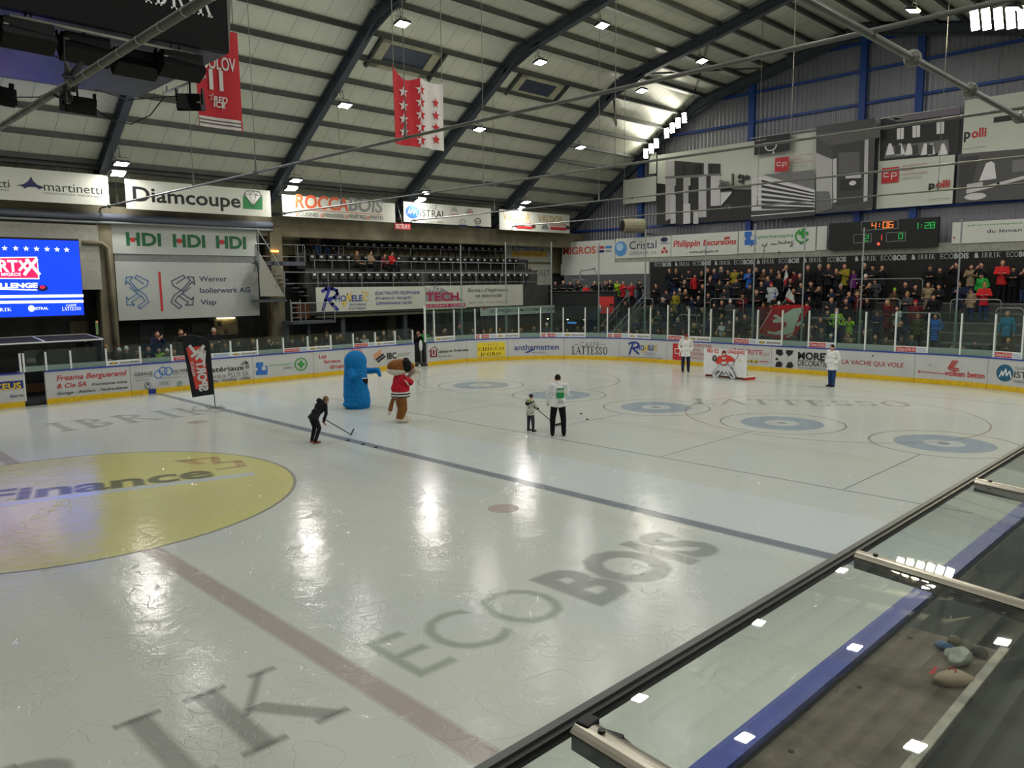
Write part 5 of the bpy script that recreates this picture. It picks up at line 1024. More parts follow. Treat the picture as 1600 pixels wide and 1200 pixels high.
# ------------------------------------------------------------------ end stand and its corner platform
TREAD = mat('tread_concrete', (74, 76, 74), .8, var=.25, scale=2); NOSE = mat('tread_nosing', (112, 116, 112), .6, var=.15)
RX = lambda k: 31.75+.72*k
RZ = lambda k: .20+.425*k
for k in range(8):
    m = MB(); m.span((RX(k)-.05, -14.2, RZ(k)-.5 if k else .17), (37.5 if k == 7 else RX(k)+.67, 10.85, RZ(k)), TREAD); m.span((RX(k)-.06, -14.2, RZ(k)-.06), (RX(k), 10.85, RZ(k)+.002), NOSE)
    struct(m.build('stand_step'), 'concrete step of the end stand', 'step')
m = MB(); m.span((37.51, -14.2, .2), (37.6, 20.4, 3.3), BLK); struct(m.build('wall_end_lower'), 'black lower wall behind the end stand', 'wall')
m = MB(); m.span((34.2, 12.35, 2.55), (37.5, 20.4, 2.8), DARKC); m.span((35.4, 10.95, 2.55), (37.5, 12.35, 2.8), DARKC); struct(m.build('floor_corner_platform'), 'raised platform in the hall corner', 'platform')
m = MB(); m.span((34.1, 12.35, 1.95), (34.2, 20.4, 3.75), BLK); m.span((34.05, 12.35, 3.74), (34.25, 20.4, 3.78), PURL); tag(m.build('parapet'), 'black parapet of the corner platform behind the corner glass', 'parapet')
P = board('notice_sign', 'red panel with a white and blue corner on the corner platform', Surf('X', 34.065), (934.5, 489.6), (959, 463.4), mat('panel_red', (196, 52, 46), .6), .03, 'panel'); P.rect((934.8, 487), (939, 477), WHITE); P.rect((935, 487), (938.8, 482), LBL); P.rect((952.5, 478), (958.6, 475), BLACK); P.fin()
m = MB()
for k in range(12): m.span((31.8+.3*k, 10.95, .17), (31.8+.3*(k+1), 12.25, .17+.21*(k+1)), TREAD)
tag(m.build('stair_flight'), 'dark stair flight between corner platform and end stand', 'stairs')
for y in (10.98, 12.22):
    m = MB(); A = Vector((31.6, y, 1.15)); B = Vector((35.2, y, 3.68)); m.tube([A, B], .022, GALV, 6); m.tube([A-Vector((0, 0, .4)), B-Vector((0, 0, .4))], .016, GALV, 6)
    for t in (0, .33, .66, 1): q = A.lerp(B, t); m.tube([q-Vector((0, 0, 1.0)), q], .02, GALV, 6)
    tag(m.build('hand_rail'), 'sloping steel hand rail of the corner stairs, ' + ('nearer the end stand' if y < 11.5 else 'nearer the platform'), 'rail', 'hand rails of the corner stairs')
bars = [((1000, 466), (1020, 467), 4), ((1110, 467), (1162, 467), 4), ((1060, 492), (1089, 492), 2), ((1266, 497), (1322, 497), 2), ((1340, 467), (1407, 467), 4), ((1405, 489), (1470, 489), 2), ((1486, 468), (1565, 468), 4), ((1557, 482), (1600, 481), 3), ((1330, 436), (1442, 435.6), 6)]
for i, (a, b, k) in enumerate(bars):
    X = RX(k)+.05; A, B = Vector(onX(*a, X)), Vector(onX(*b, X)); z = (A.z+B.z)/2; A.z = B.z = z; m = MB(); q = .14; sg = 1 if A.y > B.y else -1
    m.tube([(X, A.y, RZ(k)), (X, A.y, z-q), (X, A.y-sg*q*.3, z-q*.3), (X, A.y-sg*q, z), (X, B.y+sg*q, z), (X, B.y+sg*q*.3, z-q*.3), (X, B.y, z-q), (X, B.y, RZ(k))], .024, GALV, 8)
    tag(m.build('crush_barrier', smooth=True), ['steel crush barrier by the corner stairs', 'steel crush barrier left of the large red flag, upper one', 'low steel crush barrier behind the red-capped helper', 'low steel crush barrier right of the large red flag', 'bent steel crush barrier below the lime-hatted spectator', 'low steel crush barrier by the bright blue jacket', 'bent steel crush barrier before the red-jacketed person', 'steel crush barrier cut by the right picture edge', 'long thin steel barrier along the back of the end stand'][i], 'barrier', 'crush barriers in the end stand')
for k, (x, y) in enumerate([(856, 497.5), (887, 498.5), (912.5, 498.5), (940.5, 493)]):
    c = onX(x, y, 35.5); m = MB(); m.ball(c, .07, glow(255, 236, 200, 5), 10, 6); m.tube([c+np.array((0, 0, .06)), (c[0], c[1], 2.56)], .015, CAB, 5); tag(m.build('bulb_lamp'), f'small glowing bulb under the corner platform, {nth(k+1)} from the left', 'lamp', 'bulbs under the corner platform')
m = MB(); c = onX(893.5, 504.3, 36); m.box(c, (.08, .75, .12), glow(60, 130, 200, .9)); m.tube([c+np.array((0, 0, .05)), (c[0], c[1], 2.56)], .015, CAB, 5); tag(m.build('lit_sign'), 'small blue lit sign under the corner platform', 'sign')
m = MB(); c = onX(905, 427, 36.3); pts = [onX(930, 419, 37.56), onX(919, 422, 36.6), onX(909, 422.6, 36.3), onX(906.5, 425, 36.3), onX(906, 436, 36.3)]; m.tube(pts, .04, GALV, 8); c = onX(905.5, 437, 36.3); m.box(c, (.3, 1.0, .12), GALV); tag(m.build('infrared_heater'), 'grey strip heater on a bent pipe above the corner platform', 'heater')

# ------------------------------------------------------------------ upper stand on the far side
X0, X1 = 16.6, 34.0
for y0, y1, z in ((18.0, 19.0, 4.2), (19.0, 19.85, 5.15), (19.85, 20.7, 5.9)):
    m = MB(); m.span((X0, y0, z-1.0 if z > 4.3 else 2.75), (X1, y1, z), DARKC); struct(m.build('upper_stand_step'), 'dark step of the upper far stand', 'step')
m = MB(); m.span((X0, 18.0, 2.62), (X1, 18.2, 2.8), mat('girder_olive', (84, 84, 66), .7, var=.2)); struct(m.build('beam_stand'), 'olive girder under the upper far stand', 'beam')
for x in (18.3, 22.4, 26.5, 30.6): m = MB(); m.span((x-.12, 18.3, .16), (x+.12, 18.55, 2.62), STEEL); struct(m.build('column_stand'), 'steel column under the upper far stand', 'column')
SEAT = mat('seat_black', (16, 17, 18), .5, var=.15); TAGM = mat('seat_tag', (214, 216, 212), .5)
def seat_proto():
    m = MB(); m.hexa([(-.21, -.04, .42), (.21, -.04, .42), (.21, .0, .42), (-.21, .0, .42), (-.19, .06, .80), (.19, .06, .80), (.19, .10, .80), (-.19, .10, .80)], SEAT)
    m.hexa([(-.2, -.16, .40), (.2, -.16, .40), (.2, -.05, .36), (-.2, -.05, .36), (-.2, -.12, .74), (.2, -.12, .74), (.2, -.04, .76), (-.2, -.04, .76)], SEAT); m.box((0, -.02, .2), (.06, .06, .42), SEAT)
    m.hexa([(-.10, -.145, .60), (.05, -.145, .60), (.05, -.14, .60), (-.10, -.14, .60), (-.10, -.135, .70), (.05, -.135, .70), (.05, -.13, .70), (-.10, -.13, .70)], TAGM); return m.build('tip_up_seat', bevel=.008)
sp = seat_proto(); first = True; rr = random.Random(11)
for r, (y, z, nm, x0, x1) in enumerate(((18.72, 4.2, 'front', 16.9, 33.6), (19.55, 5.15, 'middle', 17.3, 33.4), (20.22, 5.9, 'back', 20.0, 33.4))):
    n = int((x1-x0)/.56)
    for i in range(n):
        if rr.random() < .06 or (r == 1 and 20.6 < x0+i*.56 < 23.6 and i % 2): continue
        o = sp if first else sp.copy()
        if not first: COL.objects.link(o)
        first = False; o.location = (x0+i*.56, y, z); o.rotation_euler = (0, 0, rr.uniform(-.05, .05))
        tag(o, f'black tip-up seat, {nm} row of the upper stand, {nth(i+1)} from the stairs', 'seat', 'tip-up seats of the upper stand')
def railing(name, label, y, z0, z1, xs, mid=(), r=.022):
    root = empty(name, (xs[0], y, z0), label, 'railing'); m = MB(); m.tube([(xs[0], y, z1), (xs[-1], y, z1)], r, GALV, 6); m.build('top_rail', root)
    for zz in mid: m = MB(); m.tube([(xs[0], y, zz), (xs[-1], y, zz)], r*.8, GALV, 6); m.build('mid_rail', root)
    for x in xs: m = MB(); m.tube([(x, y, z0), (x, y, z1)], r, GALV, 6); m.build('post', root)
railing('stand_railing', 'front steel railing of the upper stand above its banners', 17.98, 4.2, 4.95, [14.85, 16.7, 17.3]+[17.3+2.05*k for k in range(1, 9)], (4.4,))
railing('stand_railing', 'steel railing before the middle seat row of the upper stand', 19.08, 4.9, 5.6, [17.2]+[17.2+1.05*k for k in range(1, 16)])
railing('stand_railing', 'steel railing before the back seat row of the upper stand', 19.9, 5.5, 6.42, [16.6, 17.0, 19.2, 19.5]+[19.5+2.3*k for k in range(1, 7)], (5.95,))
railing('stand_railing', 'steel railing of the high landing by the lit orange lamp', 19.0, 5.5, 6.35, [13.95, 16.2, 16.6], (5.75,))
m = MB(); m.span((13.9, 18.95, 5.3), (16.6, 20.6, 5.5), STEEL); struct(m.build('floor_landing'), 'high steel landing beside the upper stand', 'landing')
WTRI = mat('tri_white', (156, 156, 146), .6, var=.08); m = MB(); T = [onY(*p, 18.0) for p in ((403.3, 391), (445, 463), (407.5, 463))]; m.raw([tuple(p) for p in T]+[(p[0], 18.06, p[2]) for p in T], [(0, 1, 2), (5, 4, 3), (0, 3, 4, 1), (1, 4, 5, 2), (2, 5, 3, 0)], WTRI); tag(m.build('stair_cladding'), 'white triangular side panel of the stand stairs', 'panel')
m = MB(); A, B = onY(402.5, 359, 18.0), onY(443, 425.5, 18.0); m.tube([A, B], .03, GALV, 8); m.tube([B, (B[0], 18, 3.7)], .03, GALV, 8); m.tube([A, (A[0], 18, 5.0)], .03, GALV, 8)
c = onY(430, 400, 18.0); m.tube([c, (c[0], 18, 4.2)], .022, GALV, 6); tag(m.build('hand_rail'), 'sloping steel hand rail above the white triangular panel', 'rail')
m = MB()
for k in range(9): m.span((13.6+.3*k, 18.2, 5.35-.2*k), (13.95+.3*k, 18.9, 5.4-.2*k), STEEL)
m.span((13.5, 18.1, 3.5), (15.0, 18.9, 3.62), STEEL); tag(m.build('stair_flight'), 'steel stair flight behind the white triangular panel', 'stairs')
m = MB(); c = onY(428.5, 392.5, 18.9); m.box(c, (.42, .1, .08), glow(255, 176, 70, 5)); tag(m.build('strip_light'), 'small glowing orange lamp on the high landing', 'lamp')
r = empty('camera_platform', (16.1, 18, 2.4), 'small steel platform with railing and ladder at the stand corner', 'platform'); m = MB(); m.span((14.95, 17.55, 2.38), (17.4, 18.7, 2.52), STEEL); m.build('deck', r)
for x in (14.95, 15.7, 16.75, 17.37): m = MB(); m.tube([(x, 17.6, 2.5), (x, 17.6, 3.42)], .025, GALV, 6); m.build('rail_post', r)
m = MB(); m.tube([(14.95, 17.6, 3.42), (17.37, 17.6, 3.42), (17.37, 18.6, 3.42)], .025, GALV, 6); m.tube([(14.95, 17.6, 2.95), (17.37, 17.6, 2.95)], .018, GALV, 6); m.build('rail', r)
m = MB()
for x in (14.98, 15.5): m.tube([(x, 17.75, 2.5), (x, 17.75, 3.6)], .03, GALV, 6)
for k in range(4): m.tube([(14.98, 17.75, 2.7+.25*k), (15.5, 17.75, 2.7+.25*k)], .018, GALV, 6)
m.build('ladder', r)
for x in (15.0, 16.2): m = MB(); m.span((x-.09, 18.2, .16), (x+.09, 18.4, 2.4), STEEL); m.build('leg', r)
m = MB(); m.span((15.9, 18.75, 2.6), (16.6, 18.95, 3.35), mat('cabinet_brown', (96, 60, 36), .6)); m.build('cabinet', r)
# gate leaf and dark opening of the player gate
m = MB(); s0, s1 = SX(648), SX(668); curved(m, s0+.02, s1-.02, 0, .06, -.12, 0, BLK); tag(m.build('gate_sill'), 'dark sill of the open player gate', 'sill')
m = MB(); q = RP.at(s1-.05, 0, -.15); m.span((q[0]-.05, q[1], .05), (q[0]+.03, q[1]+1.0, 1.25), mat('gate_edge', (40, 42, 44), .6)); tag(m.build('gate_leaf'), 'dark open gate leaf beside the man in black', 'gate')
m = MB(); q = RP.at(SX(664), 0, -.35); m.ball((q[0], q[1], 1.05), (.10, .1, .32), WMET, 10, 8); m.tube([(q[0], q[1], .8), (q[0]+.02, q[1], .05)], .05, mat('stand_grey', (120, 120, 112), .5), 8); tag(m.build('white_bundle'), 'white bundle hanging on a pole in the open player gate', 'bundle')
m = MB(); a, b = SX(38, 610), SX(72, 610); curved(m, a, b, 0, .05, -.12, 0, BLK); tag(m.build('gate_sill'), 'dark sill of the open bench gate at the left', 'sill')
m = MB(); m.span((a+.02, 15.13, .05), (a+.08, 16.0, 1.22), WMET); tag(m.build('gate_leaf'), 'white edged gate leaf of the open bench gate', 'gate')
# ------------------------------------------------------------------ people
def cloth(n, rgb, **k): return mat('cloth_'+n, rgb, .85, var=.14, scale=9, spec=.2, **k)
SKIN = mat('skin', (196, 146, 120), .55, var=.06, scale=8); SHOE = cloth('shoe', (22, 22, 24)); HAIRS = [cloth('hair_dark', (32, 26, 22)), cloth('hair_brown', (74, 52, 36)), cloth('hair_fair', (150, 120, 80)), cloth('hair_grey', (150, 148, 142))]
LIPS = mat('lips', (150, 84, 78), .5); EYE_ = mat('eye_dark', (24, 20, 20), .3)
class Fig:
    def __init__(s): s.p = []
    def cap(s, a, b, r0, r1, tag): s.p.append(('c', np.array(a, float), np.array(b, float), r0, r1, tag)); return s
    def ell(s, c, r, tag): s.p.append(('e', np.array(c, float), np.array(r, float), 0, 0, tag)); return s
    def build(s, name, mats, voxel=.02, smooth=2, jitter=0.0, scale=1.0):
        mb = MB(); mt = list(mats.values())[0]
        for k, a, b, r0, r1, t in s.p:
            if k == 'c':
                d = b-a; L = np.linalg.norm(d); d = d/L if L > 1e-6 else np.array((0, 0, 1.)); pts = []; rs = []
                for q in (-.98, -.8, -.45, 0): pts.append(a+d*q*r0); rs.append(max(.001, r0*math.sqrt(1-q*q)))
                for q in (0, .45, .8, .98): pts.append(b+d*q*r1); rs.append(max(.001, r1*math.sqrt(1-q*q)))
                mb.tube(pts, rs, mt, 12)
            else: mb.ball(a, tuple(b), mt, 16, 12)
        o = mb.build(name); md = o.modifiers.new('r', 'REMESH'); md.mode = 'VOXEL'; md.voxel_size = voxel
        if smooth: sm = o.modifiers.new('s', 'SMOOTH'); sm.iterations = smooth; sm.factor = .5
        dg = bpy.context.evaluated_depsgraph_get(); me = bpy.data.meshes.new_from_object(o.evaluated_get(dg)); bpy.data.objects.remove(o)
        n = len(me.polygons); C = np.empty(n*3); me.polygons.foreach_get('center', C); C = C.reshape(-1, 3); best = np.full(n, 1e9); idx = np.zeros(n, int); tags = list(mats.keys())
        for k, a, b, r0, r1, t in s.p:
            if k == 'c':
                ab = b-a; h = np.clip(((C-a)@ab)/max(1e-9, ab@ab), 0, 1); D = np.linalg.norm(C-(a+h[:, None]*ab), axis=1)-(r0+(r1-r0)*h)
            else: q = (C-a)/b; l = np.linalg.norm(q, axis=1); D = (l-1)*np.min(b)*(.5+.5*np.mean(b)/np.min(b))
            w_ = D < best; best[w_] = D[w_]; idx[w_] = tags.index(t)
        me.materials.clear()
        for t in tags: me.materials.append(mats[t])
        me.polygons.foreach_set('material_index', idx.astype(np.int32)); me.polygons.foreach_set('use_smooth', [True]*n)
        if scale != 1 or jitter:
            V = np.empty(len(me.vertices)*3); me.vertices.foreach_get('co', V)
            if jitter: rg = np.random.default_rng(4); V = V+rg.normal(0, jitter, len(V))
            me.vertices.foreach_set('co', V*scale)
        me.update(); o = bpy.data.objects.new(name, me); COL.objects.link(o); return o
def hand(f, w, d, up, tag, fine):
    """palm and fingers at wrist w pointing along d; up = thumb side"""
    w = np.array(w, float); d = np.array(d, float); d /= np.linalg.norm(d); up = np.array(up, float); up -= d*(up@d); up /= np.linalg.norm(up); nrm = np.cross(d, up)
    f.cap(w, w+d*.075, .030, .034, tag)
    if not fine: f.cap(w+d*.07, w+d*.14+nrm*.02, .034, .022, tag); f.cap(w+d*.02+up*.02, w+d*.07+up*.06, .016, .012, tag); return
    for i, (L, o) in enumerate(((.066, .030), (.074, .010), (.070, -.010), (.055, -.029))):
        a = w+d*.085+up*o; b = a+d*L*.55+nrm*.012; c = b+d*L*.35+nrm*.030; f.cap(a, b, .0105, .0095, tag); f.cap(b, c, .0095, .008, tag)
    a = w+d*.025+up*.026; b = a+d*.03+up*.03; f.cap(a, b, .013, .011, tag); f.cap(b, b+d*.032+up*.008, .011, .009, tag)
def human(f, hip=.92, lean=0.0, head_dir=(1, 0, 0), arms=None, legs=None, coat=.18, bulk=1.0, hair='short', fine=False, hat=False, seated=False, skirt=None, neck_tag='jacket', head_drop=0.0, hand_tag='skin', turn=0.0, legw=1.12):
    """adult 1.75 m figure facing +x, feet at z=0"""
    ml = np.array([math.sin(lean), 0, math.cos(lean)]); P = np.array([0, 0, hip]); Y = np.array([0, 1., 0]); fw = np.array([math.cos(lean), 0, -math.sin(lean)])
    b = bulk
    f.ell(P+ml*.02, (.135*b, .175*b, .13), 'trousers'); f.ell(P+ml*.17, (.135*b, .175*b, .16), 'jacket'); f.ell(P+ml*.36, (.135*b, .19*b, .2), 'jacket'); f.cap(P+ml*.50-Y*.14*b, P+ml*.50+Y*.14*b, .075*b, .075*b, 'jacket')
    if coat:
        n_ = 5; z0_, z1_ = .12, -coat+.05
        for i in range(n_): zz = z0_+(z1_-z0_)*i/(n_-1); f.ell(P+ml*zz, (.155*b+.004*i, .182*b+.005*i, .075), 'jacket')
        f.ell(P+ml*(z1_-.02), (.172*b, .20*b, .045), 'jacket')
    legs = legs or [((.0, .49), (.02, .06)), ((.0, .49), (-.02, .06))]
    for sg, L in zip((1, -1), legs):
        h = P+Y*.095*sg; (kx, kz), (ax, az) = L[0], L[1]; ky = L[2] if len(L) > 2 else .10*sg; k = np.array([kx, ky, kz]); a = np.array([ax, ky*1.05, az+.03])
        g_ = legw; f.cap(h, k, .098*g_, .074*g_, 'trousers'); f.cap(k, a, .074*g_, .058*g_, 'trousers'); f.cap(a+np.array([-.035, 0, -.048]), a+np.array([.165, 0, -.05]), .046, .038, 'shoe')
    S = [P+ml*.52+Y*.185*b*sg for sg in (1, -1)]
    arms = arms or [((.02, .27, -.28), (.06, .28, -.53), (.1, 0, -1)), ((.02, -.27, -.28), (.06, -.28, -.53), (.1, 0, -1))]
    for sg, s, A in zip((1, -1), S, arms):
        c0 = P+ml*.52
        e = np.array([c0[0]+A[0][0], A[0][1], c0[2]+A[0][2]]); w = np.array([c0[0]+A[1][0], A[1][1], c0[2]+A[1][2]])
        f.cap(s, e, .068*b, .056*b, 'jacket'); f.cap(e, w, .055*b, .042*b, 'jacket')
        if A[2] is not None: hand(f, w, A[2], (1, 0, .2) if abs(A[2][0]) < .7 else (0, -sg*.4, 1), hand_tag, fine)
    n = P+ml*.56; hd = np.array(head_dir, float); hd /= np.linalg.norm(hd); h = n+ml*.15+fw*.035+np.array([.02, 0, -head_drop])
    f.cap(n-ml*.03, h-ml*.05, .058, .05, 'skin'); f.cap(n-ml*.04, n+ml*.025, .075, .066, neck_tag)
    sd = np.cross((0, 0, 1), hd); sd /= np.linalg.norm(sd); u = np.cross(hd, sd)
    f.ell(h, (.088, .078, .112), 'skin'); f.cap(h-u*.05+hd*.045, h-u*.075+hd*.055, .042, .032, 'skin')
    f.cap(h+hd*.088, h+hd*.103-u*.028, .010, .015, 'skin')
    for sg in (1, -1): f.ell(h+sd*.082*sg-u*.01-hd*.005, (.018, .012, .03), 'skin')
    if fine:
        for sg in (1, -1): f.ell(h+hd*.083+sd*.031*sg+u*.014, (.012, .013, .010), 'eye'); f.cap(h+hd*.084+sd*(.015)*sg-u*.062, h+hd*.088-u*.060, .007, .009, 'lips')
        f.cap(h+hd*.088+sd*.045+u*.035, h+hd*.09+sd*.018+u*.038, .006, .006, 'hair'); f.cap(h+hd*.088-sd*.045+u*.035, h+hd*.09-sd*.018+u*.038, .006, .006, 'hair')
    if hat: f.ell(h+u*.045-hd*.008, (.099, .092, .088), 'hair')
    else: f.ell(h+u*.035-hd*.022, (.094, .086, .096), 'hair')
    if hat == 'peak': f.cap(h+u*.055+hd*.08, h+u*.045+hd*.15, .03, .02, 'hair')
    if hat == 'pom': f.ell(h+u*.145, (.035, .035, .035), 'hair')
    if hair == 'long': f.cap(h-hd*.05+u*.02, h-hd*.06-u*.16, .075, .06, 'hair'); f.cap(h-hd*.02+sd*.06, h-u*.14+sd*.075-hd*.02, .04, .03, 'hair'); f.cap(h-hd*.02-sd*.06, h-u*.14-sd*.075-hd*.02, .04, .03, 'hair')
    return h
DK = cloth('dark', (26, 27, 30)); JEAN = cloth('denim', (46, 64, 98)); TRO = cloth('trousers', (28, 28, 32))
BASE = dict(skin=SKIN, jacket=DK, trousers=TRO, shoe=SHOE, hair=HAIRS[0])
down = None
A_FOLD = [((.1, .27, -.24), (.24, .02, -.26), (0, -1, .1)), ((.1, -.27, -.24), (.26, 0, -.23), (0, 1, .1))]
A_CLAP = [((.1, .26, -.25), (.30, .06, -.16), (.6, -.5, .6)), ((.1, -.26, -.25), (.30, -.06, -.16), (.6, .5, .6))]
A_POCK = [((-.05, .30, -.26), (.08, .24, -.44), None), ((-.05, -.30, -.26), (.08, -.24, -.44), None)]
A_PHON = [((.16, .24, -.16), (.30, .06, .04), (.4, -.2, 1)), ((.14, -.26, -.2), (.30, -.05, -.02), (.4, .2, 1))]
A_UP = [((.1, .3, .1), (.18, .3, .36), (.1, 0, 1)), ((.02, -.27, -.28), (.06, -.28, -.53), (.1, 0, -1))]
A_LAP = [((.12, .26, -.27), (.33, .13, -.40), (1, -.2, -.1)), ((.12, -.26, -.27), (.33, -.13, -.40), (1, .2, -.1))]
SITL = [((.44, .50), (.46, .05), .13), ((.44, .50), (.46, .05), -.13)]
def proto(kw, voxel=.023): f = Fig(); human(f, **kw); return f.build('person', dict(BASE), voxel, 1)
PROTO = [proto(k) for k in (dict(), dict(arms=A_FOLD, bulk=1.06), dict(arms=A_CLAP, coat=.3), dict(arms=A_POCK, bulk=1.1, hat='cap'), dict(arms=A_PHON), dict(arms=A_POCK, hair='long', coat=.4), dict(arms=A_CLAP, hair='long', head_dir=(1, .4, 0)), dict(arms=A_FOLD, hat='pom', head_dir=(1, -.3, 0)), dict(arms=A_UP, head_dir=(1, .2, .05)))]
PSIT = [proto(k) for k in (dict(hip=.48, legs=SITL, arms=A_LAP, coat=0), dict(hip=.48, legs=SITL, arms=A_FOLD, coat=0, head_dir=(1, .5, 0)), dict(hip=.48, legs=SITL, arms=A_LAP, coat=0, hair='long'))]
for o in PROTO+PSIT: COL.objects.unlink(o)
CLR = {'d': ('black', (24, 25, 28)), 'n': ('navy', (30, 38, 62)), 'g': ('grey', (64, 68, 70)), 'c': ('charcoal', (36, 38, 42)), 'b': ('brown', (74, 58, 44)), 'r': ('red', (190, 44, 48)), 'l': ('lime green', (150, 190, 40)), 'B': ('bright blue', (44, 104, 190)), 't': ('teal', (40, 120, 150)),
       'y': ('olive yellow', (140, 128, 40)), 'w': ('white', (176, 182, 184)), 'k': ('beige', (142, 126, 100)), 'p': ('purple', (96, 46, 104)), 'G': ('green', (40, 150, 60)), 'm': ('maroon', (90, 30, 36)), 'o': ('olive', (70, 72, 48))}
JM = {k: cloth(v[0].replace(' ', '_')+'_jacket', v[1]) for k, v in CLR.items()}
TRM = [TRO, JEAN, cloth('grey_trousers', (70, 70, 72)), cloth('black_trousers', (20, 20, 22))]
CAPS = {'R': cloth('red_cap', (180, 36, 44)), 'W': cloth('white_hat', (206, 206, 200)), 'U': cloth('blue_hat', (40, 96, 180)), 'L': cloth('lime_hat', (130, 190, 40)), 'P': cloth('pink_hat', (200, 90, 96))}
prn = random.Random(21); NP = [0]
def spectator(loc, rz, scale, clr, group, label, sit=False, pose=None, hat=None):
    src = prn.choice(PSIT) if sit else (PROTO[pose] if pose is not None else prn.choice(PROTO[:8])); o = src.copy(); o.name = 'person'; COL.objects.link(o)
    o.location = loc; o.rotation_euler = (0, 0, rz); o.scale = (scale*prn.uniform(.96, 1.06), scale*prn.uniform(.94, 1.02), scale)
    for k, m_ in ((1, JM[clr]), (2, prn.choice(TRM)), (4, CAPS[hat] if hat else prn.choice(HAIRS[:3]+HAIRS[:2]+HAIRS))): o.material_slots[k].link = 'OBJECT'; o.material_slots[k].material = m_
    tag(o, label, 'person', group); return o
HEADZ = 1.66
# end stand: heads read off the photo, each put on the step where a standing person fits best
E_ = '''1025.7,423.6d 1032,425d 1043.7,425c 1033.6,432.6d 1051,433r 1025,447d 1042,456c 1055.5,458.5y 1036.4,468.6d 987,473d 1008,477.6g 1018,481d 1049,484c 1029.6,490g 996,502n 996,519b 1010.5,522d 1029,517.6d 1020,502c
1063,428.7d 1078.5,423d 1092,424.7n 1106,421.4c 1118,426d 1136,423y 1146,426d 1155,424.7B 1166.8,422d 1186,425b 1195.5,423c 1098.7,448.4d 1125,443d 1150.5,439.4c 1138,443g 1062.7,455gW 1071,456d 1079.6,466.4n 1092,466.4d 1182,457.4d 1160.6,462.4m 1141,473gW 1116.7,477.6d
1127,474d 1150.5,484.4c 1193,476.5m 1101,500.7n 1084.7,508.6d 1087.5,518b 1128,507w 1133.6,505.7g 1120,521.5c 1129,522.6g 1154.4,525b 1175.8,521.5d 1206,446wR 1218.5,431.5d 1225.8,418.6d 1231.4,426.4m 1235,438.8d 1216.8,426.4c 1250,432d 1263,419d 1282,414.6d 1286.5,424.7c
1310,426p 1307,413y 1284.9,402c 1267.4,444.4d 1266.3,467.5d 1315,448.4d 1326.5,459.6n 1321.4,471d 1335.5,460.7m 1211,466dU 1210.6,476gW 1193.7,478m 1306,486.6l 1327.6,499l 1293,489d 1269.7,500n 1269,512n 1284,518g 1268.6,526b 1295.6,527gW 1326.5,525k 1175,520d
1351,409d 1355.7,418c 1353.4,433.7dW 1378,419c 1365,440.5g 1352.9,446d 1345,448.4b 1398.4,455bL 1414.7,445d 1418.7,461.3g 1430.5,449.5d 1453.5,419d 1468.7,423d 1451.3,446k 1461.4,449.5d 1458.6,465.8d 1431,474mR 1387.7,473m 1371.4,490n 1391,483w 1408.5,505.7n 1435,495.6o 1462,495.6B
1363,528c 1385,532b 1408.5,529d 1426,529g 1496,414.6d 1518,418k 1535,414.6c 1535,431.5G 1566.7,412r 1566.7,421d 1592.5,424.7d 1596,417o 1499.7,445n 1518,455.7k 1538.5,447r 1575,492t 1556.5,532.7b 1468.8,545m 1483.6,545d 1490.6,547.6m 1519.5,538c 1556,536d
1070,441d 1110,437d 1132,455c 1107,462d 1172,447d 1200,436n 1190,444d 1240,455d 1252,446c 1280,452d 1300,455n 1262,478d 1232,478d 1300,470c 1342,470d 1098,484d 1110,492n 1075,483c 1160,495d 1143,499d 1168,508c 1060,500n 1250,490d 1255,510c 1308,508d 1345,505n 1352,520d 1238,462d 1076,494d 1128,494d'''.split()
import re as _re
items = []
for t in E_:
    x, y, c = _re.match(r'([\d.]+),([\d.]+)(\w+)', t).groups(); x = float(x); y = float(y); best = None
    for k in range(8):
        X = RX(k)+(.42 if k < 7 else .35); p = onX(x, y, X)
        if p[1] > 9.1: X2 = X
        h = (p[2]+.06)-RZ(k); e = abs(h-HEADZ)
        if best is None or e < best[0]: best = (e, k, p, h)
    e, k, p, h = best; items.append((k, -p[1], x, y, c, p, h))
items.sort(key=lambda q: (q[0], q[1])); rown = ['bottom', 'second', 'third', 'fourth', 'fifth', 'sixth', 'seventh', 'top']; cnt = {}
occ = {}; STAIR = []
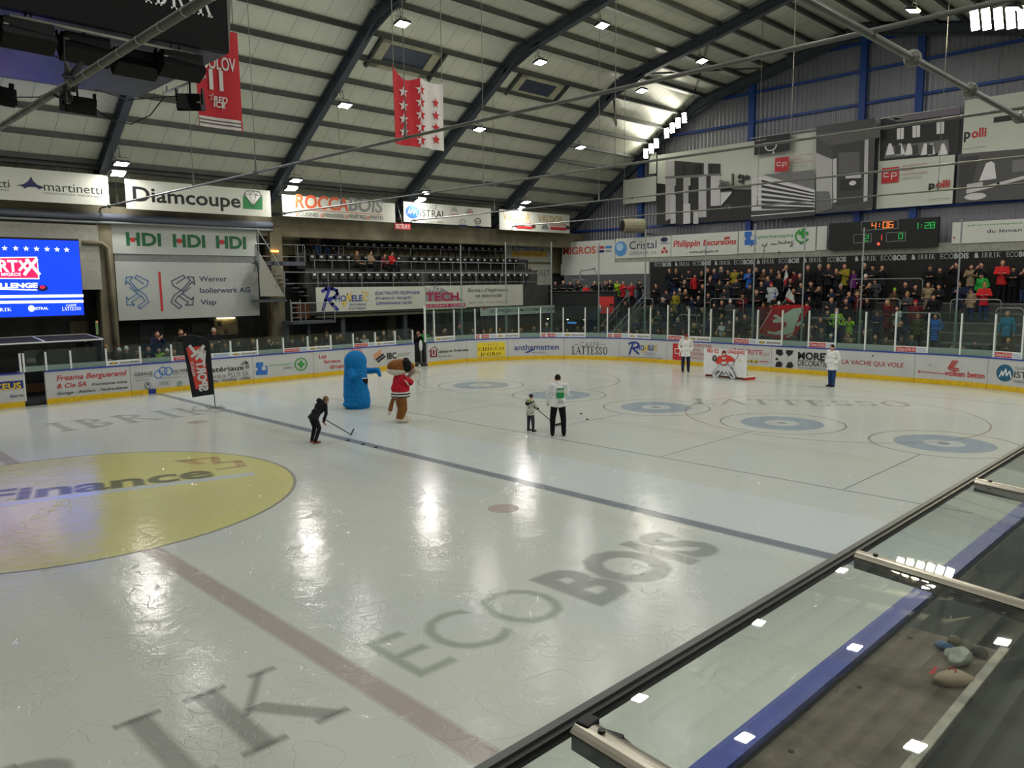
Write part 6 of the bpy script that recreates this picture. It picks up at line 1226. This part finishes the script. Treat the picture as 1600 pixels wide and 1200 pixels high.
for k, _, x, y, c, p, h in items:
    sc = min(1.14, max(.72, h/HEADZ)); yy = p[1]
    row = occ.setdefault(k, [])
    yy = min(yy, 10.55) if p[1] < 12.4 and k == 7 else yy
    for _ in range(12):
        q = [o_ for o_ in row if abs(o_-yy) < .44]
        if not q: break
        yy = (min(q)-.45)
    row.append(yy); cnt[k] = cnt.get(k, 0)+1
    hat = c[1] if len(c) > 1 else None; nm = CLR[c[0]][0]
    rz = math.atan2(EYE[1]+17-yy, -35)+prn.uniform(-.5, .5)
    loc = (RX(k)+(.42 if k < 7 else .35), min(yy, 10.6), RZ(k))
    if p[1] >= 10.8 and k != 7:      # on the corner stairs: the tread where the head height fits
        bs = None
        for j in range(12):
            X_ = 31.95+.3*j; q = onX(x, y, X_); e_ = abs(q[2]+.06-(.17+.21*(j+1))-HEADZ)+(0 if 11.0 < q[1] < 12.2 else .3)
            if any(abs(X_-a_)+abs(q[1]-b_) < .5 for a_, b_ in STAIR): e_ += 1
            if bs is None or e_ < bs[0]: bs = (e_, X_, max(11.2, min(12.0, q[1])), j)
        for X_ in (30.95, 31.2, 31.45):
            q = onX(x, y, X_); e_ = abs(q[2]+.06-.17-HEADZ)
            if any(abs(X_-a_)+abs(q[1]-b_) < .5 for a_, b_ in STAIR): e_ += 1
            if e_ < bs[0]: bs = (e_, X_, q[1], -1)
        STAIR.append((bs[1], bs[2])); loc = (bs[1], bs[2], .17+.21*(bs[3]+1)); sc = max(.75, min(1.1, (onX(x, y, bs[1])[2]+.06-loc[2])/HEADZ))
    spectator(loc, rz, sc, c[0], 'spectators in the end stand', f'person in {"an" if nm[0] in "aeiou" else "a"} {nm} jacket, {nth(cnt[k])} from left, {rown[k]} row of the end stand', hat=hat, pose=(3 if hat == 'R' else 7 if hat else None))
# corner platform
for i, (x, y, c) in enumerate([(868, 443, 'd'), (880, 442, 'd'), (890.7, 442.7, 'd'), (903, 441, 'c'), (916, 448, 'r'), (929.5, 442.7, 'd'), (935.7, 442.7, 'd'), (944.7, 441, 'g'), (953.7, 441, 'd'), (964.4, 441, 'l'), (973.4, 443, 'r'), (987, 445, 'r'), (999, 441.6, 'c')]):
    X_ = 34.65 if x < 960 else 36.3; p = onX(x, y, X_); h = p[2]+.06-2.8; nm = CLR[c][0]
    spectator((X_, max(p[1], 12.6 if x < 960 else 11.2), 2.8), math.atan2(-17-p[1], -36)+prn.uniform(-.4, .4), min(1.12, max(.7, h/HEADZ)), c, 'spectators on the corner platform', f'person in a {nm} jacket behind the black corner parapet, {nth(i+1)} from the left', pose=prn.choice([0, 1, 2, 4]))
# behind the far boards and round the corner
B_ = [(174, 545, 'd'), (198, 549, 'g', 'W'), (206, 547, 'c', 'W'), (225, 549, 'b'), (241, 546, 'd'), (260, 548, 'l'), (269, 550, 'g', 'W'), (284, 551, 'g'), (340, 541, 'c'), (364.6, 539, 'g'), (382, 536, 'd'), (409, 533.5, 'd'), (430, 533.5, 'd'), (449, 535, 'c'), (468, 532, 'd'), (488, 530, 'd'), (505, 531, 'd'), (525, 523.5, 'c'), (538.6, 527, 'c'),
      (547, 525.6, 'd'), (570, 530, 'd'), (585, 527, 'w'), (601, 529, 'd'), (615, 521.5, 'd'), (627, 521, 'b'), (638, 528, 'd'), (675.7, 519.5, 'G'), (692, 520, 'b'), (704, 518, 'd'), (711, 516, 'd'), (719, 519.5, 'd'), (731.5, 512, 'n', 'P'), (748, 516.5, 'c'), (765.5, 519, 'd'), (773, 517.6, 'b'), (789, 515.4, 'c'), (804, 517, 'd'),
      (819, 516, 'd'), (837, 513, 'c'), (855.6, 509, 'g', 'W'), (870.5, 514, 'd'), (884.5, 517, 'b'), (901, 512, 'c'), (909, 514, 'd'), (925.6, 513, 'b'), (936, 507, 'd'), (943, 515, 'B'), (958, 517, 'g'), (976, 517, 'r')]
for i, e in enumerate(B_):
    x, y, c = e[:3]; s = SX(x, 548); off = -.62-.22*(i % 2); q = RP.at(s, 0, off); d = ray(x, y); t = ((q[0]-EYE[0])*d[0]+(q[1]-EYE[1])*d[1])/(d[0]**2+d[1]**2); z = EYE[2]+d[2]*t
    fl = .18 if q[1] > 15.1 or q[0] > 30.5 else .18; h = z+.06-fl; nm = CLR[c][0]; ang = math.atan2(-q[1], 8-q[0])
    spectator((q[0], q[1], fl), ang+prn.uniform(-.5, .5), min(1.12, max(.72, h/HEADZ)), c, 'spectators behind the far boards', f'person in a {nm} jacket behind the far boards, {nth(i+1)} from the left', hat=e[3] if len(e) > 3 else None, pose=7 if len(e) > 3 else None)
for i, (x, y, c, Y, lb) in enumerate([(244.5, 521, 'n', 18.1, 'person in navy jacket and cap standing before the dark framed picture'), (281, 511, 'd', 18.6, 'person in black holding hands up below the large white panel'), (333, 511, 'd', 18.4, 'person in black leaning below the lit notice board'), (131, 516, 'd', 18.4, 'person in black standing below the blue screen')]):
    p = onY(x, y, Y); spectator((p[0], Y, .18), -PI/2, min(1.25, (p[2]-.12)/HEADZ), c, None, lb, pose=(4 if i in (0, 1) else 1))
for x, y, c, Y, z, sit, lb in ((473, 365.5, 'd', 20.2, 5.9, True, 'person in black sitting left of the brown-jacketed one at the top of the upper stand'), (485.5, 366, 'b', 20.2, 5.9, True, 'person in brown jacket sitting at the top of the upper stand'), (509, 350, 'd', 20.3, 5.5, False, 'tall person in long black coat standing at the top of the upper stand'),
        (524, 364, 'd', 20.25, 5.35, False, 'person in black with hands together beside the tall one in the long coat'), (556.5, 396, 'b', 19.25, 5.15, True, 'person in dark brown top on the left of the four in the seats'), (578, 396, 'k', 19.25, 5.15, True, 'person in a pale yellow jacket sitting among empty black seats'), (599.5, 400, 'm', 19.25, 5.15, True, 'smaller person in dark red jacket sitting among empty black seats'),
        (611, 397, 'r', 19.25, 5.15, True, 'person in red jacket with dark hat sitting among empty black seats'), (828, 420, 'd', 19.6, 4.2, False, 'person in black vest working at the far end of the upper stand')):
    p = onY(x, y, Y); h = p[2]+.06-z; ref = 1.22 if sit else HEADZ; spectator((p[0], Y, z if not sit else p[2]+.06-1.22), -PI/2+.3, 1.0 if sit else min(1.15, max(.7, h/HEADZ)), c, None, lb, sit=sit, pose=None if sit else 0)
# flags in the crowd
m = MB(); SFl = Surf('X', 31.45); P = Print(SFl, m, 0, .004); RF = cloth('flag_red_cloth', (176, 38, 44)); WF = cloth('flag_white_cloth', (196, 200, 190))
OUT = [(1183, 520), (1193, 502), (1201, 487), (1207, 479), (1226, 476.5), (1250, 476), (1267, 479), (1258, 494), (1251, 511), (1243, 524), (1229, 531), (1206, 527)]
P.poly(OUT, RF); P.mb.poly([SFl.pos(*SFl.uv(*p), -.02) for p in OUT][::-1], RF)
for q in ([(1226, 490), (1240, 482), (1253, 481), (1256, 485), (1250, 490), (1247, 499), (1243, 509), (1240, 519), (1229, 523), (1214, 523.5), (1200, 521), (1199, 517), (1211, 519), (1222, 515), (1229, 508), (1228, 503), (1208, 504.5), (1207, 500), (1216, 498), (1208, 494), (1212, 491), (1220, 496)], [(1239, 489), (1232, 487.5), (1233, 485), (1240, 486)], [(1244, 507), (1254, 498), (1256, 501), (1247, 511)], [(1228, 526), (1238, 521), (1240, 523), (1231, 528)]): P.poly(q, WF)
P.line([(1187, 516), (1198, 498), (1206, 484)], 1.0, WF); tag(m.build('supporter_flag'), 'large red supporter flag with a white beast held over the glass', 'flag')
m = MB(); a, b = onX(1186, 528, 31.42), onX(1236, 455, 31.6); m.tube([a, b], .018, GALV, 6); tag(m.build('flag_pole'), 'thin pole of the large red supporter flag', 'pole')
for pts, lb in (([(1228, 420), (1224, 440), (1227, 447), (1232, 432)], 'narrow white and red flag raised in the crowd'), ([(1233, 450), (1227, 463), (1229, 470), (1242, 474), (1240, 462)], 'rolled white and red flag above the large red flag')):
    m = MB(); S2 = Surf('X', 34.0); P = Print(S2, m, 0, .004); P.poly(pts, WF); P.mb.poly([S2.pos(*S2.uv(*p), -.02) for p in pts][::-1], RF); c = pts[-2]; P.poly([pts[1], pts[2], pts[3]], RF); e0_, e1_ = S2.pos(*S2.uv(*pts[0]), -.01), S2.pos(*S2.uv(*pts[1]), -.01); m.tube([e0_, (e1_[0], e1_[1], e1_[2]-.5)], .012, GALV, 6); tag(m.build('small_flag'), lb, 'flag')

# ------------------------------------------------------------------ the people on the ice
def main_fig(name, foot, rz, scale, kw, mats, label, voxel=.0115):
    f = Fig(); h = human(f, fine=True, **kw); o = f.build('person', {**BASE, 'eye': EYE_, 'lips': LIPS, **mats}, voxel, 2); q = onZ(*foot); o.location = (q[0], q[1], 0.0); o.rotation_euler = (0, 0, rz); o.scale = (scale,)*3
    tag(o, label, 'person'); return o, h
WJ = cloth('white_jacket_main', (222, 224, 222), bump=.25, bscale=14); WJ2 = cloth('white_jacket_warm', (220, 222, 218), bump=.25, bscale=14); BT = cloth('black_trousers_main', (18, 18, 20), bump=.2, bscale=14); JN = cloth('jeans_main', (40, 62, 104), bump=.2, bscale=14); DJ = cloth('dark_jeans', (34, 42, 58), bump=.2, bscale=14)
toc = lambda q: math.atan2(EYE[1]-q[1], EYE[0]-q[0])
# man with the printed white jacket, seen from behind
q = onZ(872, 681); man, hh = main_fig('m', (872, 681), toc(q)+PI+.12, 1.0, dict(arms=[((.06, .29, -.27), (.16, .27, -.50), (.5, 0, -1)), ((.12, -.27, -.25), (.30, -.20, -.42), (.7, 0, -.7))], coat=.08, bulk=1.13, legs=[((.02, .49), (.02, .06), .15), ((-.01, .49), (-.03, .06), -.15)], head_dir=(1, 0, -.35), head_drop=.02), dict(jacket=WJ, trousers=BT, hair=HAIRS[0], shoe=SHOE), 'person in a white jacket with a green square on the back, seen from behind')
def back_print(o):
    GS = mat('print_green_back', (20, 140, 70), .6)
    m = MB(); x = -.185; P3 = lambda u, v, k=0: (x-.002*k-(.012 if v < 1.1 else .016)+.35*(u*u), -u, v)
    def quad(u0, v0, u1, v1, mt, k):
        n = 6
        for i in range(n): a, b = u0+(u1-u0)*i/n, u0+(u1-u0)*(i+1)/n; m.poly([P3(a, v0, k), P3(b, v0, k), P3(b, v1, k), P3(a, v1, k)], mt)
    quad(-.07, 1.10, .15, 1.38, GS, 0); vs, fs = glyphs('bott', .03); x1 = max(v[0] for v in vs); m.raw([P3(-.06+v[0]/x1*.20, 1.265+v[1]/CAP*.085, 2) for v in vs], fs, WHITE)
    for t, zz in (('GENERAL', 1.0), ('PARTNER', .95)): vs, fs = glyphs(t, .01); x1 = max(v[0] for v in vs); m.raw([P3(-.03+v[0]/x1*.2, zz+v[1]/CAP*.032, 2) for v in vs], fs, BLACK)
    c = m.build('jacket_print'); c.parent = o; c['label'] = 'green square print with white lettering'
    m = MB(); m.span((-.03, -.215, .83), (.06, -.16, .95), CAB); c = m.build('belt_pouch'); c.parent = o
back_print(man)
# small child with a stick
CJ = cloth('child_print_jacket', (196, 196, 180), bump=.2); nt = CJ.node_tree
for n in nt.nodes:
    if n.type == 'VALTORGB': n.color_ramp.elements[0].color = (.03, .03, .03, 1); n.color_ramp.elements[0].position = .40; n.color_ramp.elements[1].position = .43; n.color_ramp.elements[1].color = (.56, .56, .46, 1)
q = onZ(829, 674); rzc = math.atan2(onZ(874, 667)[1]-q[1], onZ(874, 667)[0]-q[0])
child, hh = main_fig('c', (829, 674), rzc, .62, dict(arms=[((.14, .24, -.22), (.34, .06, -.38), (1, -.1, -.5)), ((.14, -.24, -.22), (.32, -.06, -.34), (1, .1, -.5))], coat=.14, bulk=1.12, hat='cap', legs=[((.02, .49), (.0, .06), .16), ((.02, .49), (.02, .06), -.16)], hand_tag='glove'), dict(jacket=CJ, trousers=cloth('child_trousers', (58, 58, 70)), hair=cloth('black_hat', (20, 20, 22)), shoe=SHOE, glove=cloth('black_glove', (26, 26, 28))), 'small child in black hat and patterned pale jacket holding a stick')
m = MB(); m.tube([(-.16, -.12, 1.36), (-.2, 0, 1.30), (-.16, .12, 1.36)], .06, cloth('hood_black', (24, 24, 24)), 8); m.tube([(-.06, -.1, 1.49), (-.1, 0, 1.49), (-.06, .1, 1.49)], .035, cloth('lime_trim', (170, 190, 60)), 8); c = m.build('hood', smooth=True); c.parent = child
STK = mat('stick_black', (22, 22, 24), .45)
def stick(a, k, e, label):
    m = MB(); m.tube([a, k], .014, STK, 8); m.bar(k, e, .02, .065, STK); tag(m.build('hockey_stick'), label, 'hockey stick')
mw = child.matrix_basis.copy(); kq = onZ(868, 666); eq = onZ(877, 664); hand_c = Vector((q[0], q[1], 0))+Vector((math.cos(rzc)*.40*.62, math.sin(rzc)*.40*.62, 1.02*.62)); butt = hand_c+(hand_c-Vector((kq[0], kq[1], .04)))*.22
stick(butt, (kq[0], kq[1], .04), (eq[0], eq[1], .04), 'black hockey stick held by the small child')
# youth bent over a stick on the left
q = onZ(490, 692); bl = onZ(548, 681); rzb = math.atan2(bl[1]-q[1], bl[0]-q[0])
boy, hh = main_fig('b', (491, 692), rzb, .86, dict(hip=.82, lean=.74, legs=[((.14, .47), (.03, .05), .15), ((.12, .47), (-.05, .05), -.13)], arms=[((-.04, .2, -.29), (-.10, .14, -.56), (.5, -.1, -1)), ((.0, -.2, -.29), (-.05, -.12, -.55), (.6, .1, -1))], coat=.02, hair='short', head_dir=(1, 0, -.15), legw=.95), dict(jacket=cloth('youth_jacket', (34, 37, 40), bump=.25), trousers=cloth('youth_trousers', (30, 32, 36)), hair=cloth('hair_blond', (130, 104, 66)), shoe=cloth('orange_shoe', (130, 76, 56))), 'youth in dark tracksuit bending forward with hands on the knees and a stick')
m = MB(); m.tube([(.28, -.1, 1.32), (.24, 0, 1.36), (.28, .1, 1.32)], .06, MATS['cloth_youth_jacket'], 8); c = m.build('hood', smooth=True); c.parent = boy
hb = Vector((q[0], q[1], 0))+Vector((math.cos(rzb)*.42, math.sin(rzb)*.42, .60)); stick(hb-Vector((math.cos(rzb), math.sin(rzb), -.5))*.1, (bl[0], bl[1], .04), (onZ(553, 677)[0], onZ(553, 677)[1], .12), 'black hockey stick held by the bending youth')
# two helpers in white jackets and the man at the gate
q = onZ(1071, 581); d1, _ = main_fig('d', (1071, 581), toc(q)+.1, 1.04, dict(arms=A_POCK, coat=.20, bulk=1.15, hat='peak', legs=[((.0, .49), (.0, .06), .12), ((.0, .49), (.02, .06), -.12)]), dict(jacket=WJ2, trousers=DJ, hair=cloth('red_black_cap', (110, 26, 34))), 'person in white jacket and dark red cap left of the goal picture')
q = onZ(1299, 604); d2, _ = main_fig('e', (1299, 604), toc(q)-.75, .98, dict(arms=A_POCK, coat=.22, bulk=1.2, neck_tag='scarf', head_dir=(1, -.2, -.1)), dict(jacket=WJ, trousers=JN, hair=HAIRS[0], scarf=cloth('black_scarf', (20, 20, 22))), 'person in white jacket, black scarf and jeans right of the goal picture')
q = onZ(655, 570); d3, _ = main_fig('f', (654, 569.5), toc(q)+.25, 1.03, dict(arms=A_PHON, coat=.12, bulk=1.06), dict(jacket=cloth('black_pullover', (20, 20, 23)), trousers=cloth('gate_jeans', (44, 56, 76)), hair=HAIRS[1]), 'person in black top and jeans taking a photo in the player gate'); d3.location.z = .02
# ------------------------------------------------------------------ two costumed figures
BF_ = cloth('blue_plush', (24, 122, 190), bump=1.0, bscale=55); q = onZ(557, 637); rz = -1.05
f = Fig(); f.cap((0, 0, .42), (.0, 0, 1.0), .44, .41, 'plush'); f.cap((0, 0, 1.0), (.02, 0, 1.58), .41, .37, 'plush'); f.ell((.02, 0, 1.62), (.39, .41, .40), 'plush'); f.ell((0, 0, .14), (.47, .50, .16), 'plush'); f.cap((.05, 0, .2), (.04, 0, .5), .46, .44, 'plush')
f.cap((.05, .36, 1.30), (.36, .44, 1.26), .12, .11, 'plush'); f.cap((.36, .44, 1.26), (.66, .40, 1.30), .11, .10, 'plush'); f.cap((.66, .40, 1.30), (.74, .38, 1.16), .09, .07, 'plush'); f.cap((.05, -.38, 1.30), (.16, -.50, 1.14), .13, .12, 'plush'); f.cap((.16, -.50, 1.14), (.40, -.46, 1.22), .12, .09, 'plush')
for k in range(4): f.cap((.72, .36+.02*k, 1.18), (.75+.01*k, .34+.03*k, 1.08), .028, .022, 'plush'); f.cap((.42, -.46, 1.20+.02*k), (.5, -.44, 1.19+.03*k), .026, .02, 'plush')
f.cap((.70, .44, 1.22), (.74, .50, 1.16), .03, .025, 'plush'); f.cap((.36, -.50, 1.28), (.42, -.50, 1.34), .03, .025, 'plush')
blue = f.build('person', dict(plush=BF_), .022, 1, .004); blue.location = (q[0], q[1], 0); blue.rotation_euler = (0, 0, rz); tag(blue, 'person in a shaggy bright blue costume reaching one arm out', 'person')
m = MB(); n = 16; m.raw([(.437-.16*((abs(2*i/n-1))**2)+.012, -.19*math.cos(PI*i/n), 1.06-(.20*math.sin(PI*i/n) if s else 0)) for s in (0, 1) for i in range(n+1)], [(i, i+1, n+2+i, n+1+i) for i in range(n)], cloth('opening_dark', (26, 20, 26))); c = m.build('viewing_opening'); c.parent = blue; c['label'] = 'dark viewing opening in the blue costume'
m = MB(); m.tube([(.437-.16*((abs(2*i/n-1))**2)+.015, -.2*math.cos(PI*i/n), 1.065) for i in range(n+1)], .016, WHITE, 6); c = m.build('opening_rim'); c.parent = blue
PL1 = cloth('plush_brown', (128, 82, 40), bump=.7, bscale=50); PL2 = cloth('plush_white', (206, 200, 184), bump=.7, bscale=50); PL3 = cloth('plush_black', (26, 24, 26), bump=.7, bscale=50); JR = cloth('jersey_red', (188, 34, 48), bump=.2); JW = cloth('jersey_white', (214, 212, 208)); JB = cloth('jersey_black', (28, 26, 30))
q = onZ(627, 659); rz = -.35
f = Fig(); f.ell((.0, .02, 1.74), (.40, .30, .235), 'brown'); f.ell((-.06, 0, 1.62), (.36, .27, .15), 'white'); f.ell((.16, -.17, 1.78), (.17, .16, .21), 'black'); f.ell((.30, .06, 1.70), (.2, .2, .17), 'brown'); f.ell((.42, .02, 1.60), (.17, .15, .13), 'white'); f.ell((.26, .2, 1.86), (.13, .10, .14), 'black')
f.ell((0, 0, 1.06), (.29, .31, .26), 'jersey'); f.cap((0, 0, 1.1), (0, 0, 1.32), .26, .23, 'jersey'); f.cap((0, -.17, 1.36), (0, .17, 1.36), .15, .15, 'jersey'); f.ell((0, 0, .90), (.30, .325, .10), 'hem'); f.ell((0, 0, .83), (.305, .33, .085), 'jblack')
f.cap((0, -.2, 1.36), (.22, -.30, 1.28), .13, .12, 'jersey'); f.cap((.22, -.30, 1.28), (.44, -.20, 1.46), .10, .09, 'white'); f.ell((.52, -.16, 1.58), (.14, .12, .14), 'white'); f.cap((0, .2, 1.36), (.24, .28, 1.26), .13, .12, 'jersey'); f.cap((.24, .28, 1.26), (.40, .20, 1.42), .10, .09, 'white')
for k in range(4): f.cap((.54+.02*k, -.2+.05*k, 1.66), (.57+.02*k, -.22+.06*k, 1.75), .045, .035, 'white')
f.cap((.44, -.12, 1.6), (.40, -.06, 1.66), .045, .035, 'white')
f.cap((0, .13, .75), (.04, .16, .40), .17, .13, 'white'); f.cap((.04, .16, .40), (.0, .17, .14), .13, .12, 'white'); f.cap((-.02, -.12, .75), (.02, -.15, .42), .18, .14, 'brown'); f.cap((.02, -.15, .42), (-.08, -.16, .18), .14, .12, 'brown')
f.cap((-.05, .18, .08), (.26, .19, .07), .09, .10, 'white'); f.cap((-.12, -.17, .09), (.12, -.18, .08), .09, .095, 'white'); f.cap((-.26, -.02, .72), (-.36, -.06, .42), .06, .07, 'brown'); f.cap((-.36, -.06, .42), (-.40, -.06, .28), .06, .04, 'white')
dog = f.build('person', dict(jersey=JR, hem=JW, jblack=JB, brown=PL1, white=PL2, black=PL3), .016, 2, .002)
for p_ in dog.data.polygons:      # striped hem of the jersey
    if p_.material_index < 3: z_ = p_.center.z; p_.material_index = 0 if z_ > .97 else (1, 2, 1, 2, 1)[max(0, min(4, int((z_-.75)/.044)))]; dog.location = (q[0], q[1], 0); dog.rotation_euler = (0, 0, rz); tag(dog, 'person in a brown and white plush costume wearing a red jersey', 'person')
m = MB()
for s in (-.03, .05): m.tube([(.02, -.30+.0*s, 1.43+s*.5), (.12+s, -.375, 1.30), (.17+s, -.415, 1.2)], .018, JW if s < 0 else JB, 6)
c = m.build('sleeve_stripe', smooth=True); c.parent = dog
# ------------------------------------------------------------------ goal with picture board, flag banner, pucks
A, B = onZ(1099, 587.4), onZ(1166, 594.6); u = Vector((B[0]-A[0], B[1]-A[1], 0)); W_ = u.length; u.normalize(); nv = Vector((u.y, -u.x, 0)); nv = nv if nv.dot(Vector((EYE[0]-A[0], EYE[1]-A[1], 0))) > 0 else -nv
gr = empty('picture_goal', ((A[0]+B[0])/2, (A[1]+B[1])/2, 0), 'white goal cover with a printed red goalkeeper and red lettering', 'goal')
class Flat:
    def at(s, a, b, off=0.0): p = Vector((A[0], A[1], 0))+u*a+nv*off; return (p.x, p.y, b)
    def hit(s, x, y):
        d = ray(x, y); k = (nv.x*(A[0]-EYE[0])+nv.y*(A[1]-EYE[1]))/(nv.x*d[0]+nv.y*d[1]); p = EYE+d*k; return (p[0]-A[0])*u.x+(p[1]-A[1])*u.y, p[2]
F_ = Flat(); HB = 1.30; m = MB(); m.hexa([F_.at(a, b, o) for o in (-.03, 0) for a, b in ((0, .10), (W_, .10), (W_, HB), (0, HB))], mat('goal_cover', (222, 224, 224), .5, var=.05)); P = Print(Surf('B', F_), m, .006, .003); SB2 = lambda x, y: (1030+x/10, 500+y/10)
def gp(pts, c): P.poly([SB2(*p) for p in pts], c)
RD = ink(206, 56, 44); gw = ink(206, 208, 208); P.text('RED ICE', SB2(750, 500), SB2(932, 455), RD, .03); P.text('CHALLENGE', SB2(1068, 517), SB2(1340, 488), RD, .03)
gp([(965, 560), (1010, 545), (1060, 545), (1110, 560), (1170, 600), (1185, 640), (1150, 670), (1100, 640), (1090, 660), (1020, 720), (960, 670), (940, 680), (905, 690), (880, 660), (900, 600), (930, 560)], RD); gp([(830, 590), (850, 550), (890, 555), (908, 600), (900, 640), (870, 650), (835, 630)], ink(60, 56, 58)); gp([(848, 590), (870, 570), (892, 600), (870, 630)], ink(150, 140, 136))
gp([(978, 540), (985, 490), (1010, 470), (1035, 475), (1050, 500), (1048, 545), (1020, 565), (990, 560)], ink(120, 36, 40)); gp([(990, 545), (995, 520), (1035, 520), (1040, 545), (1018, 562)], ink(196, 176, 160)); gp([(980, 560), (1018, 600), (1050, 560), (1044, 600), (1018, 620), (990, 600)], gw); gp([(980, 650), (1060, 650), (1050, 690), (990, 690)], gw)
gp([(1100, 650), (1170, 650), (1180, 740), (1130, 750), (1105, 700)], gw); P.line([SB2(1250, 530), SB2(1180, 650), SB2(1130, 745)], .7, BLACK)
gp([(955, 680), (1000, 710), (1010, 780), (930, 900), (860, 905), (825, 880), (850, 810)], BLACK); gp([(955, 690), (992, 715), (1000, 780), (925, 892), (862, 897), (834, 876), (858, 812)], gw); gp([(1030, 710), (1090, 690), (1170, 790), (1215, 890), (1190, 930), (1130, 925), (1070, 850), (1040, 800)], BLACK); gp([(1038, 715), (1088, 700), (1162, 792), (1205, 890), (1184, 920), (1134, 915), (1080, 846), (1050, 796)], gw); gp([(1000, 715), (1040, 715), (1060, 800), (1020, 830), (990, 790)], gw)
for a, b in (((880, 830), (940, 790)), ((890, 860), (950, 800)), ((1100, 810), (1150, 860)), ((1110, 850), (1170, 890)), ((990, 830), (1030, 850))): P.line([SB2(*a), SB2(*b)], 1.2, BLACK)
P.ring(SB2(1275, 630), 1.4, ink(220, 200, 90)); m.build('picture_board', gr)
RM = mat('goal_red', (190, 30, 34), .4); m = MB(); b0 = [Vector(F_.at(a, .03, o)) for a, o in ((.1, -.06), (.1, -.2), (.25, -.42), (W_-.3, -.42), (W_-.14, -.2), (W_-.14, -.06))]; m.tube(b0, .03, RM, 8); m.tube([F_.at(.1, .0, -.08), F_.at(.1, HB-.1, -.08), F_.at(W_-.14, HB-.1, -.08), F_.at(W_-.14, 0, -.08)], .03, RM, 8)
e = [Vector(F_.at(W_+.0, .05, .02)), Vector(F_.at(W_+.25, .04, .0)), Vector(F_.at(W_+.62, .10, -.25))]; m.build('frame', gr, smooth=True)
m = MB(); NETM = glass_mat('net_white', (.8, .8, .78), .5, .5, .6); m.poly([F_.at(0, .05, -.2), F_.at(.25, .05, -.42), F_.at(.12, HB-.1, -.2), F_.at(0, HB-.06, -.06)], NETM); m.poly([F_.at(W_-.14, .05, -.2), F_.at(W_-.3, .05, -.42), F_.at(W_-.2, HB-.1, -.2), F_.at(W_-.14, HB-.1, -.08)], NETM); m.poly([F_.at(.25, .05, -.42), F_.at(W_-.25, .05, -.42), F_.at(W_-.12, HB-.1, -.2), F_.at(.12, HB-.1, -.2)], NETM); m.build('net', gr)
m = MB(); C0 = onZ(1163, 594); C1 = onZ(1178, 592.5); m.bar((C0[0], C0[1], .06), (C1[0], C1[1], .06), .16, .10, RM); m.bar((C0[0], C0[1], .12), (C1[0], C1[1], .12), .15, .05, WHITE); m.build('base_padding', gr)
# feather flag on the ice
q = onZ(336.5, 637); fr_ = empty('feather_flag', (q[0], q[1], 0), 'black and red feather flag standing on the blue line by the far boards', 'flag'); d = np.array([RGT[0], RGT[1], 0]); d /= np.linalg.norm(d); nn = np.array([-d[1], d[0], 0])
def on_f(x, y):
    dd = ray(x, y); k = ((q-EYE)@nn)/(dd@nn); p = EYE+dd*k; return (p-q)@d, p[2]
class FF:
    def hit(s, x, y): return on_f(x, y)
    def at(s, a, b, off=0): p = q+d*a-nn*(off); return (p[0], p[1], b+0)
SFF = Surf('B', FF()); m = MB(); FB = cloth('flag_black', (40, 43, 46)); out = [(283, 525.5), (300, 524.6), (316, 526.5), (326, 532), (334.4, 616.4), (322, 617.6), (300.5, 621.2)]
P = Print(SFF, m, .0, .004); P.poly(out, FB); P.mb.poly([SFF.pos(*SFF.uv(*p), -.015) for p in out][::-1], FB); CO = ink(222, 74, 62)
P.poly([(291, 543.5), (318.5, 540), (326.5, 606), (306, 608.5)], CO)
def ftext(t, o, ux, vx, m_, bold):
    """lettering running down the flag: o start, ux end of line, vx up direction, all photo points"""
    vs, fs = glyphs(t, bold); x1 = max(v[0] for v in vs); O, U, V = (np.array(SFF.uv(*p)) for p in (o, ux, vx)); m.raw([P.P(*(O+(U-O)*(v[0]/x1)+(V-O)*(v[1]/CAP))) for v in vs], fs, m_); P.up()
WW = ink(226, 228, 226); P.line([(297, 541), (309, 556), (318, 541)], 5, WW); P.line([(300, 557), (312, 546), (316, 560)], 4, WW); P.line([(307, 561), (320, 549), (319, 564)], 4, WW)
ftext('SPORT', (312.6, 611.5), (306.6, 564.5), (325.4, 609.6), WW, .05); ftext('MIGROS', (301.6, 588), (298, 565), (306, 587.2), WW, .02); m.build('banner', fr_)
m = MB(); m.tube([(q[0], q[1], .02), tuple(SFF.pos(*on_f(334.6, 617), 0)), tuple(SFF.pos(*on_f(327, 534), 0)), tuple(SFF.pos(*on_f(318, 527), 0)), tuple(SFF.pos(*on_f(302, 524), 0)), tuple(SFF.pos(*on_f(284, 525), 0))], .014, STK, 6); m.build('pole', fr_)
m = MB()
for t in range(4): a = t*PI/2+.5; m.bar((q[0], q[1], .03), (q[0]+.42*math.cos(a), q[1]+.42*math.sin(a), .012), .05, .012, GALV)
m.build('foot_plate', fr_)
for k, (x, y, lb) in enumerate([(543.8, 688.4, 'black puck nearest the bending youth'), (567.6, 694.6, 'black puck in the middle of the three by the youth'), (587.6, 699.4, 'black puck farthest right of the three by the youth'), (908, 647, 'black puck right of the white-jacketed person, the farther one'), (917.6, 656, 'black puck right of the white-jacketed person, the nearer one')]):
    p = onZ(x, y, .0); m = MB(); m.tube([(p[0], p[1], .003), (p[0], p[1], .029)], .038*1.15, mat('puck_rubber', (20, 20, 22), .6), 18); tag(m.build('puck', bevel=.004), lb, 'puck', 'pucks on the ice')
